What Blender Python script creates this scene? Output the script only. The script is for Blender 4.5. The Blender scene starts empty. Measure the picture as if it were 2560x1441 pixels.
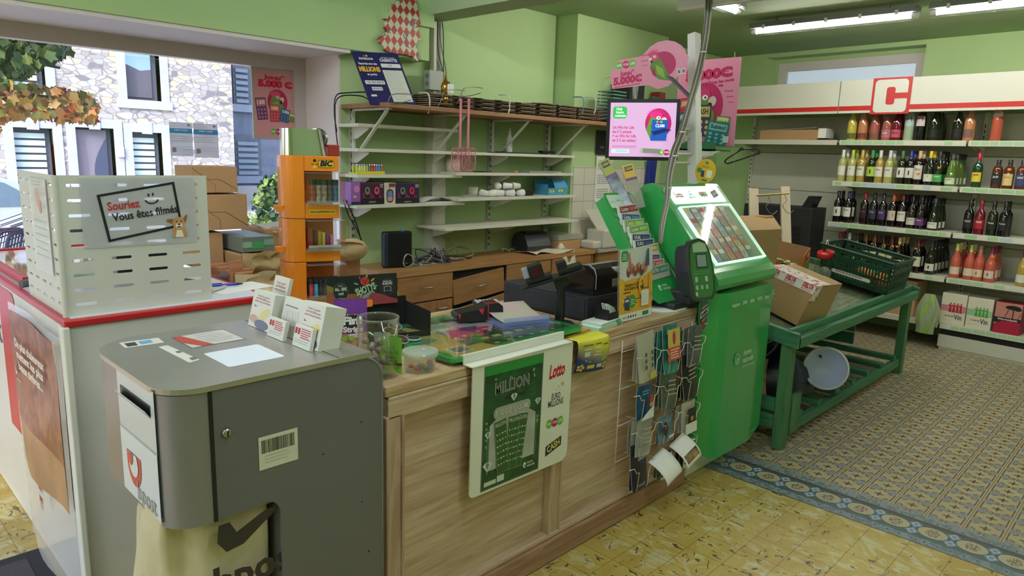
import bpy, bmesh, math, random
from mathutils import Vector, Matrix
S = bpy.context.scene
COL = S.collection
rnd = random.Random(7)
PI = math.pi
# ---------------------------------------------------------------- camera
W, H, FPX, CAMH = 2560, 1441, 1753.0, 1.6
PITCH, ROLL, HEAD = 0.187005, 0.0309828, 0.7692951
_fh = Vector((math.cos(HEAD), math.sin(HEAD), 0))
FWD = (_fh * math.cos(PITCH) - Vector((0, 0, 1)) * math.sin(PITCH)).normalized()
_r = FWD.cross(Vector((0, 0, 1))).normalized(); _u = _r.cross(FWD)
RIGHT = _r * math.cos(ROLL) + _u * math.sin(ROLL)
UP = _u * math.cos(ROLL) - _r * math.sin(ROLL)
EYE = Vector((0, 0, CAMH))
cd = bpy.data.cameras.new('camera'); cam = bpy.data.objects.new('camera', cd); COL.objects.link(cam)
cd.sensor_fit = 'HORIZONTAL'; cd.sensor_width = 36; cd.lens = FPX / W * 36; cd.clip_start = .05; cd.clip_end = 300
cam.matrix_world = Matrix(((RIGHT.x, UP.x, -FWD.x, 0), (RIGHT.y, UP.y, -FWD.y, 0), (RIGHT.z, UP.z, -FWD.z, CAMH), (0, 0, 0, 1)))
S.camera = cam
# ---------------------------------------------------------------- world, sun, exposure
S.view_settings.view_transform = 'Standard'; S.view_settings.look = 'None'
S.view_settings.exposure = 0.0; S.view_settings.gamma = 1.0; S.view_settings.use_curve_mapping = False
wd = bpy.data.worlds.new('sky'); S.world = wd; wd.use_nodes = True
nt = wd.node_tree; bg = nt.nodes['Background']
sk = nt.nodes.new('ShaderNodeTexSky'); sk.sky_type = 'NISHITA'; sk.sun_disc = False
sk.sun_elevation = math.radians(42); sk.sun_rotation = math.radians(230); sk.dust_density = 3.0; sk.air_density = 1.0
nt.links.new(sk.outputs[0], bg.inputs[0]); bg.inputs[1].default_value = 0.62
sl = bpy.data.lights.new('sun', 'SUN'); sl.energy = 1.75; sl.angle = math.radians(.6); sl.color = (1, .95, .87)
so = bpy.data.objects.new('sun', sl); COL.objects.link(so)
so.rotation_euler = Vector((.62, .50, -.42)).to_track_quat('-Z', 'Y').to_euler()

def ray(px, py): return FWD + RIGHT * ((px - W/2) / FPX) + UP * ((H/2 - py) / FPX)
def atZ(px, py, z): d = ray(px, py); return EYE + d * ((z - CAMH) / d.z)
def atX(px, py, x): d = ray(px, py); return EYE + d * (x / d.x)
def atY(px, py, y): d = ray(px, py); return EYE + d * (y / d.y)
def atD(px, py, k): return EYE + ray(px, py) * k

# ---------------------------------------------------------------- materials
MATS = {}
def lin(c):
    if isinstance(c, str):
        c = c.lstrip('#'); c = [int(c[i:i+2], 16) for i in (0, 2, 4)]
    return tuple(((v/255)/12.92 if v/255 <= .04045 else ((v/255+.055)/1.055)**2.4) for v in c)
class E:                                   # tiny expression builder for shader nodes
    def __init__(s, nt, k): s.nt, s.k = nt, k
    def _op(s, o, op, sw=False):
        n = s.nt.nodes.new('ShaderNodeMath'); n.operation = op
        a, b = (o, s) if sw else (s, o)
        for i, v in enumerate((a, b)):
            if isinstance(v, E): s.nt.links.new(v.k, n.inputs[i])
            elif v is not None: n.inputs[i].default_value = v
        return E(s.nt, n.outputs[0])
    def __add__(s, o): return s._op(o, 'ADD')
    __radd__ = __add__
    def __sub__(s, o): return s._op(o, 'SUBTRACT')
    def __rsub__(s, o): return s._op(o, 'SUBTRACT', True)
    def __mul__(s, o): return s._op(o, 'MULTIPLY')
    __rmul__ = __mul__
    def __truediv__(s, o): return s._op(o, 'DIVIDE')
    def lt(s, o): return s._op(o, 'LESS_THAN')
    def gt(s, o): return s._op(o, 'GREATER_THAN')
    def mn(s, o): return s._op(o, 'MINIMUM')
    def mx(s, o): return s._op(o, 'MAXIMUM')
    def fr(s): return s._op(None, 'FRACT')
    def ab(s): return s._op(None, 'ABSOLUTE')
    def fl(s): return s._op(None, 'FLOOR')
    def sin(s): return s._op(None, 'SINE')
    def sq(s): return s._op(None, 'SQRT')
def mat(name, col=(200, 200, 200), rough=.6, metal=0.0, noise=0.0, nscale=30, bump=0.0, bscale=80, emit=0.0, spec=.5, alpha=1.0, stretch=None, coat=0.0, col2=None, ndist=0.0, ndetail=4):
    if name in MATS: return MATS[name]
    m = bpy.data.materials.new(name); m.use_nodes = True; nt = m.node_tree
    b = nt.nodes['Principled BSDF']; c = (*lin(col), 1)
    b.inputs['Base Color'].default_value = c; b.inputs['Roughness'].default_value = rough; b.inputs['Metallic'].default_value = metal
    b.inputs['Specular IOR Level'].default_value = spec; b.inputs['Coat Weight'].default_value = coat
    if emit: b.inputs['Emission Color'].default_value = c; b.inputs['Emission Strength'].default_value = emit
    if alpha < 1: b.inputs['Alpha'].default_value = alpha
    tc = nt.nodes.new('ShaderNodeTexCoord'); mp = nt.nodes.new('ShaderNodeMapping'); nt.links.new(tc.outputs['Object'], mp.inputs[0])
    if stretch: mp.inputs['Scale'].default_value = stretch
    if noise or col2:
        n = nt.nodes.new('ShaderNodeTexNoise'); n.inputs['Scale'].default_value = nscale; n.inputs['Detail'].default_value = ndetail; n.inputs['Distortion'].default_value = ndist
        nt.links.new(mp.outputs[0], n.inputs['Vector'])
        r = nt.nodes.new('ShaderNodeValToRGB'); c2 = lin(col2) if col2 else tuple(x * (1 - noise) for x in c[:3])
        r.color_ramp.elements[0].position = .3; r.color_ramp.elements[1].position = .7
        r.color_ramp.elements[0].color = (*c2, 1); r.color_ramp.elements[1].color = c if col2 else (*[min(1, x * (1 + noise * .6)) for x in c[:3]], 1)
        nt.links.new(n.outputs[0], r.inputs[0]); nt.links.new(r.outputs[0], b.inputs['Base Color'])
    if bump:
        n = nt.nodes.new('ShaderNodeTexNoise'); n.inputs['Scale'].default_value = bscale; nt.links.new(mp.outputs[0], n.inputs['Vector'])
        bp = nt.nodes.new('ShaderNodeBump'); bp.inputs['Strength'].default_value = bump; bp.inputs['Distance'].default_value = .01
        nt.links.new(n.outputs[0], bp.inputs['Height']); nt.links.new(bp.outputs[0], b.inputs['Normal'])
    MATS[name] = m; return m
def ink(c):                                 # printed colour
    if not isinstance(c, str): c = '#%02x%02x%02x' % tuple(c)
    return mat('ink_' + c.lstrip('#'), c, rough=.45)
def clear(name, tint=(255, 255, 255), fac=.82, rough=.03, diff=None):   # thin clear plastic or glass: see-through plus gloss
    if name in MATS: return MATS[name]
    m = bpy.data.materials.new(name); m.use_nodes = True; nt = m.node_tree; nt.nodes.clear()
    o = nt.nodes.new('ShaderNodeOutputMaterial'); t = nt.nodes.new('ShaderNodeBsdfTransparent'); t.inputs[0].default_value = (*lin(tint), 1)
    g = nt.nodes.new('ShaderNodeBsdfGlossy'); g.inputs['Roughness'].default_value = rough; g.inputs[0].default_value = (1, 1, 1, 1)
    mx = nt.nodes.new('ShaderNodeMixShader'); lw = nt.nodes.new('ShaderNodeLayerWeight'); lw.inputs[0].default_value = .5
    fz = nt.nodes.new('ShaderNodeMath'); fz.operation = 'POWER'; fz.inputs[1].default_value = 3.5; nt.links.new(lw.outputs['Facing'], fz.inputs[0])
    fy = nt.nodes.new('ShaderNodeMath'); fy.operation = 'MULTIPLY_ADD'; fy.inputs[1].default_value = .75; fy.inputs[2].default_value = .035; nt.links.new(fz.outputs[0], fy.inputs[0])
    nt.links.new(fy.outputs[0], mx.inputs[0]); nt.links.new(t.outputs[0], mx.inputs[1]); nt.links.new(g.outputs[0], mx.inputs[2])
    last = mx
    if diff:
        d = nt.nodes.new('ShaderNodeBsdfDiffuse'); d.inputs[0].default_value = (*lin(diff), 1)
        m2 = nt.nodes.new('ShaderNodeMixShader'); m2.inputs[0].default_value = 1 - fac
        nt.links.new(mx.outputs[0], m2.inputs[1]); nt.links.new(d.outputs[0], m2.inputs[2]); last = m2
    nt.links.new(last.outputs[0], o.inputs[0]); MATS[name] = m; return m

def mixc(nt, f, a, b):                      # a, b: colours or sockets
    n = nt.nodes.new('ShaderNodeMix'); n.data_type = 'RGBA'
    nt.links.new(f.k if isinstance(f, E) else f, n.inputs[0])
    for i, v in ((6, a), (7, b)):
        if isinstance(v, (tuple, list)): n.inputs[i].default_value = (*v[:3], 1)
        else: nt.links.new(v, n.inputs[i])
    return n.outputs[2]
def base_nodes(name, rough=.5):
    m = bpy.data.materials.new(name); m.use_nodes = True; nt = m.node_tree; b = nt.nodes['Principled BSDF']; b.inputs['Roughness'].default_value = rough
    tc = nt.nodes.new('ShaderNodeTexCoord'); sp = nt.nodes.new('ShaderNodeSeparateXYZ'); nt.links.new(tc.outputs['Object'], sp.inputs[0])
    MATS[name] = m
    return m, nt, b, tc.outputs['Object'], [E(nt, sp.outputs[i]) for i in range(3)]
def noise_node(nt, vec, scale, detail=4, dist=0, sc=None):
    if sc:
        mp = nt.nodes.new('ShaderNodeMapping'); mp.inputs['Scale'].default_value = sc; nt.links.new(vec, mp.inputs[0]); vec = mp.outputs[0]
    n = nt.nodes.new('ShaderNodeTexNoise'); n.inputs['Scale'].default_value = scale; n.inputs['Detail'].default_value = detail; n.inputs['Distortion'].default_value = dist
    nt.links.new(vec, n.inputs['Vector']); return E(nt, n.outputs[0])

# ---------------------------------------------------------------- mesh builder
def rotz(a): return Matrix.Rotation(a, 4, 'Z')
def T(x, y, z): return Matrix.Translation((x, y, z))
def basis(o, u, v):                         # local x=u, y=v, z=normal
    u = Vector(u).normalized(); v = Vector(v); n = u.cross(v).normalized(); v = n.cross(u)
    return Matrix(((u.x, v.x, n.x, o[0]), (u.y, v.y, n.y, o[1]), (u.z, v.z, n.z, o[2]), (0, 0, 0, 1)))
class MB:
    def __init__(s): s.v = []; s.f = []; s.m = []; s.sm = []; s.mats = []
    def mi(s, m):
        if m not in s.mats: s.mats.append(m)
        return s.mats.index(m)
    def add(s, vs, fs, m, smooth=False, M=None):
        k = len(s.v); i = s.mi(m)
        s.v += [tuple(M @ Vector(p)) if M else tuple(p) for p in vs]
        s.f += [tuple(q + k for q in f) for f in fs]; s.m += [i] * len(fs); s.sm += [smooth] * len(fs)
        return s
    def box(s, c, d, m, M=None, taper=None):
        x, y, z = c; a, b, h = d[0]/2, d[1]/2, d[2]/2; t = taper or (1, 1)
        vs = [(x-a, y-b, z-h), (x+a, y-b, z-h), (x+a, y+b, z-h), (x-a, y+b, z-h), (x-a*t[0], y-b*t[1], z+h), (x+a*t[0], y-b*t[1], z+h), (x+a*t[0], y+b*t[1], z+h), (x-a*t[0], y+b*t[1], z+h)]
        return s.add(vs, [(3, 2, 1, 0), (4, 5, 6, 7), (0, 1, 5, 4), (1, 2, 6, 5), (2, 3, 7, 6), (3, 0, 4, 7)], m, False, M)
    def bb(s, x0, x1, y0, y1, z0, z1, m, M=None): return s.box(((x0+x1)/2, (y0+y1)/2, (z0+z1)/2), (abs(x1-x0), abs(y1-y0), abs(z1-z0)), m, M)
    def prism(s, pts, h0, h1, m, M=None, smooth=False, mtop=None):       # outline in xy, extruded along z
        n = len(pts); a = sum(pts[i][0]*pts[(i+1) % n][1]-pts[(i+1) % n][0]*pts[i][1] for i in range(n))
        if a < 0: pts = pts[::-1]
        vs = [(p[0], p[1], h0) for p in pts] + [(p[0], p[1], h1) for p in pts]
        s.add(vs, [(i, (i+1) % n, n+(i+1) % n, n+i) for i in range(n)], m, smooth, M)
        s.add(vs, [tuple(range(n))[::-1]], m, False, M); s.add(vs, [tuple(range(n, 2*n))], mtop or m, False, M)
        return s
    def lathe(s, prof, m, seg=20, M=None, smooth=True, a0=0, a1=2*PI, caps=False):    # prof: (r, z)
        n = len(prof); full = abs(a1-a0-2*PI) < 1e-6; k = seg if full else seg+1; vs = []
        for i in range(k):
            a = a0+(a1-a0)*i/seg
            vs += [(r*math.cos(a), r*math.sin(a), z) for r, z in prof]
        fs = [(i*n+j, ((i+1) % k)*n+j, ((i+1) % k)*n+j+1, i*n+j+1) for i in range(seg) for j in range(n-1)]
        return s.add(vs, fs, m, smooth, M)
    def cyl(s, p, q, r, m, seg=12, r2=None, M=None, smooth=True, cap=True):
        p, q = Vector(p), Vector(q); d = q-p; L = d.length
        R = Matrix.Translation(p) @ d.to_track_quat('Z', 'Y').to_matrix().to_4x4(); R = M @ R if M else R; r2 = r if r2 is None else r2
        s.lathe([(r, 0), (r2, L)], m, seg, R, smooth)
        if cap:
            for rr, z, rev in ((r, 0, True), (r2, L, False)):
                vs = [(rr*math.cos(2*PI*i/seg), rr*math.sin(2*PI*i/seg), z) for i in range(seg)]; f = tuple(range(seg)); s.add(vs, [f[::-1] if rev else f], m, False, R)
        return s
    def tube(s, pts, r, m, seg=6, M=None, curve=True, steps=6):
        P = [Vector(p) for p in pts]
        if curve and len(P) > 2:
            Q = []; PP = [P[0]*2-P[1]] + P + [P[-1]*2-P[-2]]
            for i in range(1, len(PP)-2):
                a, b, c, d = PP[i-1:i+3]
                for k in range(steps):
                    t = k/steps; Q.append(.5*((2*b)+(c-a)*t+(2*a-5*b+4*c-d)*t*t+(3*b-a-3*c+d)*t**3))
            Q.append(P[-1]); P = Q
        n = len(P); vs = []; up = Vector((0, 0, 1))
        for i, p in enumerate(P):
            d = (P[min(i+1, n-1)]-P[max(i-1, 0)]).normalized()
            a = d.cross(up)
            if a.length < .1: a = d.cross(Vector((1, 0, 0)))
            a.normalize(); b = d.cross(a); up = a.cross(d) if abs(d.z) < .95 else up
            for k in range(seg): t = 2*PI*k/seg; vs.append(p+a*(r*math.cos(t))+b*(r*math.sin(t)))
        fs = [(i*seg+k, i*seg+(k+1) % seg, (i+1)*seg+(k+1) % seg, (i+1)*seg+k) for i in range(n-1) for k in range(seg)]
        fs += [tuple(range(seg))[::-1], tuple(range((n-1)*seg, n*seg))]
        return s.add(vs, fs, m, True, M)
    def grid(s, fn, nu, nv, m, M=None, smooth=True, mfn=None):
        vs = [fn(i/nu, j/nv) for j in range(nv+1) for i in range(nu+1)]
        for j in range(nv):
            for i in range(nu):
                pass
        fs = [(j*(nu+1)+i, j*(nu+1)+i+1, (j+1)*(nu+1)+i+1, (j+1)*(nu+1)+i) for j in range(nv) for i in range(nu)]
        if not mfn: return s.add(vs, fs, m, smooth, M)
        k = len(s.v); s.v += [tuple(M @ Vector(p)) if M else tuple(p) for p in vs]
        for q, f in enumerate(fs):
            i, j = q % nu, q // nu; s.f.append(tuple(x+k for x in f)); s.m.append(s.mi(mfn((i+.5)/nu, (j+.5)/nv))); s.sm.append(smooth)
        return s
    def sph(s, c, r, m, seg=12, rings=8, M=None, sc=(1, 1, 1)):
        prof = [(math.sin(PI*i/rings)*r, -math.cos(PI*i/rings)*r) for i in range(rings+1)]
        X = T(*c) @ Matrix.Diagonal((*sc, 1)); return s.lathe(prof, m, seg, M @ X if M else X)
    def build(s, name, parent=None, loc=None, rot=None, bevel=0, solid=0, seg=2, hide=False):
        me = bpy.data.meshes.new(name); me.from_pydata(s.v, [], s.f)
        for m in s.mats: me.materials.append(m)
        me.polygons.foreach_set('material_index', s.m); me.polygons.foreach_set('use_smooth', s.sm); me.update()
        o = bpy.data.objects.new(name, me); COL.objects.link(o)
        if parent: o.parent = parent
        if loc: o.location = loc
        if rot: o.rotation_euler = rot
        if solid: q = o.modifiers.new('s', 'SOLIDIFY'); q.thickness = solid; q.offset = 0
        if bevel: q = o.modifiers.new('b', 'BEVEL'); q.width = bevel; q.segments = seg; q.limit_method = 'ANGLE'; q.angle_limit = .7
        return o
    def wb(s, name, parent, **k):          # built in room coordinates, stored relative to its thing
        Mi = (Matrix.Translation(parent.location) @ Matrix.Rotation(parent.rotation_euler.z, 4, 'Z')).inverted()
        s.v = [tuple(Mi @ Vector(p)) for p in s.v]; return s.build(name, parent, **k)
def rrect(w, h, r, n=4, c=(0, 0), rs=None):
    rs = rs or (r, r, r, r); pts = []
    for k, (sx, sy) in enumerate(((1, 1), (-1, 1), (-1, -1), (1, -1))):
        q = rs[k]
        if q <= 0: pts.append((c[0]+sx*w/2, c[1]+sy*h/2)); continue
        for i in range(n+1): a = PI/2*(k+i/n); pts.append((c[0]+sx*(w/2-q)+q*math.cos(a), c[1]+sy*(h/2-q)+q*math.sin(a)))
    return pts
# ---------------------------------------------------------------- print: flat layers of ink on a surface
_tc = {}
def glyphs(txt, bold):
    if (txt, bold) in _tc: return _tc[(txt, bold)]
    cu = bpy.data.curves.new('t', 'FONT'); cu.body = txt; cu.size = 1; cu.offset = bold; cu.resolution_u = 2; cu.align_x = 'CENTER'; cu.align_y = 'CENTER'
    ob = bpy.data.objects.new('t', cu); COL.objects.link(ob); dg = bpy.context.evaluated_depsgraph_get(); dg.update()
    me = ob.evaluated_get(dg).to_mesh(); vs = [tuple(v.co) for v in me.vertices]; fs = [tuple(p.vertices) for p in me.polygons]
    ob.evaluated_get(dg).to_mesh_clear(); bpy.data.objects.remove(ob); bpy.data.curves.remove(cu)
    _tc[(txt, bold)] = (vs, fs); return vs, fs
class Art:
    """flat artwork, u right and v up in metres from the lower left corner; each call lies a hair above the last"""
    def __init__(s, M, mb=None, eps=.00035): s.mb = mb or MB(); s.M = M; s.z = eps; s.e = eps; s.L = []
    def up(s): pass
    def lvl(s, pts):                       # one level above whatever this shape overlaps
        x0 = min(p[0] for p in pts); x1 = max(p[0] for p in pts); y0 = min(p[1] for p in pts); y1 = max(p[1] for p in pts); k = 0
        for q in s.L:
            if q[4] >= k and q[0] < x1 and q[1] > x0 and q[2] < y1 and q[3] > y0: k = q[4]+1
        s.L.append((x0, x1, y0, y1, k)); return s.z+k*s.e
    def poly(s, pts, c, keep=False):
        n = len(pts); a = sum(pts[i][0]*pts[(i+1) % n][1]-pts[(i+1) % n][0]*pts[i][1] for i in range(n))
        if a < 0: pts = pts[::-1]
        z = s.lvl(pts); s.mb.add([(p[0], p[1], z) for p in pts], [tuple(range(n))], c if not isinstance(c, (str, tuple)) else ink(c), False, s.M)
        return s
    def rect(s, u0, v0, u1, v1, c, keep=False): return s.poly([(u0, v0), (u1, v0), (u1, v1), (u0, v1)], c, keep)
    def rr(s, u0, v0, u1, v1, r, c): return s.poly(rrect(u1-u0, v1-v0, r, 4, ((u0+u1)/2, (v0+v1)/2)), c)
    def ell(s, u, v, a, b, c, n=22, rot=0):
        cr, sr = math.cos(rot), math.sin(rot); P = []
        for i in range(n): t = 2*PI*i/n; x, y = a*math.cos(t), b*math.sin(t); P.append((u+x*cr-y*sr, v+x*sr+y*cr))
        return s.poly(P, c)
    def text(s, t, u, v, size, c, w=None, bold=.012, rot=0, shear=0, sx=1):
        euro = '€' in t; vs, fs = glyphs(t.replace('€', 'C'), bold)
        if not vs: return s
        xs = [p[0] for p in vs]; ww = max(xs)-min(xs); k = size
        kx = (w/ww) if w else k*sx
        cr, sr = math.cos(rot), math.sin(rot); Q = []
        for p in vs: x, y = p[0]*kx+p[1]*k*shear, p[1]*k; Q.append((u+x*cr-y*sr, v+x*sr+y*cr))
        z = s.lvl(Q); Q = [(p[0], p[1], z) for p in Q]
        if euro and t[-1] == '€':
            for yy in (.06, -.13):
                xr = max(xs); P = [(xr-.74, yy), (xr-.24, yy), (xr-.24, yy+.08), (xr-.74, yy+.08)]; k2 = len(Q)
                Q += [(u+(x*kx+y*k*shear)*cr-y*k*sr, v+(x*kx+y*k*shear)*sr+y*k*cr, z+s.e*.5) for x, y in P]; fs = fs+[(k2, k2+1, k2+2, k2+3)]
        s.mb.add(Q, fs, c if not isinstance(c, (str, tuple)) else ink(c), False, s.M); s.up(); return s
    def lines(s, u0, v0, u1, n, dv, h, c, jag=.25):      # rows of small print too small to read
        for i in range(n):
            s.rect(u0, v0-i*dv-h, u1-(u1-u0)*jag*rnd.random(), v0-i*dv, c, True)
        s.up(); return s
def root(name, loc, label, cat, group=None, rz=0, kind=None):
    o = bpy.data.objects.new(name, None); o.empty_display_size = .05; COL.objects.link(o); o.location = loc; o.rotation_euler = (0, 0, rz)
    return tag(o, label, cat, group, kind)
def tag(o, label=None, cat=None, group=None, kind=None):
    if label: o['label'] = label
    if cat: o['category'] = cat
    if group: o['group'] = group
    if kind: o['kind'] = kind
    return o
def st(o): o['kind'] = 'structure'; return o
def clone(r, loc, rz=None, label=None, parent=None, M=None):
    c = r.copy(); COL.objects.link(c); c.location = loc
    if rz is not None: c.rotation_euler = (0, 0, rz)
    if label: c['label'] = label
    for ch in r.children:
        k = ch.copy(); COL.objects.link(k); k.parent = c
        for g in ch.children: q = g.copy(); COL.objects.link(q); q.parent = k
    return c
GD = Vector((.0708, .9975, 0)); GN = Vector((.9975, -.0708, 0)); GB = Vector((7.062, 1.489, 0)); GA = math.asin(-.0708)
def G(px, py, off=0): d = ray(px, py); return EYE + d * ((GN.dot(GB) + off - GN.dot(EYE)) / GN.dot(d))
def gp(s, off, z): return GB + GD * s + GN * off + Vector((0, 0, z))   # s along the bottle wall (to the left), off = depth behind its front
GM = Matrix(((-GD.x, GN.x, 0, GB.x), (-GD.y, GN.y, 0, GB.y), (0, 0, 1, 0), (0, 0, 0, 1)))    # local x = to the right along it, y = back, z = up

white = mat('white_paint', (232, 234, 228), .45); white_metal = mat('white_metal', (226, 228, 222), .35, noise=.04, nscale=6)
black = mat('black_plastic', (22, 23, 26), .35); blackm = mat('matt_black', (30, 30, 33), .6, noise=.1); grey = mat('grey_plastic', (120, 122, 124), .5)
chrome = mat('chrome', (215, 218, 220), .08, 1.0); steel = mat('brushed_steel', (165, 166, 166), .3, 1.0)
card = mat('cardboard', (184, 146, 104), .85, noise=.06, nscale=5, bump=.1, bscale=60); card_in = mat('cardboard_inside', (170, 134, 94), .9)
paper = mat('paper', (238, 237, 232), .6); pagee = mat('page_edges', (214, 214, 204), .8, noise=.2, nscale=300, stretch=(1, 60, 1))
red = mat('red_laminate', (196, 40, 44), .35); orange_sticker = ink('#f58a2a')
glass = clear('clear_glass'); acryl = clear('clear_acrylic', diff=(235, 245, 245), fac=.9)
# ================================================================ the room
def green_mat(name, c, rough=.75):
    return mat(name, c, rough, noise=.035, nscale=1.6, bump=.05, bscale=220)
wallg = green_mat('green_wall_paint', (176, 204, 146)); ceilg = green_mat('green_ceiling_paint', (158, 182, 136)); lilac = mat('white_reveal_paint', (222, 214, 214), .6, noise=.03, nscale=3)
beamg = green_mat('beam_paint', (176, 196, 160))
# yellow vinyl tiles
m, nt, b, vec, (x, y, z) = base_nodes('yellow_floor_tiles', .38)
tx = ((x-3.094)/.154); ty = ((y-1.165)/.1607)
n1 = noise_node(nt, vec, 3.2, 4, 1.2, (1, 1.9, 1)); n2 = noise_node(nt, vec, 6.5, 4, 2.0, (1.6, 1, 1)); n3 = noise_node(nt, vec, 2.2, 2)
off = E(nt, vec); cell = (tx.fl()*3.17+ty.fl()*7.31).sin()
cA = mixc(nt, ((n1-.40)*3).mn(1).mx(0), lin((184, 158, 76)), lin((204, 184, 108)))
cB = mixc(nt, ((n2-.52)*9).mn(1).mx(0)*.7, cA, lin((206, 206, 166)))
w1 = noise_node(nt, vec, 9, 3, 2.4, (1, 2.4, 1)); w2 = noise_node(nt, vec, 9, 3, 2.4, (2.6, 1, 1)); sel = cell.gt(0)
dk = (w1*sel+w2*(1-sel)); cC = mixc(nt, ((dk-.625)*34).mn(1).mx(0)*.85, cB, lin((54, 52, 42)))
cD = mixc(nt, (cell*.5+.5)*.12, cC, lin((160, 124, 60)))
ed = (tx.fr()-.5).ab().mx((ty.fr()-.5).ab()).gt(.4925)
cE = mixc(nt, ed*.8, cD, lin((92, 76, 40)))
nt.links.new(cE, b.inputs['Base Color'])
# patterned cement tiles
m2, nt, b, vec, (x, y, z) = base_nodes('patterned_cement_tiles', .45)
u = ((x-3.56)/.132).fr()-.5; v = ((y-1.451)/.15).fr()-.5; ux = u.ab(); vx = v.ab()
beige, brown, blue = lin((178, 164, 122)), lin((88, 70, 62)), lin((134, 146, 156))
nz = noise_node(nt, vec, 3, 3); fine = noise_node(nt, vec, 90, 3)
c = mixc(nt, nz, lin((168, 152, 110)), lin((190, 178, 138)))
rr_ = (u*u+v*v).sq()
d1 = ux+vx*.75                                   # diamond distance
cor = d1.gt(.50)                                 # corner fields
c = mixc(nt, cor*(fine.gt(.46)), c, blue)
c = mixc(nt, cor*(fine.lt(.40)), c, brown)
ring = d1.gt(.43)*d1.lt(.5)*(((u.ab()*17).sin()*(v.ab()*17).sin()).ab().gt(.25)); c = mixc(nt, ring, c, brown)
pet = ((ux*1.0).lt(.20)*vx.lt(.045-ux*.15)).mx(vx.lt(.15)*ux.lt(.07-vx*.3)).mx(rr_.lt(.05)); c = mixc(nt, pet, c, lin((84, 64, 62)))
ln = (vx.gt(.405)*vx.lt(.44)); c = mixc(nt, ln*(ux.lt(.36)), c, brown)
c = mixc(nt, vx.gt(.45), c, lin((186, 168, 122)))
c = mixc(nt, vx.gt(.488), c, lin((120, 98, 70)))
c = mixc(nt, ux.gt(.488)*.6, c, lin((112, 96, 74)))
c = mixc(nt, noise_node(nt, vec, 1.1, 3)*.25, c, lin((120, 110, 84)))
nt.links.new(c, b.inputs['Base Color'])
# blue border strip
m3, nt, b, vec, (x, y, z) = base_nodes('blue_border_tiles', .4)
s = (x-3.25)/.29; v = ((y-1.163)/.152).fr()-.5; vx = v.ab(); s2 = (s-.5); sx = s2.ab()
c = mixc(nt, noise_node(nt, vec, 26, 2).gt(.5), lin((104, 122, 126)), lin((126, 142, 148)))
small = (((y-1.163)/.05).fr()-.5).ab()
oc = sx.gt(.29)*sx.lt(.46); c = mixc(nt, oc*((small*.35+(sx-.375).ab()).lt(.075)), c, lin((150, 158, 156)))
c = mixc(nt, oc*((small*.35+(sx-.375).ab()).lt(.06)), c, lin((92, 108, 116)))
mid = sx.lt(.25); c = mixc(nt, mid, c, lin((84, 108, 108)))
wob = ((sx*1.0-.20+vx*vx*.75)*95).sin().gt(.1); c = mixc(nt, mid*wob, c, lin((58, 82, 88)))
el = (s2*s2*32+v*v*6.8).lt(1); c = mixc(nt, el*mid, c, lin((178, 168, 134)))
fl = (s2*s2*60+v*v*30).lt(1)*(noise_node(nt, vec, 110, 2).gt(.5)); c = mixc(nt, fl, c, lin((112, 92, 84)))
v2 = .5-vx; lf = ((sx-.13).ab()*1.4+v2).lt(.19); c = mixc(nt, lf*mid, c, lin((112, 134, 156)))
lf = (((sx-.13).ab()*1.6+v2)-.11).ab().lt(.022); c = mixc(nt, lf*mid, c, lin((188, 198, 206)))
c = mixc(nt, (sx-.272).ab().lt(.012), c, lin((60, 66, 62)))
c = mixc(nt, (s-.775).ab().lt(.042), c, lin((84, 74, 62)))
c = mixc(nt, s.lt(.02), c, lin((60, 58, 46)))
nt.links.new(c, b.inputs['Base Color'])
b_ = MB(); b_.bb(-2.6, 3.25, -2.6, 5.0, -.06, 0, m); st(b_.build('floor'))
b_ = MB(); b_.bb(3.25, 3.54, -2.6, 5.0, -.06, 0, m3); st(b_.build('floor'))
b_ = MB(); b_.bb(3.54, 8.4, -2.6, 5.0, -.06, 0, m2); st(b_.build('floor'))
# window wall with a deep reveal, and the boxed lintel above it
Yw = 4.244
b_ = MB()
b_.bb(2.664, 3.56, Yw, 4.9, 0, 3.1, wallg); b_.bb(-2.6, 2.664, Yw, 4.9, 2.245, 3.1, wallg); b_.bb(-2.6, 2.664, Yw+.3, 4.9, 0, .52, lilac); b_.bb(-2.6, -2.2, Yw, 4.9, .5, 2.3, wallg)
st(b_.build('wall_left'))
b_ = MB(); b_.bb(2.6645, 2.6485, Yw-.002, 4.74, .52, 2.243, lilac); b_.bb(-2.2, 2.662, 4.11, 4.74, 2.2445, 2.222, lilac); b_.bb(-2.2, 2.664, 4.4, 4.9, .49, .525, lilac)
st(b_.build('trim_1'))                          # painted reveal
b_ = MB(); b_.bb(-2.6, 3.31, 4.1, Yw, 2.245, 3.1, wallg); b_.bb(2.9, 3.33, 4.07, Yw, 2.47, 2.56, wallg)
st(b_.build('wall_left'))
# window frame and pane
b_ = MB(); fm = mat('window_frame', (190, 180, 178), .4)
b_.bb(2.56, 2.648, 4.66, 4.74, .525, 2.222, fm); b_.bb(-2.2, 2.56, 4.66, 4.74, 2.135, 2.222, fm); b_.bb(-2.2, 2.56, 4.66, 4.74, .525, .60, fm)
b_.bb(2.53, 2.56, 4.69, 4.72, .6, 2.135, mat('window_gasket', (235, 235, 240), .3))
wf = st(b_.build('window_1')); b_ = MB(); b_.bb(-2.2, 2.53, 4.70, 4.706, .6, 2.115, clear('window_pane', (246, 249, 255))); b_.build('pane', wf)
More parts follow.
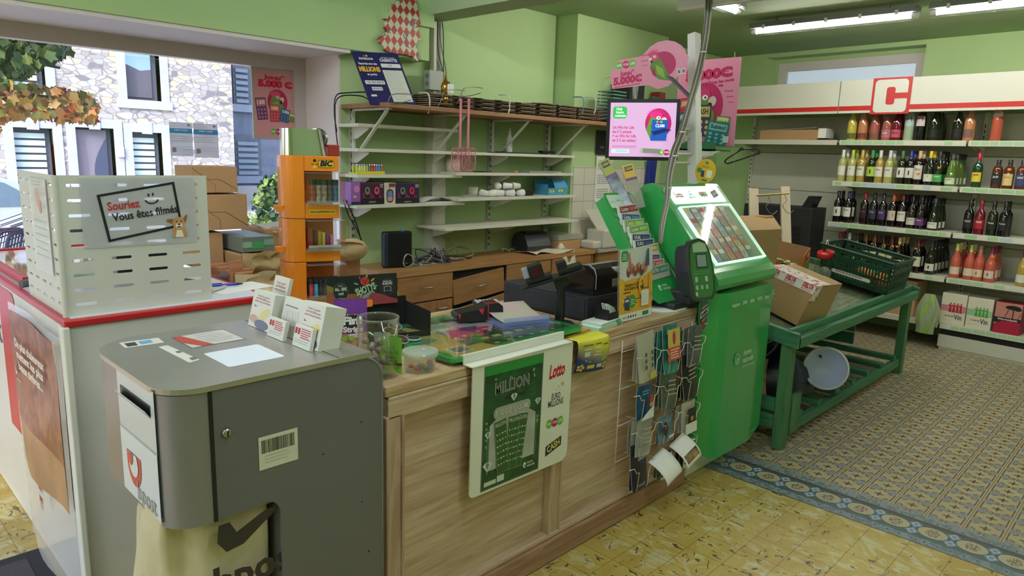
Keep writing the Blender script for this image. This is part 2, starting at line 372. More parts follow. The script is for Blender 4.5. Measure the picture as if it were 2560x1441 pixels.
# walls behind the shelves
b_ = MB(); b_.bb(3.56, 4.83, Yw, Yw+.2, 0, 3.1, wallg); st(b_.build('wall_back'))
tiles_m, nt, b, vec, (x, y, z) = base_nodes('white_wall_tiles', .25)
g_ = (((x-4.88)/.15).fr()-.5).ab().mx((((z-1.51)/.15).fr()-.5).ab()).gt(.485)
c = mixc(nt, g_, lin((214, 212, 196)), lin((150, 148, 132))); nt.links.new(c, b.inputs['Base Color'])
b_ = MB(); b_.bb(4.855, 6.28, 4.019, Yw+.3, 0, 3.0, wallg); b_.bb(6.28, 7.95, 4.25, 4.6, 0, 3.0, wallg); st(b_.build('wall_back'))
b_ = MB(); b_.bb(4.875, 6.2, 4.008, 4.0195, .8, 1.52, tiles_m); st(b_.build('trim_2'))
# right-hand end wall with the high window recess
b_ = MB(); X0 = -.6
def gbox(mb, s0, s1, o0, o1, z0, z1, m): return mb.bb(-s1, -s0, o0, o1, z0, z1, m, GM)
R0, R1, RZ0, RZ1 = .645, 2.275, 2.15, 2.755
gbox(b_, R1, 3.0, .6, .85, 0, 3.0, wallg); gbox(b_, -4.2, R0, .6, .85, 0, 3.0, wallg); gbox(b_, R0, R1, .6, .85, 0, RZ0, wallg); gbox(b_, R0, R1, .6, .85, RZ1, 3.0, wallg)
st(b_.build('wall_right'))
b_ = MB(); F0, F1 = R0+.05, R1-.05
gbox(b_, F0, F1, .80, .85, 2.62, 2.71, lilac); gbox(b_, R0-.02, R1+.02, .80, .85, 2.71, RZ1+.02, wallg); gbox(b_, R0-.02, F0, .80, .85, RZ0, 2.71, wallg); gbox(b_, F1, R1+.02, .80, .85, RZ0, 2.71, wallg); gbox(b_, F0, F1, .80, .85, RZ0, RZ0+.06, lilac); gbox(b_, F0, F0+.09, .80, .85, RZ0+.06, 2.62, lilac); gbox(b_, F1-.09, F1, .80, .85, RZ0+.06, 2.62, lilac)
w2 = st(b_.build('window_2')); b_ = MB(); gbox(b_, F0+.09, F1-.09, .82, .826, RZ0+.06, 2.62, clear('frosted_pane', (250, 252, 255), diff=(245, 248, 255), fac=.35)); b_.build('pane', w2)
# walls behind the camera, with the glazed shop door on the left
b_ = MB(); b_.bb(-2.6, 8.3, -2.7, -2.6, 0, 3.1, wallg); st(b_.build('wall_front'))
b_ = MB(); b_.bb(-2.75, -2.6, -2.7, .8, 0, 3.1, wallg); b_.bb(-2.75, -2.6, .8, 4.9, 2.3, 3.1, wallg); b_.bb(-2.75, -2.6, 3.9, 4.9, 0, 2.3, wallg); st(b_.build('wall_door'))
b_ = MB(); b_.bb(-2.7, -2.64, .8, .87, 0, 2.3, fm); b_.bb(-2.7, -2.64, 2.3, 2.37, 0, 2.3, fm); b_.bb(-2.7, -2.64, 3.83, 3.9, 0, 2.3, fm); b_.bb(-2.7, -2.64, .87, 3.83, 2.23, 2.3, fm); dr = st(b_.build('door_1'))
b_ = MB(); b_.bb(-2.672, -2.668, .87, 3.83, .02, 2.23, glass); b_.build('pane', dr)
# ceilings and the beam where a wall once stood
b_ = MB(); b_.bb(-2.6, 3.32, -2.6, 4.3, 3.0, 3.1, ceilg); st(b_.build('ceiling'))
b_ = MB(); b_.bb(3.5, 8.4, -2.7, 4.6, 2.8, 3.1, ceilg); st(b_.build('ceiling'))
b_ = MB(); b_.bb(3.31, 3.54, -2.6, Yw+.02, 2.56, 3.1, beamg); st(b_.build('trim_3'))

# fluorescent ceiling lights
tubem = mat('lit_tube', (255, 250, 242), emit=76.0); tubef = mat('lit_tube_fill', (244, 248, 255), emit=118.0); lampg = mat('lamp_housing', (128, 134, 132), .5); clip = mat('lamp_clip', (214, 216, 205), .3); diffuser = clear('lamp_cover', (250, 250, 250))  # the cooler, stronger tube serves only the added front fixtures
def light_fixture(x, y0, y1, z, label, along='y'):
    L = y1-y0; r = root('ceiling_light', (x, (y0+y1)/2, z), label, 'ceiling light', 'fluorescent ceiling lights', rz=0 if along == 'y' else -PI/2)
    a = MB(); a.prism([(-.07, 0), (.07, 0), (.055, .045), (-.055, .045)], -L/2, L/2, lampg, Matrix(((1, 0, 0, 0), (0, 0, 1, 0), (0, 1, 0, 0), (0, 0, 0, 1)))); a.build('housing', r)
    a = MB(); a.cyl((0, -L/2+.04, -.018), (0, L/2-.04, -.018), .019, tubem if x > 3 else tubef, 10); a.build('tube', r)
    a = MB(); a.lathe([(.055, -L/2+.01), (.055, L/2-.01)], diffuser, 12, Matrix(((1, 0, 0, 0), (0, 0, 1, 0), (0, 1, 0, 0), (0, 0, 0, 1))), a0=PI, a1=2*PI); a.build('diffuser', r)
    for k in range(5):
        yy = -L/2+L*(k+.5)/5
        a = MB(); a.bb(-.072, -.056, yy-.012, yy+.012, -.012, .02, clip); a.bb(.056, .072, yy-.012, yy+.012, -.012, .02, clip); a.build('clip', r)
    for s_ in (-1, 1): a = MB(); a.cyl((0, s_*(L/2-.04), -.018), (0, s_*(L/2-.0), -.018), .024, mat('end_cap', (206, 206, 200), .4), 10); a.build('end_cap', r)
    a = MB(); a.bb(-.01, .01, -L/2+.2, -L/2+.22, .04, 2.8-z if x > 3.5 else 3-z, lampg); a.bb(-.01, .01, L/2-.22, L/2-.2, .04, 2.8-z if x > 3.5 else 3-z, lampg); a.build('bracket', r)
    return r
light_fixture(5.93, 1.69, 2.97, 2.72, 'long grey fluorescent ceiling light, the whole one right of the hanging white board')
light_fixture(5.90, .35, 1.60, 2.72, 'fluorescent ceiling light cut off by the right edge of the photo')
light_fixture(4.49, 2.05, 3.32, 2.73, 'short visible end of a ceiling light just behind the hanging white board', 'x').location = (4.50, 2.70, 2.73)
light_fixture(5.90, -1.1, .2, 2.72, 'added fluorescent ceiling light out of view over the patterned floor')  # unseen fixture, added to carry the tube row on
for k, (xx, yy) in enumerate(((1.2, .6), (1.2, -1.2), (-.9, 1.4), (1.35, 2.55))): light_fixture(xx, yy-.62, yy+.62, 2.95, ['added fluorescent fill light over the mailbox, out of view', 'added fluorescent fill light behind the viewer, out of view', 'added fluorescent fill light near the shop door, out of view', 'added fluorescent fill light over the till, out of view'][k])  # unseen fixtures, added to brighten the room from the camera side
# ================================================================ the wooden counter
def wood(name, light, dark, axis='x', rough=.55, sc=1.0):
    m, nt, b, vec, xyz = base_nodes(name, rough)
    s = (1.2*sc, 14*sc, 14*sc) if axis == 'x' else ((14*sc, 14*sc, 1.2*sc) if axis == 'z' else (14*sc, 1.2*sc, 14*sc))
    n = noise_node(nt, vec, 2.2, 6, 1.2, s); n2 = noise_node(nt, vec, 9, 6, .4, s); n3 = noise_node(nt, vec, 2.0, 2)
    c = mixc(nt, ((n-.35)*2.6).mn(1).mx(0), lin(dark), lin(light)); c = mixc(nt, ((n2-.52)*5).mn(1).mx(0)*.35, c, lin(dark))
    c = mixc(nt, n3*.3, c, lin(light)); nt.links.new(c, b.inputs['Base Color']); return m
lwood = wood('limed_wood', (220, 200, 172), (176, 142, 114)); lwoodz = wood('limed_wood_upright', (212, 190, 164), (162, 130, 106), 'z'); ltop = wood('worn_wood_top', (210, 188, 146), (168, 134, 96)); pinkw = wood('stained_plinth_wood', (186, 146, 118), (142, 102, 80))
CY, CZ = 1.656, .907
c = root('shop_counter', (1.19, CY, 0), 'long limed wood shop counter with framed panels under the till', 'counter')
L = 1.80
a = MB(); a.bb(0, L, .03, .05, .1, .87, lwood); a.bb(0, .03, .03, .65, 0, .87, lwoodz); a.bb(L-.03, L, .03, .65, 0, .87, lwoodz); a.build('front_panel', c)
a = MB(); a.bb(-.01, L+.01, -.0, .70, .872, CZ, ltop); a.build('worktop', c, bevel=.006)
a = MB(); a.bb(0, L, .0, .04, .80, .872, lwood); a.bb(0, L, -.003, .02, .862, .872, lwood); a.build('top_rail', c, bevel=.003)
a = MB(); a.bb(-.005, L, -.012, .03, 0, .10, pinkw); a.bb(-.005, L, -.004, .035, .10, .125, lwood); a.build('plinth', c, bevel=.008, seg=3)
for k, u in enumerate((.015, .79, L-.04)):
    a = MB(); w = .05 if k != 1 else .055
    a.bb(u-w/2+.01, u+w/2+.01, .0, .04, .12, .81, lwoodz); a.bb(u-w/2, u-w/2+.012, -.006, .03, .12, .81, lwoodz); a.bb(u+w/2+.008, u+w/2+.02, -.006, .03, .12, .81, lwoodz); a.build('stile', c, bevel=.004)
a = MB(); a.bb(.06, .50, .70, 1.32, .872, CZ, ltop); a.build('side_worktop', c, bevel=.005)
a = MB(); a.bb(.08, .48, .72, 1.28, .0, .872, lwoodz); a.build('side_cabinet', c)
# ================================================================ post counter
PX, PY, PZ = .565, 2.48, 1.05
pwhite = mat('post_white_laminate', (214, 216, 214), .42, noise=.03, nscale=4)
p = root('post_counter', (PX, PY, 0), 'white post office counter with red edge and posters on its slanting left side', 'counter')
a = MB(); a.bb(0, .655, 0, 1.62, 0, PZ-.022, pwhite); a.build('body', p, bevel=.01)
a = MB(); a.bb(-.012, .67, -.012, 1.64, PZ-.022, PZ, red); a.build('edge_strip', p, bevel=.004)
a = MB(); a.prism([(0.012, .012), (.65, .012), (.65, .80), (.60, 1.2), (.5, 1.6), (.012, 1.6)], PZ, PZ+.001, mat('post_top', (214, 216, 224), .3)); a.build('top', p)
LM = basis((-.002, 1.62, .0), (0, -1, 0), (0, 0, 1))       # left face: u runs towards the viewer
yl = atX(40, 780, PX).y; us = 1.62-(yl+.015-PY); u2 = 1.62-(atX(0, 765, PX).y-PY); a = Art(LM); a.poly([(us, .40), (us, .985), (us-.03, 1.01), (u2+.03, 1.01), (u2, .985), (u2, .40)], red); a.build = a.mb.build; a.build('red_stripe', p)
a = Art(LM); a.text('bpost', 1.62-(atX(10, 880, PX).y-PY)-.19, .80, .17, (90, 96, 104), w=.36); a.mb.build('lettering', p)
a = MB(); a.bb(-.02, .0, -.02, .03, 0, PZ-.02, mat('counter_corner_strip', (226, 228, 222), .4)); a.build('corner_strip', p, bevel=.004)
# poster in a clear sleeve hanging on its left face
yl = atX(40, 780, PX).y; yw = yl-atX(150, 820, PX).y; po = root('advent_poster', (PX-.008, yl, 0), 'curled poster of cards and warm red colours in a clear sleeve on the post counter', 'poster')
pm = mat('poster_warm_print', (112, 44, 40), .3, nscale=12, col2=(176, 116, 92), ndist=.8)
wv = lambda u, v: (-.010-.03*math.sin(u*PI)**2*(1-v)**2-.006*math.sin(u*7+v*2), -u*yw*1.12, .04+.95*v)
a = MB(); a.grid(wv, 10, 14, clear('sleeve', (250, 250, 250), diff=(240, 242, 246), fac=.72), smooth=True); a.build('sleeve', po)
pcol = lambda u, v: pm if v > .30 else mat('poster_beige_print', (180, 140, 108), .35, noise=.3, nscale=6)
a = MB(); a.grid(lambda u, v: (wv(u, v)[0]-.002, -.01-yw*u, .36+.60*v), 8, 14, pm, mfn=lambda u, v: pcol(u, v)); a.build('print', po)
a = Art(basis((-.024, -.04, .38), (0, -1, 0), (0, 0, 1))); w_ = (238, 232, 226)
for i, t in enumerate(('De plus chaleureux', 'mettent les plus', 'beaux timbres...')): a.text(t, yw*.42, .47-i*.042, .045, w_, w=yw*(.66-.06*i), bold=.03)
a.ell(.04, .36, .014, .022, w_); a.ell(.046, .368, .012, .018, (150, 66, 50)); a.rect(.03, .318, .10, .321, w_)
for i in range(4): a.rect(.22, .08-i*.075, .275, .14-i*.075, w_); a.rect(.224, .084-i*.075, .271, .136-i*.075, [(170, 90, 60), (60, 60, 90), (180, 100, 80), (150, 80, 60)][i])
a.mb.build('artwork', po)
# slotted L shaped screen standing on the post counter
scm = mat('screen_white_sheet', (212, 214, 206), .45)
def slotted(mb, wid, hgt, cols, rows, M, sw, sh, u0, du, v0, dv, t=.004):
    # flat sheet with real rounded slots: build cell by cell around each slot
    us = [0.0]; vs = [0.0]
    for i in range(cols-1): us.append(u0+du*(i+.5))
    us.append(wid)
    for j in range(rows-1): vs.append(v0+dv*(j+.5))
    vs.append(hgt)
    for i in range(cols):
        for j in range(rows):
            cx, cy = u0+du*i, v0+dv*j; x0, x1, y0, y1 = us[i], us[i+1], vs[j], vs[j+1]
            inn = rrect(sw, sh, sh/2*.98, 4, (cx, cy)); n = len(inn)
            out = []
            for (x, y) in inn:
                dx, dy = x-cx, y-cy; k = 1e9
                if dx > 1e-9: k = min(k, (x1-cx)/dx)
                if dx < -1e-9: k = min(k, (x0-cx)/dx)
                if dy > 1e-9: k = min(k, (y1-cy)/dy)
                if dy < -1e-9: k = min(k, (y0-cy)/dy)
                out.append((cx+dx*k, cy+dy*k))
            # add true corners
            for cxn, cyn in ((x0, y0), (x1, y0), (x1, y1), (x0, y1)):
                q = min(range(n), key=lambda e: (out[e][0]-cxn)**2+(out[e][1]-cyn)**2); out[q] = (cxn, cyn)
            for zz, fl_ in ((0, False), (-t, True)):
                V = [(p_[0], p_[1], zz) for p_ in inn]+[(p_[0], p_[1], zz) for p_ in out]
                F = [(e, n+e, n+(e+1) % n, (e+1) % n) for e in range(n)]
                mb.add(V, [f[::-1] for f in F] if not fl_ else F, scm, False, M)
            V = [(p_[0], p_[1], 0) for p_ in inn]+[(p_[0], p_[1], -t) for p_ in inn]
            mb.add(V, [(e, (e+1) % n, n+(e+1) % n, n+e) for e in range(n)], scm, False, M)
KX, KY = .572, 2.525; KW, KD, KH = .465, .47, .447
k_ = root('privacy_screen', (KX, KY, PZ), 'white sheet metal screen with rows of slots standing on the post counter', 'screen')
a = MB(); slotted(a, KW, KH, 4, 9, basis((0, 0, 0), (1, 0, 0), (0, 0, 1)), .062, .010, .062, .113, .036, .0475); a.build('front_panel', k_)
a = MB(); slotted(a, KD, KH, 5, 9, basis((0, KD, 0), (0, -1, 0), (0, 0, 1)), .05, .010, .05, .093, .036, .0475); a.build('side_panel', k_)
a = MB(); a.cyl((0, 0, 0), (0, 0, KH), .008, scm, 10); a.build('folded_corner', k_)
# sheets taped to the screen
s1 = root('camera_notice', (KX+.066, KY-.004, PZ+.215), 'clear sheet with a smiling dog and red and black camera warning on the slotted screen', 'notice')
film = clear('notice_film', (236, 238, 244), diff=(214, 216, 222), fac=.42)
NM = basis((0, 0, 0), (1, 0, 0), (0, 0, 1))
a = MB(); a.add([(0, 0, 0), (.355, 0, 0), (.355, .225, 0), (0, .225, 0)], [(0, 1, 2, 3)], film, False, NM); a.build('film', s1)
a = Art(T(-.012, 0, -.008) @ NM @ Matrix.Diagonal((1.16, 1.13, 1, 1))); K = (24, 24, 28)
def frame(a, pts, w, c):
    for i in range(4):
        (x0, y0), (x1, y1) = pts[i], pts[(i+1) % 4]; d = math.hypot(x1-x0, y1-y0); nx, ny = -(y1-y0)/d*w/2, (x1-x0)/d*w/2; ex, ey = (x1-x0)/d*w/2, (y1-y0)/d*w/2
        a.poly([(x0+nx-ex, y0+ny-ey), (x1+nx+ex, y1+ny+ey), (x1-nx+ex, y1-ny+ey), (x0-nx-ex, y0-ny-ey)], c, True)
    a.up()
frame(a, [(.055, .155), (.255, .190), (.272, .062), (.075, .026)][0:4], .007, K)
a.text('Souriez', .117, .127, .034, (196, 40, 44), w=.085, bold=.02, rot=.10); a.text('Vous êtes filmés.', .178, .102, .032, K, w=.185, bold=.02, rot=.12)
a.ell(.185, .155, .0025, .005, K); a.ell(.197, .157, .0025, .005, K)
for i in range(9): t = PI*(1.12+.8*i/8); a.rect(.192+.017*math.cos(t)-.002, .143+.013*math.sin(t)-.002, .192+.017*math.cos(t)+.003, .143+.013*math.sin(t)+.002, K, True)
a.up()
a.mb.build('print', s1); a = Art(T(-.012, 0, -.008) @ NM @ Matrix.Diagonal((1.16, 1.13, 1, 1)) @ T(.082, .004, .0012) @ Matrix.Diagonal((.72, .72, 1, 1)))
tan, tand, cream_ = (196, 150, 96), (150, 100, 60), (240, 230, 210)      # the dog
a.poly([(.225, .03), (.285, .03), (.280, .065), (.270, .085), (.235, .085), (.228, .06)], tan); a.poly([(.238, .03), (.272, .03), (.264, .06), (.244, .06)], cream_)
a.poly([(.230, .088), (.205, .098), (.208, .108), (.236, .108)], tand); a.poly([(.268, .104), (.285, .125), (.290, .118), (.280, .090)], tand)
a.ell(.253, .090, .024, .026, tan); a.ell(.254, .078, .014, .013, cream_); a.ell(.245, .097, .003, .003, K); a.ell(.263, .097, .003, .003, K); a.ell(.254, .085, .0055, .004, K); a.ell(.254, .072, .009, .0045, (90, 30, 30)); a.ell(.254, .070, .006, .002, (230, 150, 150))
a.mb.build('dog_picture', s1)
s2 = root('taped_price_sheet', (KX-.006, KY+.30, PZ+.12), 'creased plastic sleeve with green lined list on the left side of the screen', 'notice')
SM = basis((0, 0, 0), (0, -1, 0), (0, 0, 1)); a = MB(); a.add([(0, 0, 0), (.22, 0, 0), (.22, .31, 0), (0, .31, 0)], [(0, 1, 2, 3)], clear('sheet_film', (240, 240, 240), diff=(228, 230, 230), fac=.3), False, SM); a.build('film', s2)
a = Art(SM)
for i in range(6): a.rect(.03, .17-i*.023, .19, .173-i*.023, (150, 190, 160), True)
a.up(); a.ell(.10, .25, .025, .03, (214, 180, 150)); a.ell(.13, .22, .018, .024, (206, 150, 130)); a.lines(.04, .30, .18, 2, .01, .002, (170, 180, 176)); a.mb.build('print', s2)
# things on the post counter
bx = root('counter_terminal', (PX+.22, PY+.30, PZ), 'white payment computer box hidden behind the slotted screen', 'computer')
a = MB(); a.bb(0, .22, 0, .2, 0, .17, mat('terminal_white', (200, 202, 200), .5)); a.build('case', bx, bevel=.006); a = MB(); a.bb(.02, .20, -.006, 0, .05, .15, black); a.build('screen', bx)
ph = root('smartphone', (PX+.50, PY+.33, PZ+.001), 'dark phone lying on the post counter beside the slotted screen', 'phone', rz=.3)
a = MB(); a.bb(0, .075, 0, .15, 0, .012, mat('phone_brown', (80, 62, 52), .3)); a.build('body', ph, bevel=.004); a = MB(); a.bb(.004, .071, .006, .144, .012, .0125, black); a.build('screen', ph)
sp = root('tape_dispenser', tuple(atZ(66, 717, PZ+.001)), 'small grey metal gadget on the red rim left of the screen', 'gadget', rz=.4)
a = MB(); a.cyl((-.02, 0, .014), (.02, 0, .014), .014, mat('gadget_grey', (90, 92, 96), .35), 12); a.build('roll', sp)
pn = root('ballpoint_pen', tuple(atZ(568, 712, PZ+.012)), 'blue ballpoint pen lying on papers on the post counter', 'pen', rz=-.25)
a = MB(); a.cyl((-.055, 0, 0), (.035, 0, 0), .0055, mat('pen_blue', (20, 40, 190), .3), 10); a.cyl((.035, 0, 0), (.06, 0, 0), .0055, mat('pen_dark', (20, 24, 70), .3), 10, .002); a.build('barrel', pn); a = MB(); a.bb(-.06, -.02, -.002, .002, .005, .008, mat('pen_dark')); a.build('clip', pn)
pp = root('paper_sheet', tuple(atZ(590, 722, PZ+.001)), 'white sheets of paper under the pens on the post counter', 'paper', rz=.2)
a = MB(); a.bb(-.11, .13, -.07, .08, 0, .002, paper); pp2 = a.build('sheet', pp)
g = root('glue_stick', tuple(atZ(545, 722, PZ+.012)), 'clear white pen lying beside the blue pen', 'pen', rz=.6)
a = MB(); a.cyl((-.045, 0, 0), (.045, 0, 0), .006, mat('grey_pen', (196, 196, 192), .3), 10); a.cyl((.045, 0, 0), (.06, 0, 0), .004, mat('grey_pen'), 10, .002); a.build('barrel', g)
# glass display case on the far left with a red rim
gc = root('display_case', (.61, 3.22, PZ+.0015), 'shallow glass topped case with red rim and green landscape on the far counter end', 'display case')
a = MB(); a.bb(0, .56, 0, .83, 0, .012, mat('case_contents', (86, 130, 116), .5, noise=.9, nscale=9, col2=(196, 186, 160))); a.build('landscape', gc); a = MB(); a.bb(0, .56, .83, .86, 0, .035, red); a.bb(-.02, 0, -.03, .86, 0, .03, red); a.build('rim', gc); a = MB(); a.bb(0, .56, 0, .83, .025, .03, glass); a.build('glass_top', gc)

# ================================================================ grey post box
mg = mat('mailbox_grey', (146, 145, 152), .34, .5, noise=.02, nscale=6); mgd = mat('mailbox_grey_satin', (114, 114, 118), .45, .3, noise=.03, nscale=3); mtop = mat('mailbox_top_steel', (186, 184, 178), .3, .75, noise=.05, nscale=8)
bl = mat('mailbox_flap_white', (206, 212, 222), .3)
MX0, MX1, MY0, MY1, MZ = .485, 1.02, 1.448, 1.955, 1.10
mbx = root('mailbox', (MX0, MY0, 0), 'large grey metal post box with round corners and white slot panel', 'mailbox')
w, d = MX1-MX0, MY1-MY0
head = rrect(.24, d, .09, 8, (.12, d/2), rs=(0, .12, .07, 0))
head = [q for q in head]
a = MB(); a.prism(head, .785, MZ-.014, mg, smooth=False)
hb = a.build('head', mbx)
for q_ in hb.data.polygons: q_.use_smooth = abs(q_.normal.z) < .5
top_pts = rrect(w-.03, d+.012, .1, 8, ((w-.03)/2-.004, d/2), rs=(0, .13, .085, 0))
a = MB(); a.prism(top_pts, MZ-.012, MZ, mtop); a.build('top_plate', mbx, bevel=.002)
XZ = Matrix(((1, 0, 0, 0), (0, 0, 1, 0), (0, 1, 0, 0), (0, 0, 0, 1)))
# tall side plates: outline in x-z, notch at the lower left for the sack, rounded top right corner
R = .06; sid = [(.098, MZ-.014)]
sid += [(w-R+R*math.sin(PI/2*i/8), MZ-.014-R+R*math.cos(PI/2*i/8)) for i in range(9)]
sid += [(w, 0), (.245, 0), (.245, .742)] + [(.205+.04*math.cos(PI/2*i/6), .752+.04*math.sin(PI/2*i/6)) for i in range(7)] + [(.098, .784)]
for nm, y0, y1 in (('side_plate', -.002, .004), ('side_plate', d-.004, d+.002)):
    a = MB(); a.prism(sid, y0, y1, mgd, XZ); a.build(nm, mbx)
a = MB()
rib = [(w-R+R*math.sin(PI/2*i/8), MZ-.013-R+R*math.cos(PI/2*i/8)) for i in range(9)]+[(w, .0)]
V = [(x_, y_, z_) for (x_, z_) in [(w-.12, MZ-.013)]+rib for y_ in (-.004, d+.004)]
a.add(V, [(2*i, 2*i+2, 2*i+3, 2*i+1) for i in range(len(rib))], mg, True); a.build('back_wrap', mbx, solid=.004)
a = MB(); a.bb(.09, .098, -.003, -.0015, .785, MZ-.014, black); a.build('seam', mbx)
a = MB(); a.bb(.25, w-.01, .006, d-.006, 0, MZ-.02, mgd); a.build('inner_body', mbx)
# slot panel on the end face
EM = basis((-.0015, .285, .80), (0, -1, 0), (0, 0, 1))
a = Art(EM); a.rect(0, 0, .235, .293, bl); a.rect(.0, -.004, .235, .0, black); a.rect(.0, .153, .235, .1545, (150, 156, 166)); a.rect(.0,.292,.235,.295,(110,112,118)); a.mb.build('slot_panel', mbx)
a = MB(); a.prism(rrect(.190, .026, .003, 3, (.117, .243)), -.001, .0016, black, EM); a.build('slot', mbx)
a = MB(); a.add([(.022, .229, .0015), (.212, .229, .0015), (.212, .245, .012), (.022, .245, .012)], [(0, 1, 2, 3)], bl, False, EM); a.build('slot_lip', mbx, solid=.002)
a = Art(EM, eps=.0012); redl = (206, 84, 72)
a.rect(0, -.005, .235, .150, (222, 228, 236))
def horn(a, cx, cy, s, c, bg):               # curled horn emblem
    ring = lambda ra, rb, t0, t1, n=16: [(cx+ra*math.cos(t0+(t1-t0)*q/n), cy+rb*math.sin(t0+(t1-t0)*q/n)) for q in range(n+1)]
    a.poly([(cx-s, cy+s*.5)]+ring(s, s*1.25, PI, 2*PI)+[(cx+s, cy+s*.5)], c); a.poly([(cx-s*.66, cy+s*.501)]+ring(s*.66, s*.72, PI, 2*PI)+[(cx+s*.48, cy+s*.501)], bg); a.poly([(cx-s*.55, cy+s*.5), (cx+s*.0, cy+s*.5), (cx-.05*s, cy+s*.05), (cx-s*.3, cy-s*.2), (cx-s*.55, cy-s*.05)], c)
horn(a, .085, .083, .045, redl, (222, 228, 236))
a.text('bpost', .155, .022, .062, (170, 172, 170), w=.115); a.mb.build('logo_plate', mbx)
# side details
SMx = basis((0, -.003, 0), (1, 0, 0), (0, 0, 1))
a = MB(); a.lathe([(.0, .006), (.008, .006), (.011, .002), (.011, 0)], steel, 16, T(.125, -.004, .985) @ Matrix.Rotation(PI/2, 4, 'X')); a.bb(.1235, .1265, -.0115, -.009, .978, .992, black); a.build('lock', mbx)
a = Art(SMx); a.rect(.196, .873, .293, .953, (214, 214, 196)); bxx = .203
while bxx < .285: bw = rnd.choice((.0006, .001, .0018)); a.rect(bxx, .912, bxx+bw, .944, K, True); bxx += bw+rnd.choice((.0007, .0012))
a.up(); a.lines(.21, .905, .28, 3, .008, .001, (150, 140, 110)); a.mb.build('barcode_label', mbx)
a = MB()
for q in ((.47, .92), (.36, .865), (.47, .70), (.49, .55)): a.cyl((q[0], -.0035, q[1]), (q[0], -.0025, q[1]), .0022, black, 8)
a.build('rivet', mbx)
TM = basis((0, 0, MZ), (1, 0, 0), (0, 1, 0))
lt2 = lambda *q: [(atZ(x_, y_, MZ).x-MX0, atZ(x_, y_, MZ).y-MY0) for x_, y_ in q]
a = Art(TM); a.poly(lt2((297, 858), (395, 845), (411, 857), (313, 871)), (222, 222, 214)); a.poly(lt2((310, 860), (337, 856), (345, 864), (320, 868)), (50, 50, 52)); a.poly(lt2((345, 855), (375, 850), (384, 857), (353, 862)), (110, 170, 210))
a.poly(lt2((395, 868), (420, 864), (499, 900), (474, 908)), (222, 222, 212)); a.poly(lt2((438, 880), (450, 878), (456, 882), (444, 884)), (110, 110, 110)); a.poly(lt2((472, 896), (486, 893), (494, 898), (480, 902)), (110, 110, 110)); a.mb.build('top_stickers', mbx)
a = Art(TM); a.rect(.176, .303, .319, .441, (120, 118, 112)); a.rect(.18, .307, .315, .437, (206, 204, 198)); a.poly([(.18, .437), (.18, .36), (.205, .307), (.235, .307), (.20, .437)], (190, 70, 60)); a.lines(.23, .42, .31, 5, .02, .003, (196, 190, 186)); a.mb.build('leaflet_window', mbx)
a = Art(TM); a.poly(rrect(.140, .145, .008, 3, (.249, .167)), (230, 238, 250)); a.mb.build('white_window', mbx)
a = MB(); a.bb(.41, .4125, .0, d, MZ, MZ+.0006, black); a.build('top_seam', mbx)
# sack hanging below the head
sackm = mat('sack_cream', (214, 202, 168), .75, noise=.08, nscale=12, bump=.6, bscale=22)
sk_ = root('mail_sack', (MX0+.03, MY0+.03, 0), 'creased cream mail sack with black lettering under the post box head', 'sack')
def sackf(u, v):
    a_ = 2*PI*u; r = (.165+.03*math.sin(5*a_)*.3)*(1+.45*math.sin(min(1, (1-v)*1.6)*PI/2)*(1 if True else 0)) if v < 1 else .16
    z = .02+.785*v; ex = .128+.03*(1-v)**.5; ey = .085+.10*(1-v)**.6
    w_ = .006*math.sin(9*a_+5*v)+.008*math.sin(4*a_-7*v)
    cx = math.copysign(abs(math.cos(a_))**.55, math.cos(a_)); sy = math.copysign(abs(math.sin(a_))**.55, math.sin(a_))
    return (.095+.012*(1-v)+(ex+w_)*cx, .10+.09*(1-v)**.6+(ey+w_)*sy, z)
a = MB(); a.grid(sackf, 48, 18, sackm); a.build('bag', sk_)
a = Art(basis((-.03, -.026, .0), (1, 0, 0), (0, 0, 1))); K2 = (52, 48, 48)
a.poly([(.10, .77), (.125, .77), (.14, .74), (.21, .77), (.25, .77), (.155, .705), (.115, .70), (.095, .73)], K2); a.text('bpost', .19, .63, .10, K2, w=.22, bold=.03); a.text('LA POSTE', .14, .54, .05, K2, w=.2, bold=.03); a.text('BELGIË', .20, .60, .05, K2, w=.0001)
a.mb.build('lettering', sk_)
# brochures standing in the top of the post box
def booklet(name, base, w, h, t, lean, rz, label, art, group='price brochures on the post box', cat='brochure', side=None):
    r = root(name, base, label, cat, group, rz=rz)
    M_ = Matrix.Rotation(lean, 4, 'X')
    a = MB(); a.bb(0, w, 0, t, 0, h, side or pagee, M_); a.build('pages', r)
    a = MB(); a.bb(0, w, -.0012, 0, 0, h, paper, M_); a.build('cover', r)
    if art: b_ = Art(M_ @ basis((0, -.0013, 0), (1, 0, 0), (0, 0, 1))); art(b_, w, h); b_.mb.build('print', r)
    return r
def tarif(a, w, h):
    for i in range(3): a.text(('Tarifs à partir', 'du 01/01/2026 pour', 'envois de particuliers')[i], w*.5, h*(.86-i*.075), h*.07, (190, 110, 124), w=w*(.6+.08*i))
    a.ell(w*.2, h*.58, w*.06, h*.035, (190, 40, 60)); a.ell(w*.22, h*.6, w*.05, h*.03, (240, 240, 238)); a.ell(w*.68, h*.42, w*.26, h*.12, (240, 224, 160), rot=.5); a.ell(w*.22, h*.22, w*.2, h*.11, (222, 180, 170)); a.ell(w*.62, h*.12, w*.33, h*.13, (130, 130, 160)); 
def card_(a, w, h):
    a.rect(w*.04, h*.58, w*.16, h*.86, (200, 40, 60)); a.rect(w*.2, h*.58, w*.32, h*.86, (200, 40, 60)); a.lines(w*.38, h*.88, w*.95, 5, h*.1, h*.045, (206, 70, 90)); a.lines(w*.1, h*.32, w*.9, 2, h*.1, h*.02, (150, 150, 160))
bz = MZ+.001; vx = -PI/2+.62
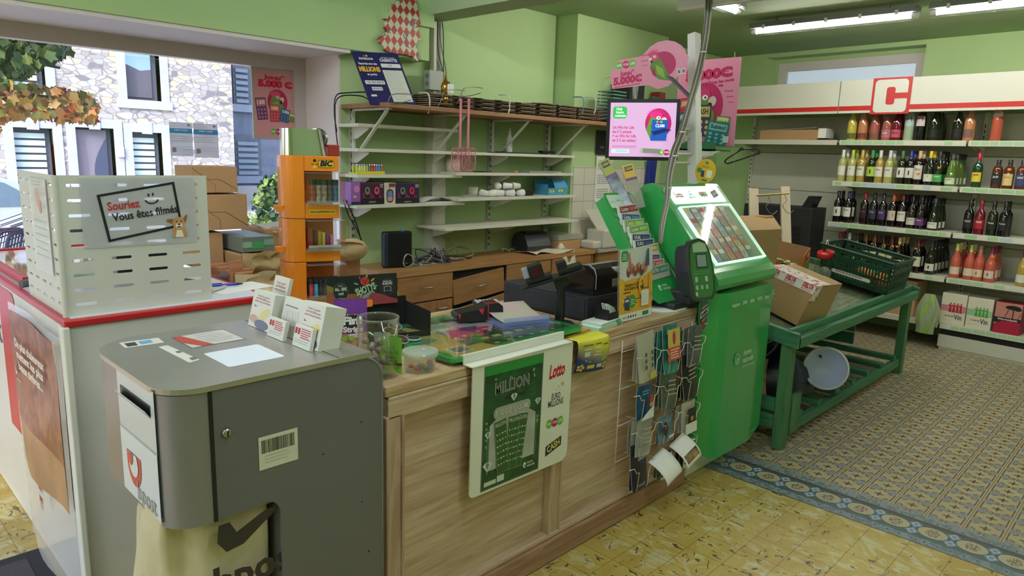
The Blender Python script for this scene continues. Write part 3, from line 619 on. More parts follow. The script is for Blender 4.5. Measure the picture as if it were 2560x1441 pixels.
def bk(px, py, w, h, t, lab, art, rz=-PI/2, lean=-.24): booklet('brochure', tuple(atZ(px, py, bz-.0)), w, h, t, lean, rz, lab, art)
bk(621, 812, .12, .105, .035, 'thick price brochure nearest the window in the post box top', tarif)
bk(668, 800, .085, .135, .010, 'single tall leaflet behind the first price brochure', tarif)
bk(697, 834, .10, .105, .020, 'ruled leaflet in the middle row of brochures', lambda a, w, h: (a.lines(w*.1, h*.8, w*.9, 1, .01, .004, (150, 150, 150)), [a.rect(w*(.1+.14*i), h*.1, w*(.17+.14*i), h*.7, [(226, 226, 226), (236, 214, 214)][i % 2], True) for i in range(6)]))
bk(742, 858, .105, .115, .060, 'thick stack of price brochures nearest the wooden counter', tarif)
bk(668, 838, .085, .052, .010, 'small white card with two red emblems before the brochures', card_)
bk(731, 862, .085, .056, .010, 'small white card with red lines and barcode at the front', card_)
# ================================================================ on and before the wooden counter
LG = '#1f9a45'; lot = mat('lottery_green_gloss', (50, 160, 80), .18, coat=.5); lotm = mat('lottery_green', (34, 150, 66), .4)
pan = mat('panel_cream_white', (226, 228, 214), .4)
def wfl(a, u, v, r, t=True):                 # three overlapping discs reading WIN FOR LIFE
    for i, (c, tx) in enumerate((((110, 180, 62), 'WIN'), ((190, 24, 106), 'FOR'), ((110, 180, 62), 'LIFE'))):
        a.ell(u+(i-1)*r*1.75, v, r, r, c, 20)
        if t: a.text(tx, u+(i-1)*r*1.75, v, r*.85, (250, 250, 245), w=r*(1.35 if tx != 'LIFE' else 1.3), bold=.01)
# lottery panel hooked over the counter edge
lp = root('lottery_poster_board', (1.50, 1.625, .445), 'white advertising board with green diamond lottery poster hooked on the counter front', 'poster board')
PWd, PHt = .515, .47
PM = basis((0, -.0, 0), (1, 0, 0), (0, 0, 1)) @ Matrix.Rotation(-.015, 4, 'Z')
a = MB(); a.prism(rrect(PWd, PHt, .03, 5, (PWd/2, PHt/2), rs=(0, 0, .02, .04)), -.005, 0, pan, PM); a.build('panel', lp)
a = MB(); a.bb(0, PWd, -.005, .045, PHt-.006, PHt+.0, pan); a.bb(0.0, PWd, .04, .046, PHt, PHt+.03, pan); a.bb(.0, PWd, .046, .06, PHt+.022, PHt+.027, pan); a.build('hook_flange', lp, bevel=.002)
a = Art(PM); X0, Y0, X1, Y1 = .055, .012, .345, .455
a.rect(X0-.004, Y0-.004, X1+.004, Y1+.004, (120, 124, 116)); dg = mat('poster_dark_green_print', (40, 92, 52), .35, noise=.5, nscale=18, col2=(16, 58, 34))
a.rect(X0, Y0, X1, Y1, dg); a.rect(X0, Y1-.032, X1, Y1, (38, 140, 58)); 
a.poly([(X0+.03, Y0+.065), (X1-.028, Y0+.065), (X1-.028, Y0+.23), (X0+.19, Y0+.27), (X0+.1, Y0+.27), (X0+.03, Y0+.23)], mat('poster_silver_print', (176, 182, 172), .3, noise=.25, nscale=9))
for f in ((.02, 3), (.026, 2)): a.rect(X0+f[0], Y0+.05, X0+f[0]+.0015, Y0+.22, (120, 170, 120), True); a.rect(X1-f[0], Y0+.05, X1-f[0]-.0015, Y0+.22, (120, 170, 120), True)
a.up()
a.text('MILLION', (X0+X1)/2-.01, Y1-.085, .058, (30, 34, 32), w=.175, bold=.05, rot=.03); a.text('MILLION', (X0+X1)/2-.01, Y1-.085, .058, (214, 216, 206), w=.170, bold=.02, rot=.03); a.text('MILLION', (X0+X1)/2-.01, Y1-.085, .058, (60, 64, 60), w=.165, bold=-.012, rot=.03)
a.rect(X0+.10, Y1-.133, X0+.13, Y1-.123, (34, 40, 36)); a.rect(X0+.165, Y1-.133, X0+.20, Y1-.123, (34, 40, 36))
dia = lambda u, v, s: (a.poly([(u-s, v+s*.2), (u-s*.5, v+s*.65), (u+s*.5, v+s*.65), (u+s, v+s*.2), (u, v-s)], (206, 212, 208)), a.poly([(u-s*.4, v+s*.2), (u-s*.2, v+s*.55), (u+s*.2, v+s*.55), (u+s*.4, v+s*.2), (u, v-s*.7)], (120, 130, 126)))
dia((X0+X1)/2, Y1-.13, .017); a.poly(rrect(.185, .042, .018, 4, ((X0+X1)/2-.005, Y1-.175)), (160, 168, 154)); a.text('1.000.000€', (X0+X1)/2-.005, Y1-.175, .036, (40, 48, 44), w=.172, bold=.03); a.text('1.000.000€', (X0+X1)/2-.005, Y1-.175, .036, (226, 228, 216), w=.170, bold=-.002)
for i, (dx, rt) in enumerate(((.035, -.14), (.0, -.05), (-.055, .12))):       # fanned scratch tickets
    cx, cy = (X0+X1)/2+dx, Y0+.142; cr, sr = math.cos(rt), math.sin(rt); q = lambda x, y: (cx+x*cr-y*sr, cy+x*sr+y*cr)
    a.poly([q(-.030, -.10), q(.030, -.10), q(.030, .10), q(-.030, .10)], (150, 150, 110)); a.poly([q(-.028, -.098), q(.028, -.098), q(.028, .098), q(-.028, .098)], (48, 92, 50))
    a.text('MILLION', *q(0, .085), .02, (206, 208, 190), w=.05, rot=rt); 
    for r_ in range(6):
        for c_ in range(4): s_ = .0035; p_ = q(-.02+c_*.0135, .05-r_*.023); a.ell(p_[0], p_[1], s_*1.3, s_, [(170, 190, 150), (130, 160, 110), (200, 206, 190)][(r_+c_) % 3], 7)
for u, v, s in ((X0+.022, Y0+.20, .015), (X1-.018, Y0+.27, .016), (X0+.025, Y0+.085, .022), (X0+.02, Y0+.03, 0.0)):
    if s: dia(u, v, s)
for i in range(14): u, v = X0+.012+rnd.random()*(X1-X0-.024), Y1-.045-rnd.random()*.03 if i < 7 else Y1-.2-rnd.random()*.09; a.ell(u if i < 7 else (X0+.015 if i % 2 else X1-.015), v, .006, .004, (120, 176, 100), 6, rot=i)
a.rect(X0+.012, Y0+.01, X0+.07, Y0+.026, (200, 210, 196)); a.rect(X0+.075, Y0+.01, X0+.11, Y0+.034, (200, 210, 196)); a.ell(X1-.075, Y0+.035, .008, .011, (230, 236, 228)); a.ell(X1-.073, Y0+.033, .004, .005, (48, 110, 60)); a.text('loterie', X1-.045, Y0+.040, .013, (230, 236, 228), w=.03); a.text('nationale', X1-.040, Y0+.027, .013, (230, 236, 228), w=.042)
cx = .43; a.text('Lotto', cx, .375, .072, (196, 30, 36), w=.088, bold=.04, shear=.15, rot=.05)
st_ = lambda u, v, r, c: a.poly([(u+(r if i % 2 == 0 else r*.42)*math.sin(2*PI*i/10), v+(r if i % 2 == 0 else r*.42)*math.cos(2*PI*i/10)) for i in range(10)], c)
for i, (u, v, r) in enumerate(((cx+.035, .318, .014), (cx+.012, .312, .006), (cx+.02, .300, .005), (cx-.002, .302, .004))): st_(u, v, r, (214, 170, 90))
a.text('EURO', cx, .275, .034, (36, 40, 70), w=.05, bold=.02); a.text('MILLIONS', cx, .249, .034, (36, 40, 70), w=.088, bold=.02)
wfl(a, cx, .172, .018); a.poly([(cx-.045, .045), (cx+.045, .070), (cx+.045, .108), (cx-.045, .085)], (40, 40, 62)); a.text('CASH', cx, .077, .036, (226, 208, 96), w=.074, bold=.03, rot=.27)
a.mb.build('artwork', lp)
# glass counter mat
cm = root('lottery_counter_mat', (1.462, 1.668, CZ+.028), 'green framed glass mat with printed lottery games lying on the counter', 'counter mat', rz=.02)
MW, MD = .70, .50
a = MB(); a.prism(rrect(MW, MD, .03, 5, (MW/2, MD/2)), -.012, 0, mat('mat_green_base', (46, 160, 80), .3)); a.build('base', cm)
a = MB(); a.prism(rrect(MW+.006, MD+.006, .03, 5, (MW/2, MD/2)), .003, .008, clear('green_edge_glass', (246, 252, 248))); a.build('glass_plate', cm)
a = MB(); a.bb(.02, MW-.1, .03, MD-.04, -.026, -.0125, pagee); a.build('support', cm)
a = Art(basis((0, 0, 0), (1, 0, 0), (0, 1, 0)), eps=.0002)
a.rect(.035, .05, MW-.035, MD-.03, (32, 84, 52)); a.poly([(.035, .02), (.24, .02), (.15, MD-.06), (.035, MD-.06)], (218, 176, 92)); a.rect(.06, .05, .14, .12, (236, 236, 226)); a.rect(.067, .056, .133, .114, (130, 136, 130)); a.ell(.08, .24, .05, .03, (110, 150, 130)); a.rect(.05, .30, .11, .34, (90, 110, 150))
a.poly([(.24, .10), (.215, .44), (.235, .44), (.265, .10)], (46, 160, 80)); a.text('WIN FOR LIFE', .17, .46, .02, (200, 230, 200), w=.09)
a.poly([(.17, .20), (.34, .17), (.52, .33), (.50, .38), (.25, .42)], (226, 182, 196)); a.poly([(.17, .20), (.32, .175), (.42, .26), (.24, .31)], (214, 50, 120)); a.poly([(.27, .27), (.34, .25), (.38, .29), (.30, .31)], (84, 60, 130))
for i in range(5): a.ell(.19+.045*i, .20+.008*i, .011, .009, (240, 220, 226), 10)
a.rect(.2, .33, .29, .39, (120, 170, 140)); a.rect(.38, .32, .42, .37, (120, 170, 140)); a.ell(.45, .34, .02, .016, (40, 40, 40))
for i in range(6):
    u = .24+.062*i; a.poly([(u, .075), (u+.05, .075), (u+.06, .15), (u+.01, .15)], [(90, 70, 60), (70, 100, 60), (120, 90, 90)][i % 3]); a.poly([(u+.012, .125), (u+.05, .122), (u+.055, .15), (u+.015, .15)], (206, 200, 110)); a.ell(u+.028, .065, .012, .008, (214, 208, 130), 10)
    a.rect(u+.02, .165, u+.06, .22, [(150, 150, 80), (40, 60, 40), (130, 70, 60)][i % 3])
a.poly([(.52, .17), (.62, .18), (.60, .25), (.50, .24)], (220, 196, 70)); a.ell(.60, .12, .022, .018, (120, 190, 230)); a.rect(.66, .10, .674, .24, (222, 226, 216)); a.rect(.635, .26, .645, .36, (222, 226, 216)); a.text('loterie nationale', .35, .455, .02, (200, 230, 200), w=.14)
a.rect(.40, .40, .50, .45, (60, 120, 90)); a.poly([(.16, .10), (.235, .10), (.235, .17), (.16, .17)], (90, 110, 90))
a.mb.build('printed_sheet', cm)
# pink swatter reflection is real light; card terminal
ct = root('card_terminal', tuple(atZ(1195, 795, CZ+.04)), 'black card payment terminal with red accents face down on the green mat', 'card terminal', rz=-.42)
tb = mat('terminal_black', (26, 26, 30), .4); tr_ = mat('terminal_red', (214, 40, 52), .35)
XZr = lambda y0: Matrix(((1, 0, 0, 0), (0, 0, 1, 0), (0, 1, 0, 0), (0, 0, 0, 1)))
a = MB(); a.prism([(-.10, .004), (-.09, -.004), (.02, -.004), (.035, -.005), (.088, -.005), (.095, .01), (.092, .052), (.075, .066), (.03, .062), (.0, .045), (-.095, .030), (-.104, .02)], -.04, .04, tb, XZr(0)); a.build('body', ct, bevel=.006, seg=3)
a = MB(); a.bb(.028, .031, -.0405, .0405, .0, .062, tr_); a.bb(.03, .075, -.030, -.026, .064, .067, tr_); a.prism([(-.012, .043), (.012, .047), (.006, .022)], -.0415, -.0405, tr_, XZr(0)); a.prism([(-.097, .028), (-.085, .029), (-.090, .008)], -.0415, -.0405, tr_, XZr(0)); a.build('red_trim', ct)
a = MB(); a.bb(.094, .097, -.028, .028, .008, .036, mat('terminal_label', (214, 220, 190), .4)); a.bb(.0968, .0975, -.018, -.010, .014, .030, tb); a.bb(.0968, .0975, -.004, .02, .018, .027, ink((110, 160, 90))); a.build('label', ct)
cl = root('calculator', tuple(atZ(1218, 762, CZ+.036)), 'small dark calculator with grey and red keys behind the card terminal', 'calculator', rz=-.5)
a = MB(); a.bb(-.06, .06, -.045, .045, 0, .012, blackm); a.build('body', cl, bevel=.003)
for i in range(6):
    for j in range(4): a = MB(); a.bb(-.052+.018*i, -.039+.018*i, -.038+.02*j, -.024+.02*j, .012, .017, tr_ if (i, j) in ((2, 0), (3, 0)) else mat('key_grey', (206, 208, 204), .5)); a.build('key', cl)
ac = root('acrylic_coin_tray', tuple(atZ(1290, 800, CZ+.04)), 'clear blue-edged acrylic tray with curved picture sheet on the green mat', 'coin tray', rz=-.28)
tray = clear('tray_acrylic', (228, 234, 255), diff=(190, 206, 255), fac=.75, rough=.05)
a = MB(); a.bb(-.10, .10, -.09, -.078, 0, .03, tray); a.bb(-.10, .10, -.09, .09, 0, .010, tray); a.bb(-.11, .12, -.10, .08, -.012, -.002, tray); a.build('tray', ac)
a = MB(); a.grid(lambda u, v: (-.10+.20*u, -.085+.20*v, .014+.035*v*v), 8, 8, mat('faded_picture', (206, 178, 176), .2, noise=.4, nscale=16, col2=(190, 196, 170))); a.build('picture_sheet', ac)
a = MB(); a.bb(-.03, .03, 0, .12, 0, .003, paper); r_ = root('loose_receipt', tuple(atZ(1372, 795, CZ+.001)), 'white slip of paper beside the scanner stand', 'paper', rz=.9); a.build('slip', r_)
# barcode scanner on a stand
ss = root('scanner_stand', (2.215, 1.86, CZ), 'black post stand holding a payment reader beside the cash drawer', 'stand')
a = MB(); a.lathe([(0, 0), (.062, 0), (.06, .006), (.03, .010)], black, 24); a.cyl((0, 0, .005), (0, 0, .11), .021, black, 18); a.cyl((0, 0, .09), (0, 0, .18), .018, black, 18); a.build('pole', ss)
a = MB(); HM = T(-.01, 0, .20) @ Matrix.Rotation(-.75, 4, 'Z') @ Matrix.Rotation(-.32, 4, 'Y')
a.bb(-.03, .03, -.014, .014, -.04, .0, black, HM); a.bb(-.13, .11, -.045, .045, 0, .012, black, HM); a.prism([(-.17, .002), (-.13, .0), (-.13, .012)], -.04, .04, black, HM @ XZr(0)); a.build('bracket', ss, bevel=.002)
a = MB(); a.bb(-.14, -.03, -.04, .04, .016, .03, black, HM); a.bb(0, .10, -.035, .035, .018, .035, black, HM); a.build('reader_plate', ss, bevel=.002)
a = MB(); a.bb(-.12, -.06, -.035, .035, .03, .085, black, HM); a.bb(-.145, -.12, -.025, .025, .04, .08, mat('reader_grey', (150, 154, 164), .3), HM); a.bb(-.108, -.072, -.0365, -.034, .042, .072, mat('reader_window', (70, 16, 24), .1), HM); a.bb(0, .04, -.03, .03, .035, .065, black, HM); a.build('reader_head', ss, bevel=.003)
dwx = root('cash_drawer', (2.32, 1.80, CZ), 'wide black metal cash drawer on the counter under the receipt printer', 'cash drawer')
dkb = mat('drawer_black', (48, 49, 56), .5, noise=.08, nscale=4)
a = MB(); a.bb(0, .42, 0, .50, 0.004, .108, dkb); a.build('body', dwx, bevel=.003); a = MB(); a.bb(-.006, 0, .01, .49, .014, .098, dkb); a.build('drawer_front', dwx, bevel=.002)
a = MB(); a.prism(rrect(.10, .022, .01, 4, (.14, .075)), -.001, .002, black, basis((0, 0, 0), (1, 0, 0), (0, 0, 1))); a.build('side_recess', dwx)
pr = root('receipt_printer', (2.36, 1.80, CZ+.108), 'glossy black receipt printer with rounded lid on the cash drawer', 'printer')
gl = mat('gloss_black', (12, 12, 18), .08)
a = MB(); YZ = Matrix(((0, 0, 1, 0), (1, 0, 0, 0), (0, 1, 0, 0), (0, 0, 0, 1)))
a.bb(0.01, .21, .01, .17, 0, .02, blackm)
a.prism([(0, .02), (.18, .02), (.18, .07), (.15, .10), (.08, .128), (.04, .130), (.012, .115), (0, .09)], 0, .24, gl, YZ); a.build('case', pr, bevel=.004)
a = MB(); a.prism([(.0, .03), (-.0015, .03), (-.0015, .09), (.01, .118), (.04, .1335), (.042, .131)], .012, .016, mat('lid_edge', (170, 176, 190), .3), YZ); a.build('lid_edge', pr)
a = Art(basis((.13, -.001, .03), (1, 0, 0), (0, 0, 1))); a.rect(0, 0, .06, .035, (150, 160, 150)); a.lines(.005, .03, .055, 5, .006, .0015, (80, 90, 84)); a.mb.build('rating_label', pr)
# stacks of slips and the small black box
for k, (dz, w, h) in enumerate(((0, .20, .014), (.014, .17, .012))):
    r_ = root('lottery_slip_pad', (2.235-.0+k*.02, 1.665+k*.005, CZ+dz), ['lower pad of pale green lottery slips lying on the counter', 'upper pad of pale green lottery slips under the small black box'][k], 'paper pad', 'pads of lottery slips', rz=.12)
    a = MB(); a.bb(0, w, 0, .095, 0, h, mat('pad_green', (176, 214, 190), .8, noise=.15, nscale=200, stretch=(1, 1, 40))); a.bb(0.002, w-.002, .002, .093, h, h+.0006, paper); a.bb(w-.05, w-.01, -.0006, .0, 0, h, ink((96, 160, 112))); a.build('pages', r_)
kb = root('card_box', (2.33, 1.69, CZ+.027), 'small black open box holding white cards on the slip pads', 'box', rz=.08)
a = MB(); a.bb(0, .115, 0, .07, 0, .003, black); a.bb(0, .003, 0, .07, 0, .045, black); a.bb(.112, .115, 0, .07, 0, .04, black); a.bb(0, .115, 0, .003, 0, .032, black); a.bb(0, .115, .067, .07, 0, .052, black); a.build('box', kb, bevel=.0015)
for i in range(4): a = MB(); a.bb(-.012, .075, -.0008, .0008, 0, .05, paper if i % 2 else mat('card_green_tint', (196, 216, 200), .6), T(.045, .018+.010*i, .014) @ Matrix.Rotation(.42, 4, 'Y') @ Matrix.Rotation(-.5, 4, 'X')); a.build('card', kb)
# yellow club sign in acrylic
def frame3(BL, BR, TL): BL, BR, TL = Vector(BL), Vector(BR), Vector(TL); return basis(BL, BR-BL, TL-BL), (BR-BL).length, (TL-BL).length
cs = root('club_sign', (2.40, 1.70, CZ), 'upright acrylic sign with yellow leaflet of cheering friends on the counter', 'sign')
F_, w, h = frame3((.0, -.01, .004), (.265, .0, .0), (-.09, .03, .325)); F_ = basis((0, -.01, .004), (.97, .03, 0), (-.12, .05, .99)); w, h = .265, .315
a = MB(); a.box((w/2, h/2, -.003), (w, h, .006), acryl, F_); a.build('acrylic_holder', cs)
a = Art(F_, eps=.0006); a.rect(.003, .003, w-.003, h-.003, (226, 170, 46)); a.rect(.003, .003, w-.003, .035, (228, 232, 224))
a.poly([(.003, h*.62), (.05, h*.56), (.11, h*.58), (.18, h*.56), (.23, h*.63), (w-.003, h*.66), (w-.003, h-.003), (.003, h-.003)], (206, 212, 208))
for i in range(6): a.ell(.07+.025*i, h*.68+.012*(i % 2), .016, .024, [(126, 60, 56), (170, 96, 80), (120, 80, 70), (150, 70, 60), (90, 60, 66), (180, 120, 96)][i]); a.ell(.07+.025*i, h*.72+.012*(i % 2), .010, .012, (196, 140, 116))
a.poly([(.07, h*.75), (.065, h*.93), (.075, h*.95), (.09, h*.78)], (190, 120, 100)); a.poly([(.19, h*.72), (.205, h*.97), (.22, h*.97), (.225, h*.74)], (70, 84, 110))
a.rr(.015, h-.055, .065, h-.008, .012, (40, 150, 76)); a.text('Club', .040, h-.024, .014, (240, 245, 240)); a.lines(.022, h-.033, .06, 2, .009, .003, (240, 245, 240))
a.text('Rejoignez le Club', .105, h*.50, .022, (60, 50, 30), w=.12, bold=.02); a.text('de la Loterie Nationale !', .125, h*.45, .022, (60, 50, 30), w=.165, bold=.02)
a.text('OUI', .20, h*.45, .12, (232, 184, 74), w=.11, bold=.03)
for i in range(3): a.rr(.035, h*(.345-.055*i)-.006, .047, h*(.345-.055*i)+.006, .002, [(120, 190, 150), (230, 220, 180), (60, 150, 90)][i]); a.rect(.053, h*(.345-.055*i)-.002, .053+[.06, .12, .09][i], h*(.345-.055*i)+.002, (110, 90, 40))
a.rect(.035, h*.39, .09, h*.405, (60, 50, 30)); a.poly([(.045, .05), (.085, .045), (.078, .105), (.040, .10)], (56, 60, 90)); a.rect(.047, .085, .075, .095, (200, 210, 220)); a.ell(.105, .083, .023, .030, (40, 150, 76)); a.lines(.09, .092, .122, 3, .009, .003, (230, 240, 230)); a.rr(.165, .055, .225, .125, .005, (236, 236, 230)); a.rect(.173, .064, .217, .116, (226, 226, 220)); a.rect(.165, .132, .222, .136, (110, 90, 40))
for i in range(4): a.ell(.075+.019*i, .018, .006, .006, [(196, 40, 60), (40, 50, 90), (60, 100, 130), (200, 60, 90)][i], 12)
a.rect(.03, .013, .06, .022, (150, 190, 160)); a.rr(.185, .010, .235, .028, .002, (50, 130, 80)); a.mb.build('leaflet', cs)
# flyers curling over the counter edge
fy = root('festival_flyer', (2.03, 1.66, CZ), 'blue and yellow flyer with yellow flowers curling over the counter edge', 'flyer')
def fl_pt(u, v):                           # v: 1 on the counter, 0 at the hanging tip
    s_ = v; y = -.03 if s_ < .75 else -.03+.03*((s_-.75)/.25); z = -.135+.14*min(1, s_/.82) if s_ < .82 else .004
    y = (-.012-.035*math.sin(min(1, s_/.8)*PI*.55)) if s_ < .8 else -.047+(s_-.8)/.2*.07
    return (.0+.20*u+.03*(1-v)+.012*math.sin(u*PI), y-.012*math.sin(u*PI)*(1-v), z-.02*u*(1-v))
m_f, nt, b, vec, (x, y, z) = base_nodes('flyer_print', .35)
c = mixc(nt, ((z+.10)*11+x*4-.35+(noise_node(nt, vec, 8, 2)-.5)*.6).mn(1).mx(0), lin((36, 60, 136)), lin((226, 216, 56))); nt.links.new(c, b.inputs['Base Color'])
a = MB(); a.grid(fl_pt, 12, 16, m_f); a.build('sheet', fy, solid=.0012)
a = MB()
def on(u, v, k=0): p = fl_pt(u, v); return Vector((p[0], p[1]-.0015-k, p[2]+.0005))
def patch(a, pts, c, k=0): a.add([on(*p, k) for p in pts], [tuple(range(len(pts)))], ink(c))
for (uc, sgn) in ((.12, 1), (.88, 1)):
    for j in range(5): t = 2*PI*j/5; patch(a, [(uc+.085*math.cos(t+q)*rr_, .12+.085*math.sin(t+q)*rr_) for q, rr_ in ((0, .1), (-.5, .9), (0, 1.2), (.5, .9))], (244, 224, 90), .0004)
    patch(a, [(uc+.03*math.cos(2*PI*i/8), .12+.03*math.sin(2*PI*i/8)) for i in range(8)], (206, 60, 40), .0008)
patch(a, [(.28, .08), (.48, .08), (.48, .17), (.28, .17)], (230, 210, 70), .0002); patch(a, [(.56, .08), (.76, .08), (.76, .17), (.56, .17)], (214, 214, 206), .0002); patch(a, [(.16, .40), (.30, .40), (.30, .52), (.16, .52)], (214, 220, 220), .0002)
for i, (u0, u1, v) in enumerate(((.12, .38, .66), (.45, .65, .66), (.72, .9, .62), (.15, .34, .57), (.42, .64, .58), (.45, .62, .47), (.4, .65, .40), (.3, .8, .24), (.2, .85, .28))): patch(a, [(u0, v), (u1, v), (u1, v+.025), (u0, v+.025)], [(60, 110, 80), (230, 235, 235)][i > 2], .0002)
a.build('print', fy)
fy2 = root('folded_flyer', (2.06, 1.68, CZ+.002), 'flat yellow and orange flyers lying behind the curling flyer', 'flyer', rz=.15)
a = MB(); a.bb(0, .17, 0, .06, 0, .004, mat('yellow_orange_print', (226, 196, 60), .4, noise=.5, nscale=30, col2=(206, 90, 50))); a.build('sheet', fy2)
# clear tube, bucket, bag, box of small bottles
tb_ = root('clear_tube_jar', (1.235, 1.77, CZ+.002), 'tall clear plastic cylinder with wrapped sweets on the counter corner', 'jar')
a = MB(); a.lathe([(.0, 0), (.064, 0), (.065, .185), (.062, .185), (.061, .004), (0, .004)], clear('jar_acrylic', (248, 250, 250)), 36); a.build('cylinder', tb_)
a = MB(); a.lathe([(.0652, .180), (.0662, .1855), (.064, .188), (.062, .185)], acryl, 36); a.build('rim', tb_)
candy = mat('candy_wrapper', (96, 76, 70), .2, .3, noise=.8, nscale=120, col2=(190, 180, 170), bump=.6, bscale=160)
for i in range(16):
    t = i*2.4; r0 = .036*(.4+.6*((i*37) % 10)/10); c = root('wrapped_sweet', (1.235+r0*math.cos(t)-.012, 1.77+r0*math.sin(t), CZ+.02+.0065*i), 'dark wrapped sweet in the clear plastic cylinder', 'sweet', 'wrapped sweets in the clear cylinder')
    a = MB(); a.sph((0, 0, 0), .0125, candy, 10, 6, sc=(1, 1, .85)); a.build('sweet', c)
sb = root('sweet_packet', (1.262, 1.745, CZ+.008), 'torn clear packet with lime green label inside the plastic cylinder', 'packet', rz=-.85)
a = MB(); a.grid(lambda u, v: (-.035+.075*u, .012*math.sin(u*PI)-.012, .118*v), 6, 6, mat('lime_label', (132, 196, 70), .4, noise=.06, nscale=20)); a.build('label', sb)
a = Art(basis((-.03, -.013, 0), (1, 0, 0), (0, 0, 1))); a.text('Natural', .035, .07, .016, (44, 90, 40), w=.045); a.text('Kiss', .035, .055, .016, (30, 60, 30), w=.03, bold=.03); a.text('& Mint', .035, .042, .016, (44, 90, 40), w=.042); a.rect(.0, .028, .07, .036, (90, 50, 40)); a.mb.build('print', sb)
a = MB(); a.grid(lambda u, v: (-.05+.05*u, .005*math.sin(u*9+v*5), .02+.11*v), 6, 8, clear('packet_film', (240, 240, 240), diff=(230, 232, 230), fac=.6, rough=.1)); a.build('film', sb)
bk_ = root('sweet_tub', (1.365, 1.725, CZ), 'clear round tub with red, blue and orange sweets beside the tall cylinder', 'tub')
cloudy = clear('tub_plastic', (244, 246, 242), diff=(226, 230, 220), fac=.8, rough=.1)
a = MB(); a.lathe([(0, .001), (.047, .001), (.053, .055), (.057, .055), (.057, .063)], cloudy, 30); a.build('tub', bk_)
a = MB(); a.lathe([(.058, .052), (.0585, .067), (.054, .067), (.053, .061), (0, .061)], clear('lid_plastic', (236, 240, 228), diff=(214, 220, 204), fac=.55, rough=.1), 30); a.build('lid', bk_)
for i, (dx, dy, dz, c, q) in enumerate(((-.03, -.02, .016, (206, 50, 50), 1), (-.02, .02, .014, (220, 80, 60), 1), (.0, -.03, .022, (180, 130, 70), 1), (.012, -.032, .02, (24, 110, 170), 1.5), (.005, -.028, .012, (20, 96, 160), 1.3), (.03, -.012, .024, (214, 60, 60), 1), (.034, -.01, .014, (232, 160, 60), 1.1), (.02, .02, .014, (240, 180, 80), 1), (.028, -.02, .01, (240, 226, 210), .7), (.0, .0, .012, (60, 130, 180), 1.2))):
    r_ = root('gummy_sweet', (1.365+dx, 1.725+dy, CZ+dz), '%s gummy sweet in the clear round tub' % ['red', 'coral', 'brown', 'large blue', 'flat blue', 'bright red', 'orange', 'yellow', 'small white', 'pale blue'][i], 'sweet', 'gummy sweets in the tub'); a = MB(); a.sph((0, 0, 0), .010*q, mat('gummy_%d' % i, c, .25), 10, 6, sc=(1, 1, .7)); a.build('sweet', r_)
fb = root('sour_strips_bag', (1.285, 2.0, CZ), 'purple bag of sour strips standing between the post box and the cylinder', 'sweet bag', rz=-.35)
purp = mat('bag_purple', (122, 60, 160), .25, bump=.3, bscale=30)
a = MB(); a.grid(lambda u, v: (-.055+.11*u+.0*(v), -.012*math.sin(u*PI)*math.sin(v*PI)-.003, .20*v), 8, 12, purp, mfn=lambda u, v: purp if v > .38 else mat('bag_sweets_print', (214, 176, 120), .25, noise=.6, nscale=20, col2=(150, 120, 150), stretch=(3, 3, .4))); a.grid(lambda u, v: (.055-.11*u, .012*math.sin(u*PI)*math.sin(v*PI)+.003, .20*v), 6, 8, purp); a.build('pouch', fb)
a = Art(basis((-.055, -.017, 0), (1, 0, 0), (0, 0, 1))); a.ell(.058, .128, .044, .021, (32, 34, 56)); a.text('Fini', .055, .128, .036, (240, 240, 236), w=.066, bold=.06)
for i in range(5): a.ell(.04+.008*i, .150, .003, .003, [(230, 200, 60), (90, 170, 70), (206, 50, 50), (240, 150, 60), (90, 150, 210)][i], 8)
a.text('Strips', .058, .098, .026, (240, 232, 226), w=.068, bold=.05); a.text('sour', .066, .078, .026, (240, 232, 226), w=.045, bold=.05); a.ell(.03, .068, .009, .009, (150, 196, 60)); a.ell(.052, .068, .009, .009, (150, 196, 60)); a.mb.build('print', fb)
sx = root('bottle_display_box', (1.31, 2.03, CZ), 'black cardboard display box with devil head logo for small drink bottles', 'display box', rz=-.22)
dk = mat('box_black_print', (26, 26, 28), .4); dki = mat('box_inside_black', (18, 18, 19), .8)
a = MB(); a.bb(0, .30, 0, .003, 0, .05, dk); a.bb(0, .003, 0, .22, 0, .12, dki); a.bb(.297, .30, 0, .22, 0, .12, dki); a.bb(0, .30, .217, .22, 0, .14, dki); a.bb(0, .30, 0, .22, 0, .003, dki); a.build('box', sx)
hm = basis((-.02, .20, .12), (1, -.02, 0), (-.05, .10, 1)); hw, hh = .275, .115
a = MB(); a.box((hw/2, hh/2, -.0015), (hw, hh, .003), dk, hm); a.build('header_card', sx)
a = Art(hm)
a.poly([(.0, hh*.55), (.05, hh*.42), (.12, hh*.40), (.20, hh*.36), (hw, hh*.10), (hw, 0), (0, 0)], (150, 84, 60)); a.poly([(.17, hh*.40), (hw, hh*.12), (hw, 0), (.15, 0)], (150, 54, 64)); a.poly([(0, hh*.75), (.025, hh*.66), (.025, hh*.5), (0, hh*.52)], (130, 120, 50))
a.ell(.052, hh*.50, .029, .033, (70, 120, 90)); a.ell(.052, hh*.50, .0275, .0315, (28, 40, 36)); a.text('Alc. 30%', .052, hh*.58, .017, (230, 235, 220), w=.045, bold=.02); a.text('vol', .052, hh*.44, .016, (230, 235, 220), bold=.02); a.text('€25ml', .052, hh*.27, .011, (150, 190, 160)); a.text('SHOT', .052, hh*.69, .007, (200, 210, 200))
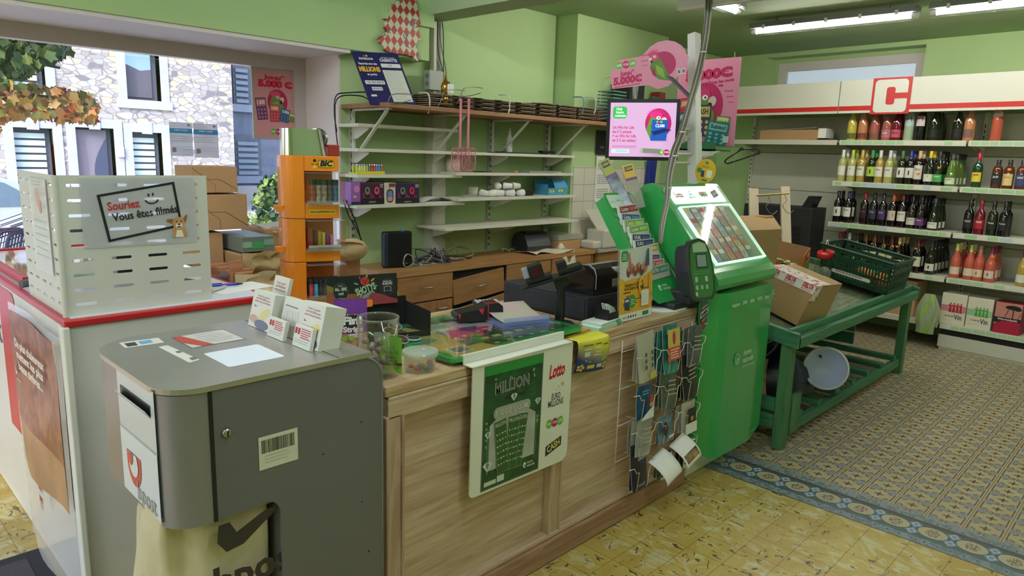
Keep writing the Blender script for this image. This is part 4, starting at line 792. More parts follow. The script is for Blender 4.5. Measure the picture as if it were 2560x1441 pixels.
a.ell(.235, hh*.55, .027, .032, (90, 90, 94)); a.ell(.235, hh*.55, .0258, .0308, (26, 26, 28)); a.text('MADE IN', .235, hh*.74, .008, (220, 220, 220)); a.text('EUROPE', .235, hh*.66, .013, (230, 230, 226), w=.038, bold=.02); a.poly([(.22, hh*.40), (.235, hh*.43), (.25, hh*.40), (.25, hh*.56), (.235, hh*.585), (.22, hh*.56)], (200, 200, 204)); a.poly([(.222, hh*.415), (.235, hh*.44), (.248, hh*.415), (.248, hh*.55), (.235, hh*.57), (.222, hh*.55)], (36, 34, 66))
for i in range(9): t = i*.7; a.ell(.148+.038*math.cos(t), hh*.62+.036*math.sin(t), .010, .0032, [(96, 170, 150), (206, 160, 60), (150, 190, 90), (140, 120, 180)][i % 4], 10, rot=t)
a.ell(.146, hh*.80, .018, .016, (206, 50, 44)); a.poly([(.130, hh*.84), (.127, hh*.97), (.138, hh*.90)], (40, 36, 40)); a.poly([(.162, hh*.84), (.165, hh*.97), (.154, hh*.90)], (40, 36, 40)); a.ell(.140, hh*.81, .004, .002, K, rot=-.4); a.ell(.152, hh*.81, .004, .002, K, rot=.4); a.ell(.146, hh*.74, .007, .002, (70, 10, 14))
a.text('SHOTYS', .148, hh*.52, .040, (50, 90, 90), w=.086, bold=.06, rot=.28); a.text('SHOTYS', .148, hh*.52, .036, (178, 206, 160), w=.080, bold=.03, rot=.28)
a.ell(.15, hh*.32, .032, .006, (130, 150, 150), rot=.6); a.mb.build('header_print', sx)
a = Art(hm, eps=.002); a.poly(rrect(.062, .028, .006, 3, (.142, hh*.06)), orange_sticker); a.mb.build('price_sticker', sx)
for i, (dx, dy, dz, c, nm) in enumerate(((.20, -.035, .0, (110, 196, 180), 'teal rimmed drink pot fallen nearest the round tub'), (.185, .03, .012, (60, 150, 130), 'teal rimmed drink pot tilted in the black display box'), (.19, .075, .03, (90, 180, 160), 'pale teal drink pot behind the other pots'), (.13, .02, .03, (170, 196, 90), 'lime rimmed drink pot seen through the tall cylinder'), (.15, -.02, .005, (150, 170, 150), 'grey green drink pot behind the tall cylinder'))):
    r_ = root('drink_pot', (1.31+dx, 2.03+dy-.05, CZ+dz+.003), nm, 'drink pot', 'small drink pots by the black box', rz=0)
    q = Matrix.Rotation(.35 if dz else .0, 4, 'X')
    a = MB(); a.lathe([(0, 0), (.016, 0), (.024, .03)], mat('pot_clear_tint', (90, 100, 80), .2), 18, q); a.build('pot', r_)
    a = MB(); a.lathe([(.024, .03), (.0265, .032), (.0265, .036), (.023, .036)], mat('pot_rim_%d' % i, c, .2), 20, q); a.build('rim', r_)
    a = MB(); a.lathe([(.023, .0352), (0, .0354)], mat('pot_foil', (44, 42, 46), .15, .4, noise=.8, nscale=60, col2=(150, 90, 90)), 18, q); a.build('foil_lid', r_)
bz_ = root('black_bottle_tray', (1.20, 2.06, CZ), 'black side tray between the brochures and the purple bag', 'display box', rz=-.2)
a = MB(); a.bb(-.02, .09, 0, .004, 0, .10, dk); a.bb(-.02, -.016, 0, .2, 0, .10, dk); a.bb(-.02, .09, .196, .2, 0, .1, dk); a.build('box', bz_)
a = Art(basis((-.02, -.001, 0), (1, 0, 0), (0, 0, 1))); a.text('Alc.', .075, .055, .018, (210, 210, 210)); a.text('10%', .075, .038, .018, (210, 210, 210)); a.mb.build('print', bz_)
# ================================================================ lottery kiosk
YZm = Matrix(((0, 0, 1, 0), (1, 0, 0, 0), (0, 1, 0, 0), (0, 0, 0, 1)))         # outline (y, z) extruded along x
kx0, kx1 = 3.03, 3.655
kk = root('lottery_kiosk', (kx0, 1.58, 0), 'tall glossy green lottery kiosk with slanted lit ticket window at the counter end', 'kiosk')
a = MB(); a.bb(3.06, 3.735, 1.683, 2.02, .0, .95, white); a.wb('cabinet', kk, bevel=.004)
a = MB(); pl = [(3.655, 1.60), (3.64, 1.575), (3.5, 1.566), (3.3, 1.562), (3.15, 1.566), (3.085, 1.585), (3.04, 1.64), (3.03, 1.70), (3.03, 1.74), (3.655, 1.74)]
zb = .115; a.prism(pl, zb, .975, lot); dr_ = a.wb('door', kk)
for v in dr_.data.vertices:                 # rounded lower corners of the door
    if v.co.z < .2:
        u = (v.co.x)/(kx1-kx0); v.co.z = .115+.07*max(0, (u-.86)/.14)**2+.06*max(0, (.12-u)/.12)
a = MB(); prof = [(1.715, .99), (1.585, .99), (1.572, 1.02), (1.578, 1.05), (1.60, 1.078), (1.62, 1.095), (1.95, 1.468), (1.965, 1.478), (1.99, 1.484), (2.02, 1.478), (2.075, 1.43), (2.09, 1.38), (1.76, 1.0)]
a.prism(prof, kx0, kx1, lot, YZm); a.wb('top_housing', kk, bevel=.012, seg=3)
a = MB(); a.prism([(2.02, 0.95), (1.78, .95), (1.79, 1.0), (2.06, 1.32), (2.10, 1.30), (2.10, .95)], kx0+.02, kx1-.02, white, YZm); a.wb('back_shell', kk)
sd = Vector((0, .33, .373)).normalized(); SL = basis(Vector((kx0, 1.62, 1.095)), (1, 0, 0), sd); SLl = T(-kx0, -1.58, 0) @ SL; sw = kx1-kx0; sh = .498
lite = mat('kiosk_lit_panel', (214, 244, 226), .3, emit=.75)
a = MB(); a.prism(rrect(sw-.10, .108, .012, 3, (sw/2, sh-.062)), .004, .009, lite, SLl); a.build('lit_header', kk)
a = Art(SLl, eps=.0005); a.z = .0095; hv = sh-.062
a.text('Lotto', .13, hv, .045, (206, 50, 50), w=.075, bold=.03); st_(.252, hv+.022, .008, (220, 190, 120)); a.text('EURO', .25, hv+.002, .022, (80, 90, 110), w=.034); a.text('MILLIONS', .25, hv-.018, .020, (80, 90, 110), w=.06)
for i in range(3): a.ell(.35+.024*i, hv, .017, .017, [(120, 190, 80), (196, 60, 110), (120, 190, 80)][i])
a.poly([(.46, hv-.03), (.53, hv-.012), (.53, hv+.03), (.46, hv+.012)], (44, 50, 80)); a.text('CASH', .495, hv, .018, (220, 210, 120), w=.05, rot=.25); a.mb.build('header_print', kk)
a = MB(); fr = [(.065, .018), (sw-.05, .018), (sw-.05, sh-.145), (.065, sh-.145)]
a.add([(u, v, .004) for u, v in fr], [(0, 1, 2, 3)], mat('ticket_tray', (150, 176, 130), .5, noise=.2, nscale=9), False, SLl)
for (x0_, y0_, x1_, y1_) in ((.055, .010, sw-.042, .018), (.055, sh-.145, sw-.042, sh-.137), (.055, .018, .065, sh-.145), (sw-.05, .018, sw-.042, sh-.145)): a.bb(x0_, x1_, y0_, y1_, .002, .016, mat('lit_edge', (210, 240, 226), .2, emit=.9), SLl)
a.build('window_frame', kk)
a = MB(); a.bb(.065, sw-.05, .018, sh-.145, .0165, .019, glass, SLl); a.build('window_glass', kk)
for j in range(5):
    for i in range(6):
        c = [(60, 120, 160), (190, 60, 60), (204, 184, 80), (60, 96, 60), (196, 196, 180), (70, 60, 90), (180, 120, 60), (110, 150, 130)][(i*3+j*5+(i*j) % 3) % 8]
        u, v = .075+i*.0715, .026+j*.063; r_ = root('scratch_ticket', SL @ Vector((u, v, .006)), '%s scratch ticket, %s in the %s row of the kiosk window' % (['blue', 'red', 'yellow', 'dark green', 'cream', 'purple', 'orange', 'grey green'][(i*3+j*5+(i*j) % 3) % 8], ['leftmost', 'second', 'third', 'fourth', 'fifth', 'rightmost'][i], ['bottom', 'second lowest', 'middle', 'second highest', 'top'][j]), 'lottery ticket', 'scratch tickets in the kiosk window')
        R_ = SL.to_3x3().to_4x4() @ Matrix.Rotation(.0, 4, 'Z'); a = MB(); a.bb(0, .062, 0, .075, 0, .0015, mat('ticket_%d%d%d' % c, c, .3, noise=.35, nscale=40), R_ @ Matrix.Rotation(.06, 4, 'X'))
        a.add([(.006, .045, .0016), (.056, .045, .0016), (.056, .068, .0016), (.006, .068, .0016)], [(0, 1, 2, 3)], ink([(230, 220, 120), (240, 240, 230), (200, 60, 60), (120, 190, 210)][(i+2*j) % 4]), False, R_ @ Matrix.Rotation(.06, 4, 'X')); a.build('ticket', r_)
KF = basis((0, -.0225, 0), (1, 0, 0), (0, 0, 1)); a = Art(T(0, .002, 0) @ KF, eps=.0007); wg = (206, 232, 206)
for t, u, w_ in (('vikinglotto', .17, .09), ('JOKER+', .265, .055), ('KENO', .345, .048), ('PICK3', .43, .055), ('Subito!', .515, .055)): a.text(t, u, .905+.004, .026, wg, w=w_, bold=.02)
a.ell(.585, .915, .019, .024, wg, 16); a.ell(.585, .915, .016, .021, (38, 168, 76), 16); a.text('18+', .585, .915, .02, wg)
a.ell(.235, .62, .026, .03, wg); a.ell(.235, .62, .021, .025, (38, 168, 76)); a.ell(.238, .612, .012, .014, wg); a.ell(.238, .612, .007, .008, (38, 168, 76)); a.text('loterie', .345, .638, .045, wg, w=.085, bold=.01); a.text('nationale', .358, .60, .045, wg, w=.115, bold=.01); a.text('BIEN PLUS QUE JOUER', .37, .565, .014, wg, w=.13); a.text('kiosk', .50, .17, .016, (90, 190, 110), w=.07)
a.mb.build('lettering', kk)
# slip stand leaning back on a white foot
ls = root('slip_stand', (2.86, 1.74, CZ), 'leaning green stand with pockets of lottery forms beside the yellow sign', 'leaflet stand')
a = MB(); a.lathe([(0, 0), (.13, 0), (.128, .008), (.03, .014)], mat('stand_foot_white', (222, 226, 216), .3), 30, Matrix.Diagonal((1, .62, 1, 1))); a.build('foot', ls)
lu = Vector((0, .33, .46)).normalized(); LM_ = basis(Vector((2.735, 1.72, .945)) - Vector((2.86, 1.74, CZ)), (1, 0, 0), lu); lw, lh = .25, .60
a = MB(); a.prism(rrect(lw, lh, .03, 5, (lw/2, lh/2)), 0, .004, lot, LM_); a.bb(0, .004, .05, lh-.02, -.055, .0, lot, LM_); a.bb(lw-.004, lw, .05, lh-.02, -.05, .0, lotm, LM_); a.build('panel', ls)
a = MB(); a.bb(.09, .16, .03, .12, -.04, -.0, mat('stand_foot_white'), LM_); a.build('neck', ls)
a = Art(LM_, eps=.0006); a.z = .0045; a.rr(.02, lh-.085, lw-.02, lh-.012, .012, (206, 232, 214)); a.text('Lotto', .05, lh-.05, .02, (180, 190, 180)); a.text('EURO', .10, lh-.045, .013, (120, 120, 130)); a.text('KENO', .15, lh-.05, .015, (60, 60, 70)); a.text('CASH', .20, lh-.05, .015, (130, 60, 60)); a.ell(.085, .075, .012, .016, wg); a.ell(.087, .071, .006, .007, (38, 168, 76)); a.text('loterie', .13, .085, .02, wg, w=.045); a.text('nationale', .138, .068, .02, wg, w=.06); a.mb.build('print', ls)
forms = [((196, 196, 186), (90, 150, 130), 'EXTRA'), ((228, 224, 214), (190, 110, 90), 'PICK3'), ((232, 230, 222), (96, 60, 110), 'KENO'), ((230, 226, 210), (206, 170, 90), 'JOKER'), ((214, 218, 226), (36, 48, 96), 'EURO'), ((214, 218, 226), (40, 52, 104), 'EUROMIL'), ((206, 216, 200), (130, 180, 70), 'Lotto'), ((206, 216, 200), (140, 180, 80), 'Lotto'), ((200, 206, 220), (40, 90, 140), 'Lotto'), ((220, 200, 196), (150, 40, 44), 'Lotto')]
for j, (c0, c1, t) in enumerate(forms):
    v = .115+j*.0375; o_ = LM_ @ Vector((.028+.012*(j % 3 == 0), v, .005)); r_ = root('lottery_form', Vector((2.86, 1.74, CZ))+o_, '%s lottery forms in pocket %s of the leaning green stand' % (['teal and cream', 'rust', 'purple', 'yellow', 'navy', 'dark blue', 'light green', 'green', 'blue', 'dark red'][j], ['one, the lowest,', 'two from the bottom', 'three from the bottom', 'four from the bottom', 'five from the bottom', 'six from the bottom', 'four from the top', 'three from the top', 'two from the top', 'one from the top'][j]), 'form', 'lottery forms in the green stand')
    q = Matrix.Rotation(.06*((j*7) % 3-1), 4, 'Y') @ basis((0, 0, 0), (1, 0, 0), Vector((0, .22, 1)))
    a = MB(); a.bb(0, .165, 0, .062, -.010, 0, pagee, q); a.build('pages', r_); a = Art(q); a.rect(0, 0, .165, .062, c0); a.rect(.01, .026, .155, .057, c1); a.text(t, .05, .042, .024, (236, 236, 230), w=.055, bold=.02); a.rect(.09, .034, .15, .05, tuple(min(255, x+50) for x in c1)); a.mb.build('print', r_)
# ticket checking terminal
tc_ = root('ticket_checker', (2.93, 1.64, .965), 'dark rounded ticket checking terminal with green face and small screen', 'terminal')
cm_ = basis((-.0, -.055, .0), (.96, -.22, 0), (.05, .24, 1)); co = [(-.07, .02), (-.055, -.0), (.055, .0), (.075, .03), (.085, .13), (.07, .22), (.045, .275), (0, .29), (-.05, .28), (-.07, .25), (-.085, .14)]
a = MB(); a.prism(co, -.03, .0, mat('checker_body', (48, 46, 54), .35), cm_); a.prism([(x*.85, y*.9+.01) for x, y in co], -.10, -.03, mat('checker_body'), cm_); a.build('body', tc_, bevel=.008, seg=3)
a = Art(cm_, eps=.0008); a.poly([(x*.86, y*.92+.012) for x, y in co], (52, 130, 66)); a.poly([(-.045, .225), (.05, .225), (.04, .262), (0, .272), (-.045, .262)], (190, 214, 180)); a.rr(-.032, .148, .042, .218, .004, (34, 36, 40)); a.rect(-.025, .156, .035, .211, (166, 178, 190))
for i in range(3): a.rr(-.05+.033*i, .085, -.032+.033*i, .11, .003, [(210, 216, 210), (60, 140, 74), (220, 226, 220)][i]); a.rr(-.05+.033*i, .05, -.034+.033*i, .07, .003, (190, 214, 186))
a.lines(-.055, .135, .055, 2, .01, .003, (120, 180, 120)); a.ell(-.048, .03, .008, .010, wg); a.mb.build('face', tc_)
a = MB(); a.prism([(x, y) for x, y in rrect(.185, .30, .05, 5, (0, .145))], .004, .0055, clear('shield_acrylic', (248, 252, 248)), cm_); a.build('clear_shield', tc_)
a = MB(); a.bb(-.04, .05, .0, .12, -.03, .03, mat('checker_body')); a.bb(-.12, .12, .03, .16, -.055, -.02, mat('checker_body')); a.build('bracket', tc_, bevel=.01)
tg = root('oval_tag', (2.955, 1.60, .90), 'oval dark hanging tag reading 20.000 euro between counter and kiosk', 'tag')
tm_ = basis((0, 0, 0), (.95, .05, 0), (-.12, .05, 1)); a = MB(); a.prism([(.048*math.cos(2*PI*i/26), .088*math.sin(2*PI*i/26)) for i in range(26)], -.001, .001, acryl, tm_); a.build('acrylic_disc', tg)
a = Art(tm_, eps=.0016); a.ell(0, 0, .045, .085, (56, 78, 70), 26); a.ell(0, -.055, .028, .026, (120, 56, 50)); a.ell(.0, .045, .03, .025, (60, 96, 90)); a.text('EUROSCOOP', 0, .062, .012, (190, 210, 200), w=.05); a.poly([(-.035, -.028), (.043, -.005), (.043, .02), (-.035, .0)], (232, 232, 226)); a.text('20.000€', .003, -.004, .024, (30, 34, 32), w=.070, bold=.05, rot=.28); a.text('CHAQUE MOIS', .003, .026, .011, (232, 232, 226), w=.055, rot=.28); a.text('PENDANT 20 ANS', .003, -.032, .009, (232, 232, 226), w=.055, rot=.28); a.rect(.005, -.06, .035, -.056, (230, 230, 230)); a.mb.build('print', tg)
a = MB(); a.tube([(0, 0, .085), (-.02, .02, .105), (-.005, .03, .12)], .0012, acryl); a.build('hook', tg)
# ================================================================ pole, monitor, toppers
po1, po2 = atD(1735, 85, 4.1), atD(1737, 470, 4.1)
pl_ = root('display_pole', tuple(po2 - Vector((0, 0, .5))), 'white square steel pole behind the kiosk carrying the monitor', 'pole')
dv = (po1-po2); a = MB(); Mp = T(*po2) @ dv.to_track_quat('Z', 'Y').to_matrix().to_4x4() @ rotz(.5)
a.bb(-.027, .027, -.027, .027, -.5, dv.length, white_metal, Mp); a.bb(-.030, .030, -.030, .030, -.5, dv.length*.36, white_metal, Mp); a.wb('pole', pl_, bevel=.002)
def facing(p, yaw=0, roll=0): d = Vector((-p.x, -p.y, 0)).normalized(); u = Vector((-d.y, d.x, 0)); R3 = Matrix.Rotation(yaw, 3, 'Z'); u = R3 @ u; M_ = basis((0, 0, 0), u, (0, 0, 1)); return M_ @ Matrix.Rotation(roll, 4, 'Z')
for k, yy in enumerate((322, 385)):
    a = MB(); p0, p1 = atD(1690, yy, 3.95), atD(1726, yy, 4.08); a.cyl(p0, p1, .009, white_metal, 8); a.cyl(p0-Vector((0, 0, .05)), p1-Vector((0, 0, .05)), .006, white_metal, 8); a.wb('arm', pl_)
a = MB(); p0 = atD(1700, 340, 4.0); a.bb(p0.x-.03, p0.x+.04, p0.y-.012, p0.y+.012, p0.z-.04, p0.z+.04, steel); a.wb('bracket', pl_, bevel=.003)
mc = atD(1606, 325, 3.93); mo = root('monitor', tuple(mc), 'black framed monitor showing pink lottery advert above the counter', 'monitor')
FM_ = facing(mc, yaw=.0, roll=.015); mw, mh = .402, .336
a = MB(); a.prism(rrect(mw, mh, .012, 3), -.035, 0, black, FM_); a.bb(-.09, .09, -.08, .08, -.07, -.035, black, FM_); a.build('case', mo, bevel=.003)
scr = lambda n, c, e=1.0: mat('screen_'+n, c, .3, emit=e)
a = Art(FM_, eps=.0006); sw_, sh_ = .181, .148; pinks = scr('pink', (222, 176, 222), .55); a.rect(-sw_, -sh_, sw_, sh_, pinks)
a.poly(rrect(.078, .066, .016, 4, (-.128, .094)), scr('green', (60, 190, 90), .5)); wt = scr('white', (250, 250, 250), .7); mg_ = scr('magenta', (196, 20, 110), .5)
for i, t in enumerate(('Club', 'loterie', 'nationale')): a.text(t, -.133+.004*i, .113-.018*i, .019, wt, w=[.034, .042, .060][i], bold=.02)
for i, (t, w_) in enumerate((('Un Win for Life', .118), ('de 5 € acheté', .105), ('= un Win for Life', .130), ('de 3 € en cadeau*', .138))): a.text(t, -.165+w_/2, .012-.0235*i, .023, mg_, w=w_, bold=.02)
a.lines(-.165, -.088, -.03, 2, .006, .002, mg_, 0); a.poly(rrect(.10, .022, .003, 2, (-.118, -.118)), scr('pale', (214, 236, 240), .6)); a.lines(-.145, -.112, -.08, 2, .008, .002, scr('tealtxt', (90, 160, 150), .4))
def parrot(a, u, v, s, P):                    # head and chest of a pink crested green parrot
    a.ell(u, v, .10*s, .115*s, P['disc'], 28)
    for i in range(9): t = .5+.27*i; a.poly([(u-.02*s+.03*s*math.cos(t), v+.045*s+.03*s*math.sin(t)), (u-.02*s+.085*s*math.cos(t+.05), v+.05*s+.075*s*math.sin(t+.05)), (u-.02*s+.035*s*math.cos(t+.4), v+.045*s+.03*s*math.sin(t+.4))], P['crest'])
    a.ell(u-.015*s, v+.045*s, .045*s, .042*s, P['crest'], 18); a.poly([(u-.06*s, v+.05*s), (u-.09*s, v-.05*s), (u-.05*s, v-.13*s), (u+.05*s, v-.13*s), (u+.06*s, v-.04*s), (u+.02*s, v+.03*s)], P['green'])
    a.poly([(u-.06*s, v-.02*s), (u-.02*s, v-.06*s), (u+.02*s, v-.03*s), (u, v+.01*s)], P['green2']); a.ell(u+.0*s, v+.042*s, .016*s, .013*s, P['white'], 12); a.ell(u+.002*s, v+.042*s, .006*s, .006*s, P['black'], 10); a.ell(u+.042*s, v+.022*s, .022*s, .026*s, P['beak'], 14, rot=-.3); a.ell(u+.030*s, v+.0*s, .014*s, .018*s, P['black'], 12)
PS = dict(disc=mg_, crest=scr('crest', (230, 50, 140), .5), green=scr('leaf', (110, 160, 60), .4), green2=scr('leaf2', (60, 110, 40), .3), white=wt, black=K, beak=scr('beak', (226, 214, 200), .5))
parrot(a, .085, .035, .72, PS)
bl1 = scr('blue', (30, 90, 190), .5); a.poly([(.045, -.058), (.132, -.058), (.140, .055), (.052, .055)], bl1); a.poly([(.065, -.03), (.16, -.0), (.12, .01), (.05, -.01)], scr('navy', (20, 40, 110), .4)); a.text('€2.000', .095, .022, .022, wt, w=.05, bold=.03)
for i in range(3): a.ell(.080+.011*i, .044, .007, .007, [scr('lime', (120, 200, 80), .5), mg_, scr('lime', (120, 200, 80), .5)][i], 12)
for i, t in enumerate(('WIN', 'FOR', 'LIFE')): a.ell(.108+.030*i, -.122, .017, .017, [scr('lime', (120, 200, 80)), mg_, scr('lime', (120, 200, 80))][i], 16); a.text(t, .108+.030*i, -.122, .014, wt, w=.023)
a.mb.build('screen', mo); a = Art(FM_); a.text('DELL', 0, -.158, .009, (110, 110, 114)); a.mb.build('maker_mark', mo)
# pink parrot topper held by a clear clip
tp = atD(1625, 168, 3.93); tt = root('parrot_topper', tuple(tp), 'pink cloud shaped sign with green parrot clipped above the monitor', 'sign')
TM_ = facing(tp, roll=.17) ; pk = (222, 140, 168); out = [(-.225, -.095), (.03, -.095)] + [(.03+.0, -.095)]
out = [(-.222, -.085), (-.02, -.095), (.03, -.125), (.09, -.118), (.13, -.09), (.2, -.02), (.215, .02), (.20, .045)] + [(.085+.125*math.cos(t), .015+.115*math.sin(t)) for t in (.35, .7, 1.05, 1.4, 1.8, 2.2, 2.5)] + [(-.05, .065), (-.16, .065), (-.178, .06), (-.19, .03), (-.222, .0)]
a = MB(); a.prism(out, -.003, 0, mat('topper_pink', pk, .4), TM_); a.build('board', tt)
a = Art(TM_); mgn = (190, 24, 88); wfl(a, -.13, .035, .021); a.text("Jusqu'à", -.125, -.012, .034, mgn, w=.085, bold=.05, shear=.1); a.text('5.000€', -.13, -.050, .052, mgn, w=.16, bold=.07, shear=.1); a.lines(-.21, -.078, -.06, 1, .01, .004, mgn)
for i, (dx, dy, s_) in enumerate(((-.02, .07, 1), (-.025, .04, .8), (-.03, .015, .6))): a.text('Tous les mois!', dx, dy, .016*s_, mgn, w=.05*s_, bold=.03)
a.ell(.075, .005, .068, .068, (180, 20, 90), 28)
a.poly([(.02, .045), (.0, .0), (.01, -.045), (.045, -.075), (.10, -.09), (.095, -.05), (.075, .0), (.055, .045)], (84, 130, 44)); a.poly([(.03, .01), (.035, -.04), (.075, -.075), (.07, -.02)], (140, 170, 50)); a.poly([(.0, .0), (.01, -.045), (.03, -.06), (.025, -.02)], (150, 40, 60)); a.poly([(.08, -.06), (.11, -.07), (.20, -.185), (.19, -.20)], (110, 70, 90)); a.poly([(.085, -.055), (.12, -.075), (.21, -.19), (.20, -.195)], (60, 50, 50))
for i in range(7): t = .7+.32*i; a.poly([(.03+.02*math.cos(t), .05+.02*math.sin(t)), (.03+.048*math.cos(t+.1), .055+.045*math.sin(t+.1)), (.03+.022*math.cos(t+.5), .05+.02*math.sin(t+.5))], (216, 40, 110))
a.ell(.027, .048, .025, .022, (206, 70, 110)); a.ell(.030, .052, .008, .007, (240, 240, 236)); a.ell(.030, .052, .003, .003, K); a.ell(.006, .040, .010, .011, (220, 206, 190)); a.ell(.012, .028, .007, .008, (30, 24, 26))
for u in (.145, .17): a.rect(u, -.065, u+.018, -.035, (222, 226, 220)); a.rect(u+.003, -.06, u+.015, -.04, (90, 100, 90))
a.mb.build('artwork', tt)
a = MB(); cpt = atD(1588, 232, 3.92)-tp; a.cyl(cpt+Vector((0, 0, -.05)), cpt+Vector((0, 0, .04)), .012, acryl, 10, .018); a.sph(cpt+Vector((0, 0, .02)), .016, acryl); a.build('clip', tt)
# tall pink poster on the aisle side of the pole
p5 = root('parrot_poster', (4.2, 2.16, 1.70), 'large pink poster with crested parrot and tickets hanging right of the pole', 'poster')
QM = basis((0, .435, 0), (0, -1, 0), (0, 0, 1)); a = MB(); a.box((.2175, .27, -.002), (.435, .54, .004), mat('topper_pink'), QM); a.build('board', p5)
PP = dict(disc=(186, 22, 96), crest=(206, 50, 110), green=(100, 140, 50), green2=(150, 170, 70), white=(240, 240, 236), black=(30, 26, 28), beak=(206, 196, 180))
a = Art(QM); a.text("Jusqu'à", .12, .50, .045, mgn, w=.12, bold=.05, rot=.05); a.text('5.000€', .22, .445, .078, mgn, w=.33, bold=.08, rot=.06); a.text('Tous les mois', .31, .40, .026, mgn, w=.18, bold=.05, rot=.08); a.text('à vie', .30, .375, .026, mgn, w=.06, bold=.05)
for i in range(3): a.text('Tous les mois!', .37+.01*i, .34-.035*i, .018-.003*i, mgn, w=.06-.012*i, bold=.04)
parrot(a, .21, .25, 1.28, PP)
def tick(a, u, v, w, h, r, c, c2, t, tc=(240, 236, 210)):
    cr, sr = math.cos(r), math.sin(r); q = lambda x, y: (u+x*cr-y*sr, v+x*sr+y*cr)
    a.poly([q(0, 0), q(w, 0), q(w, h), q(0, h)], c); a.poly([q(w*.08, h*.62), q(w*.92, h*.62), q(w*.92, h*.94), q(w*.08, h*.94)], c2); a.text(t, *q(w/2, h*.78), h*.24, tc, w=w*.7, bold=.03, rot=r)
    for i in range(3):
        for j in range(3): a.ell(*q(w*(.2+.3*i), h*(.12+.17*j)), w*.09, h*.06, c2, 8)
tick(a, .02, .13, .10, .17, .1, (190, 40, 60), (220, 90, 80), '3.000'); tick(a, .0, .06, .10, .14, .2, (40, 70, 130), (60, 150, 180), '1.000'); tick(a, .13, .06, .13, .20, -.02, (60, 56, 90), (206, 190, 90), 'CASH', (40, 40, 60)); tick(a, .29, .10, .10, .09, -.1, (50, 130, 90), (200, 200, 90), 'WIN'); tick(a, .08, -.005, .12, .10, .05, (96, 90, 60), (206, 180, 90), 'CASH', (40, 40, 60)); tick(a, .23, .02, .15, .14, -.16, (40, 120, 130), (120, 200, 190), 'Subito!', (30, 40, 60))
a.rect(.36, .02, .40, .06, (220, 226, 220)); a.mb.build('artwork', p5)
a = MB(); a.bb(-.10, .10, .03, .36, -.055, -.045, mat('tray_green', (30, 110, 60), .35)); a.bb(-.10, -.09, .03, .36, -.055, .0, mat('tray_green')); r_ = root('green_bracket_tray', (4.12, 2.16, 1.72), 'dark green tray on white bracket under the pink parrot poster', 'tray'); a.build('tray', r_); a = MB(); a.prism([(.0, -.055), (.36, -.055), (.36, -.075), (.1, -.10)], -.09, -.085, white, YZm); a.bb(-.85, -.08, .05, .07, -.085, -.06, white); a.build('bracket', r_)
a = MB(); r_ = root('white_glove', (4.04, 2.36, 1.735), 'white glove lying in the green tray', 'glove'); a.sph((0, 0, 0), .03, paper, sc=(1, 1.2, .4)); 
for i in range(4): a.cyl((0, .02, 0), (-.02, .075-.0*i, -.022+.014*i), .007, paper, 8)
a.build('glove', r_)
# round yellow sign, hanger, cords
yc = atD(1764, 428, 3.85); ys = root('round_club_sign', tuple(yc), 'round yellow club sign standing on top of the kiosk', 'sign'); ym = facing(yc, yaw=.35, roll=-.15)
a = MB(); a.prism([(.058*math.cos(2*PI*i/30), .066*math.sin(2*PI*i/30)) for i in range(30)], -.002, 0, mat('sign_yellow', (222, 178, 52), .35), ym); a.bb(-.03, .01, -.10, -.05, -.004, -.002, acryl, ym); a.build('board', ys)
a = Art(ym); a.rr(-.012, .036, .008, .052, .004, (60, 160, 100)); a.lines(-.025, .026, .02, 2, .006, .002, (110, 90, 40)); a.ell(-.035, .0, .014, .014, (50, 140, 80)); a.poly([(-.022, -.032), (-.004, -.036), (-.006, .0), (-.024, .0)], (50, 56, 90)); a.rr(.008, -.032, .038, .008, .002, (226, 226, 216)); a.rr(-.012, -.055, .018, -.045, .002, (60, 120, 60)); a.mb.build('print', ys)
hb_ = root('hanging_sign_board', (3.94, 1.20, 2.50), 'plain white board hanging from the ceiling at the top edge', 'sign board')
a = MB(); a.bb(-.02, .02, 0, 1.266, 0, .30, mat('board_white', (232, 230, 228), .5)); a.build('board', hb_, bevel=.002)
cr_ = root('cable_bundle', (3.2, 2.3, 1.1), 'bundle of grey cables running from the ceiling down past the monitor', 'cable')
cm1 = mat('cable_grey', (112, 108, 96), .5); cm2 = mat('cable_pale', (170, 168, 154), .5)
for k in range(4):
    pts = [atD(1767+5*k, -20, 4.15), atD(1762+4*k, 60, 4.05), atD(1752+4*k, 130, 4.0), atD(1738+5*k, 190, 3.88), atD(1722+4*k, 250, 3.84), atD(1698+5*k, 330, 3.80), atD(1679+5*k, 380, 3.66), atD(1667+4*k, 440, 3.5), atD(1664+3*k, 500, 3.4), atD(1652+3*k, 560, 3.36), atD(1648+2*k, 610, 3.36)]
    a = MB(); a.tube(pts, .006 if k < 2 else .0045, [cm1, cm2][k % 2], 6, steps=5); a.wb('cable', cr_)
for yy, d in ((330, 3.79), (390, 3.63), (470, 3.45), (130, 3.99)):
    pc = atD({330: 1706, 390: 1688, 470: 1672, 130: 1758}[yy], yy, d); a = MB(); a.lathe([(.015, -.003), (.016, 0), (.015, .003)], white, 12, T(*pc)); a.wb('cable_tie', cr_)
hg = root('coat_hanger', tuple(atD(1855, 385, 4.6)), 'black plastic coat hanger dangling right of the poster', 'hanger')
a = MB(); hgm = facing(atD(1855, 385, 4.6), roll=.22); V_ = lambda x, y: hgm @ Vector((x, y, 0)); a.tube([V_(-.115, -.03), V_(-.10, -.015), V_(0, .028), V_(.10, .012), V_(.112, -.002), V_(.108, -.016), V_(-.10, -.046), V_(-.115, -.03)], .0055, black, 6, curve=False); a.prism([(-.03, .02), (.03, .02), (0, .045)], -.005, .005, black, hgm); a.tube([V_(0, .04), V_(0, .06)], .003, steel); a.build('hanger', hg)
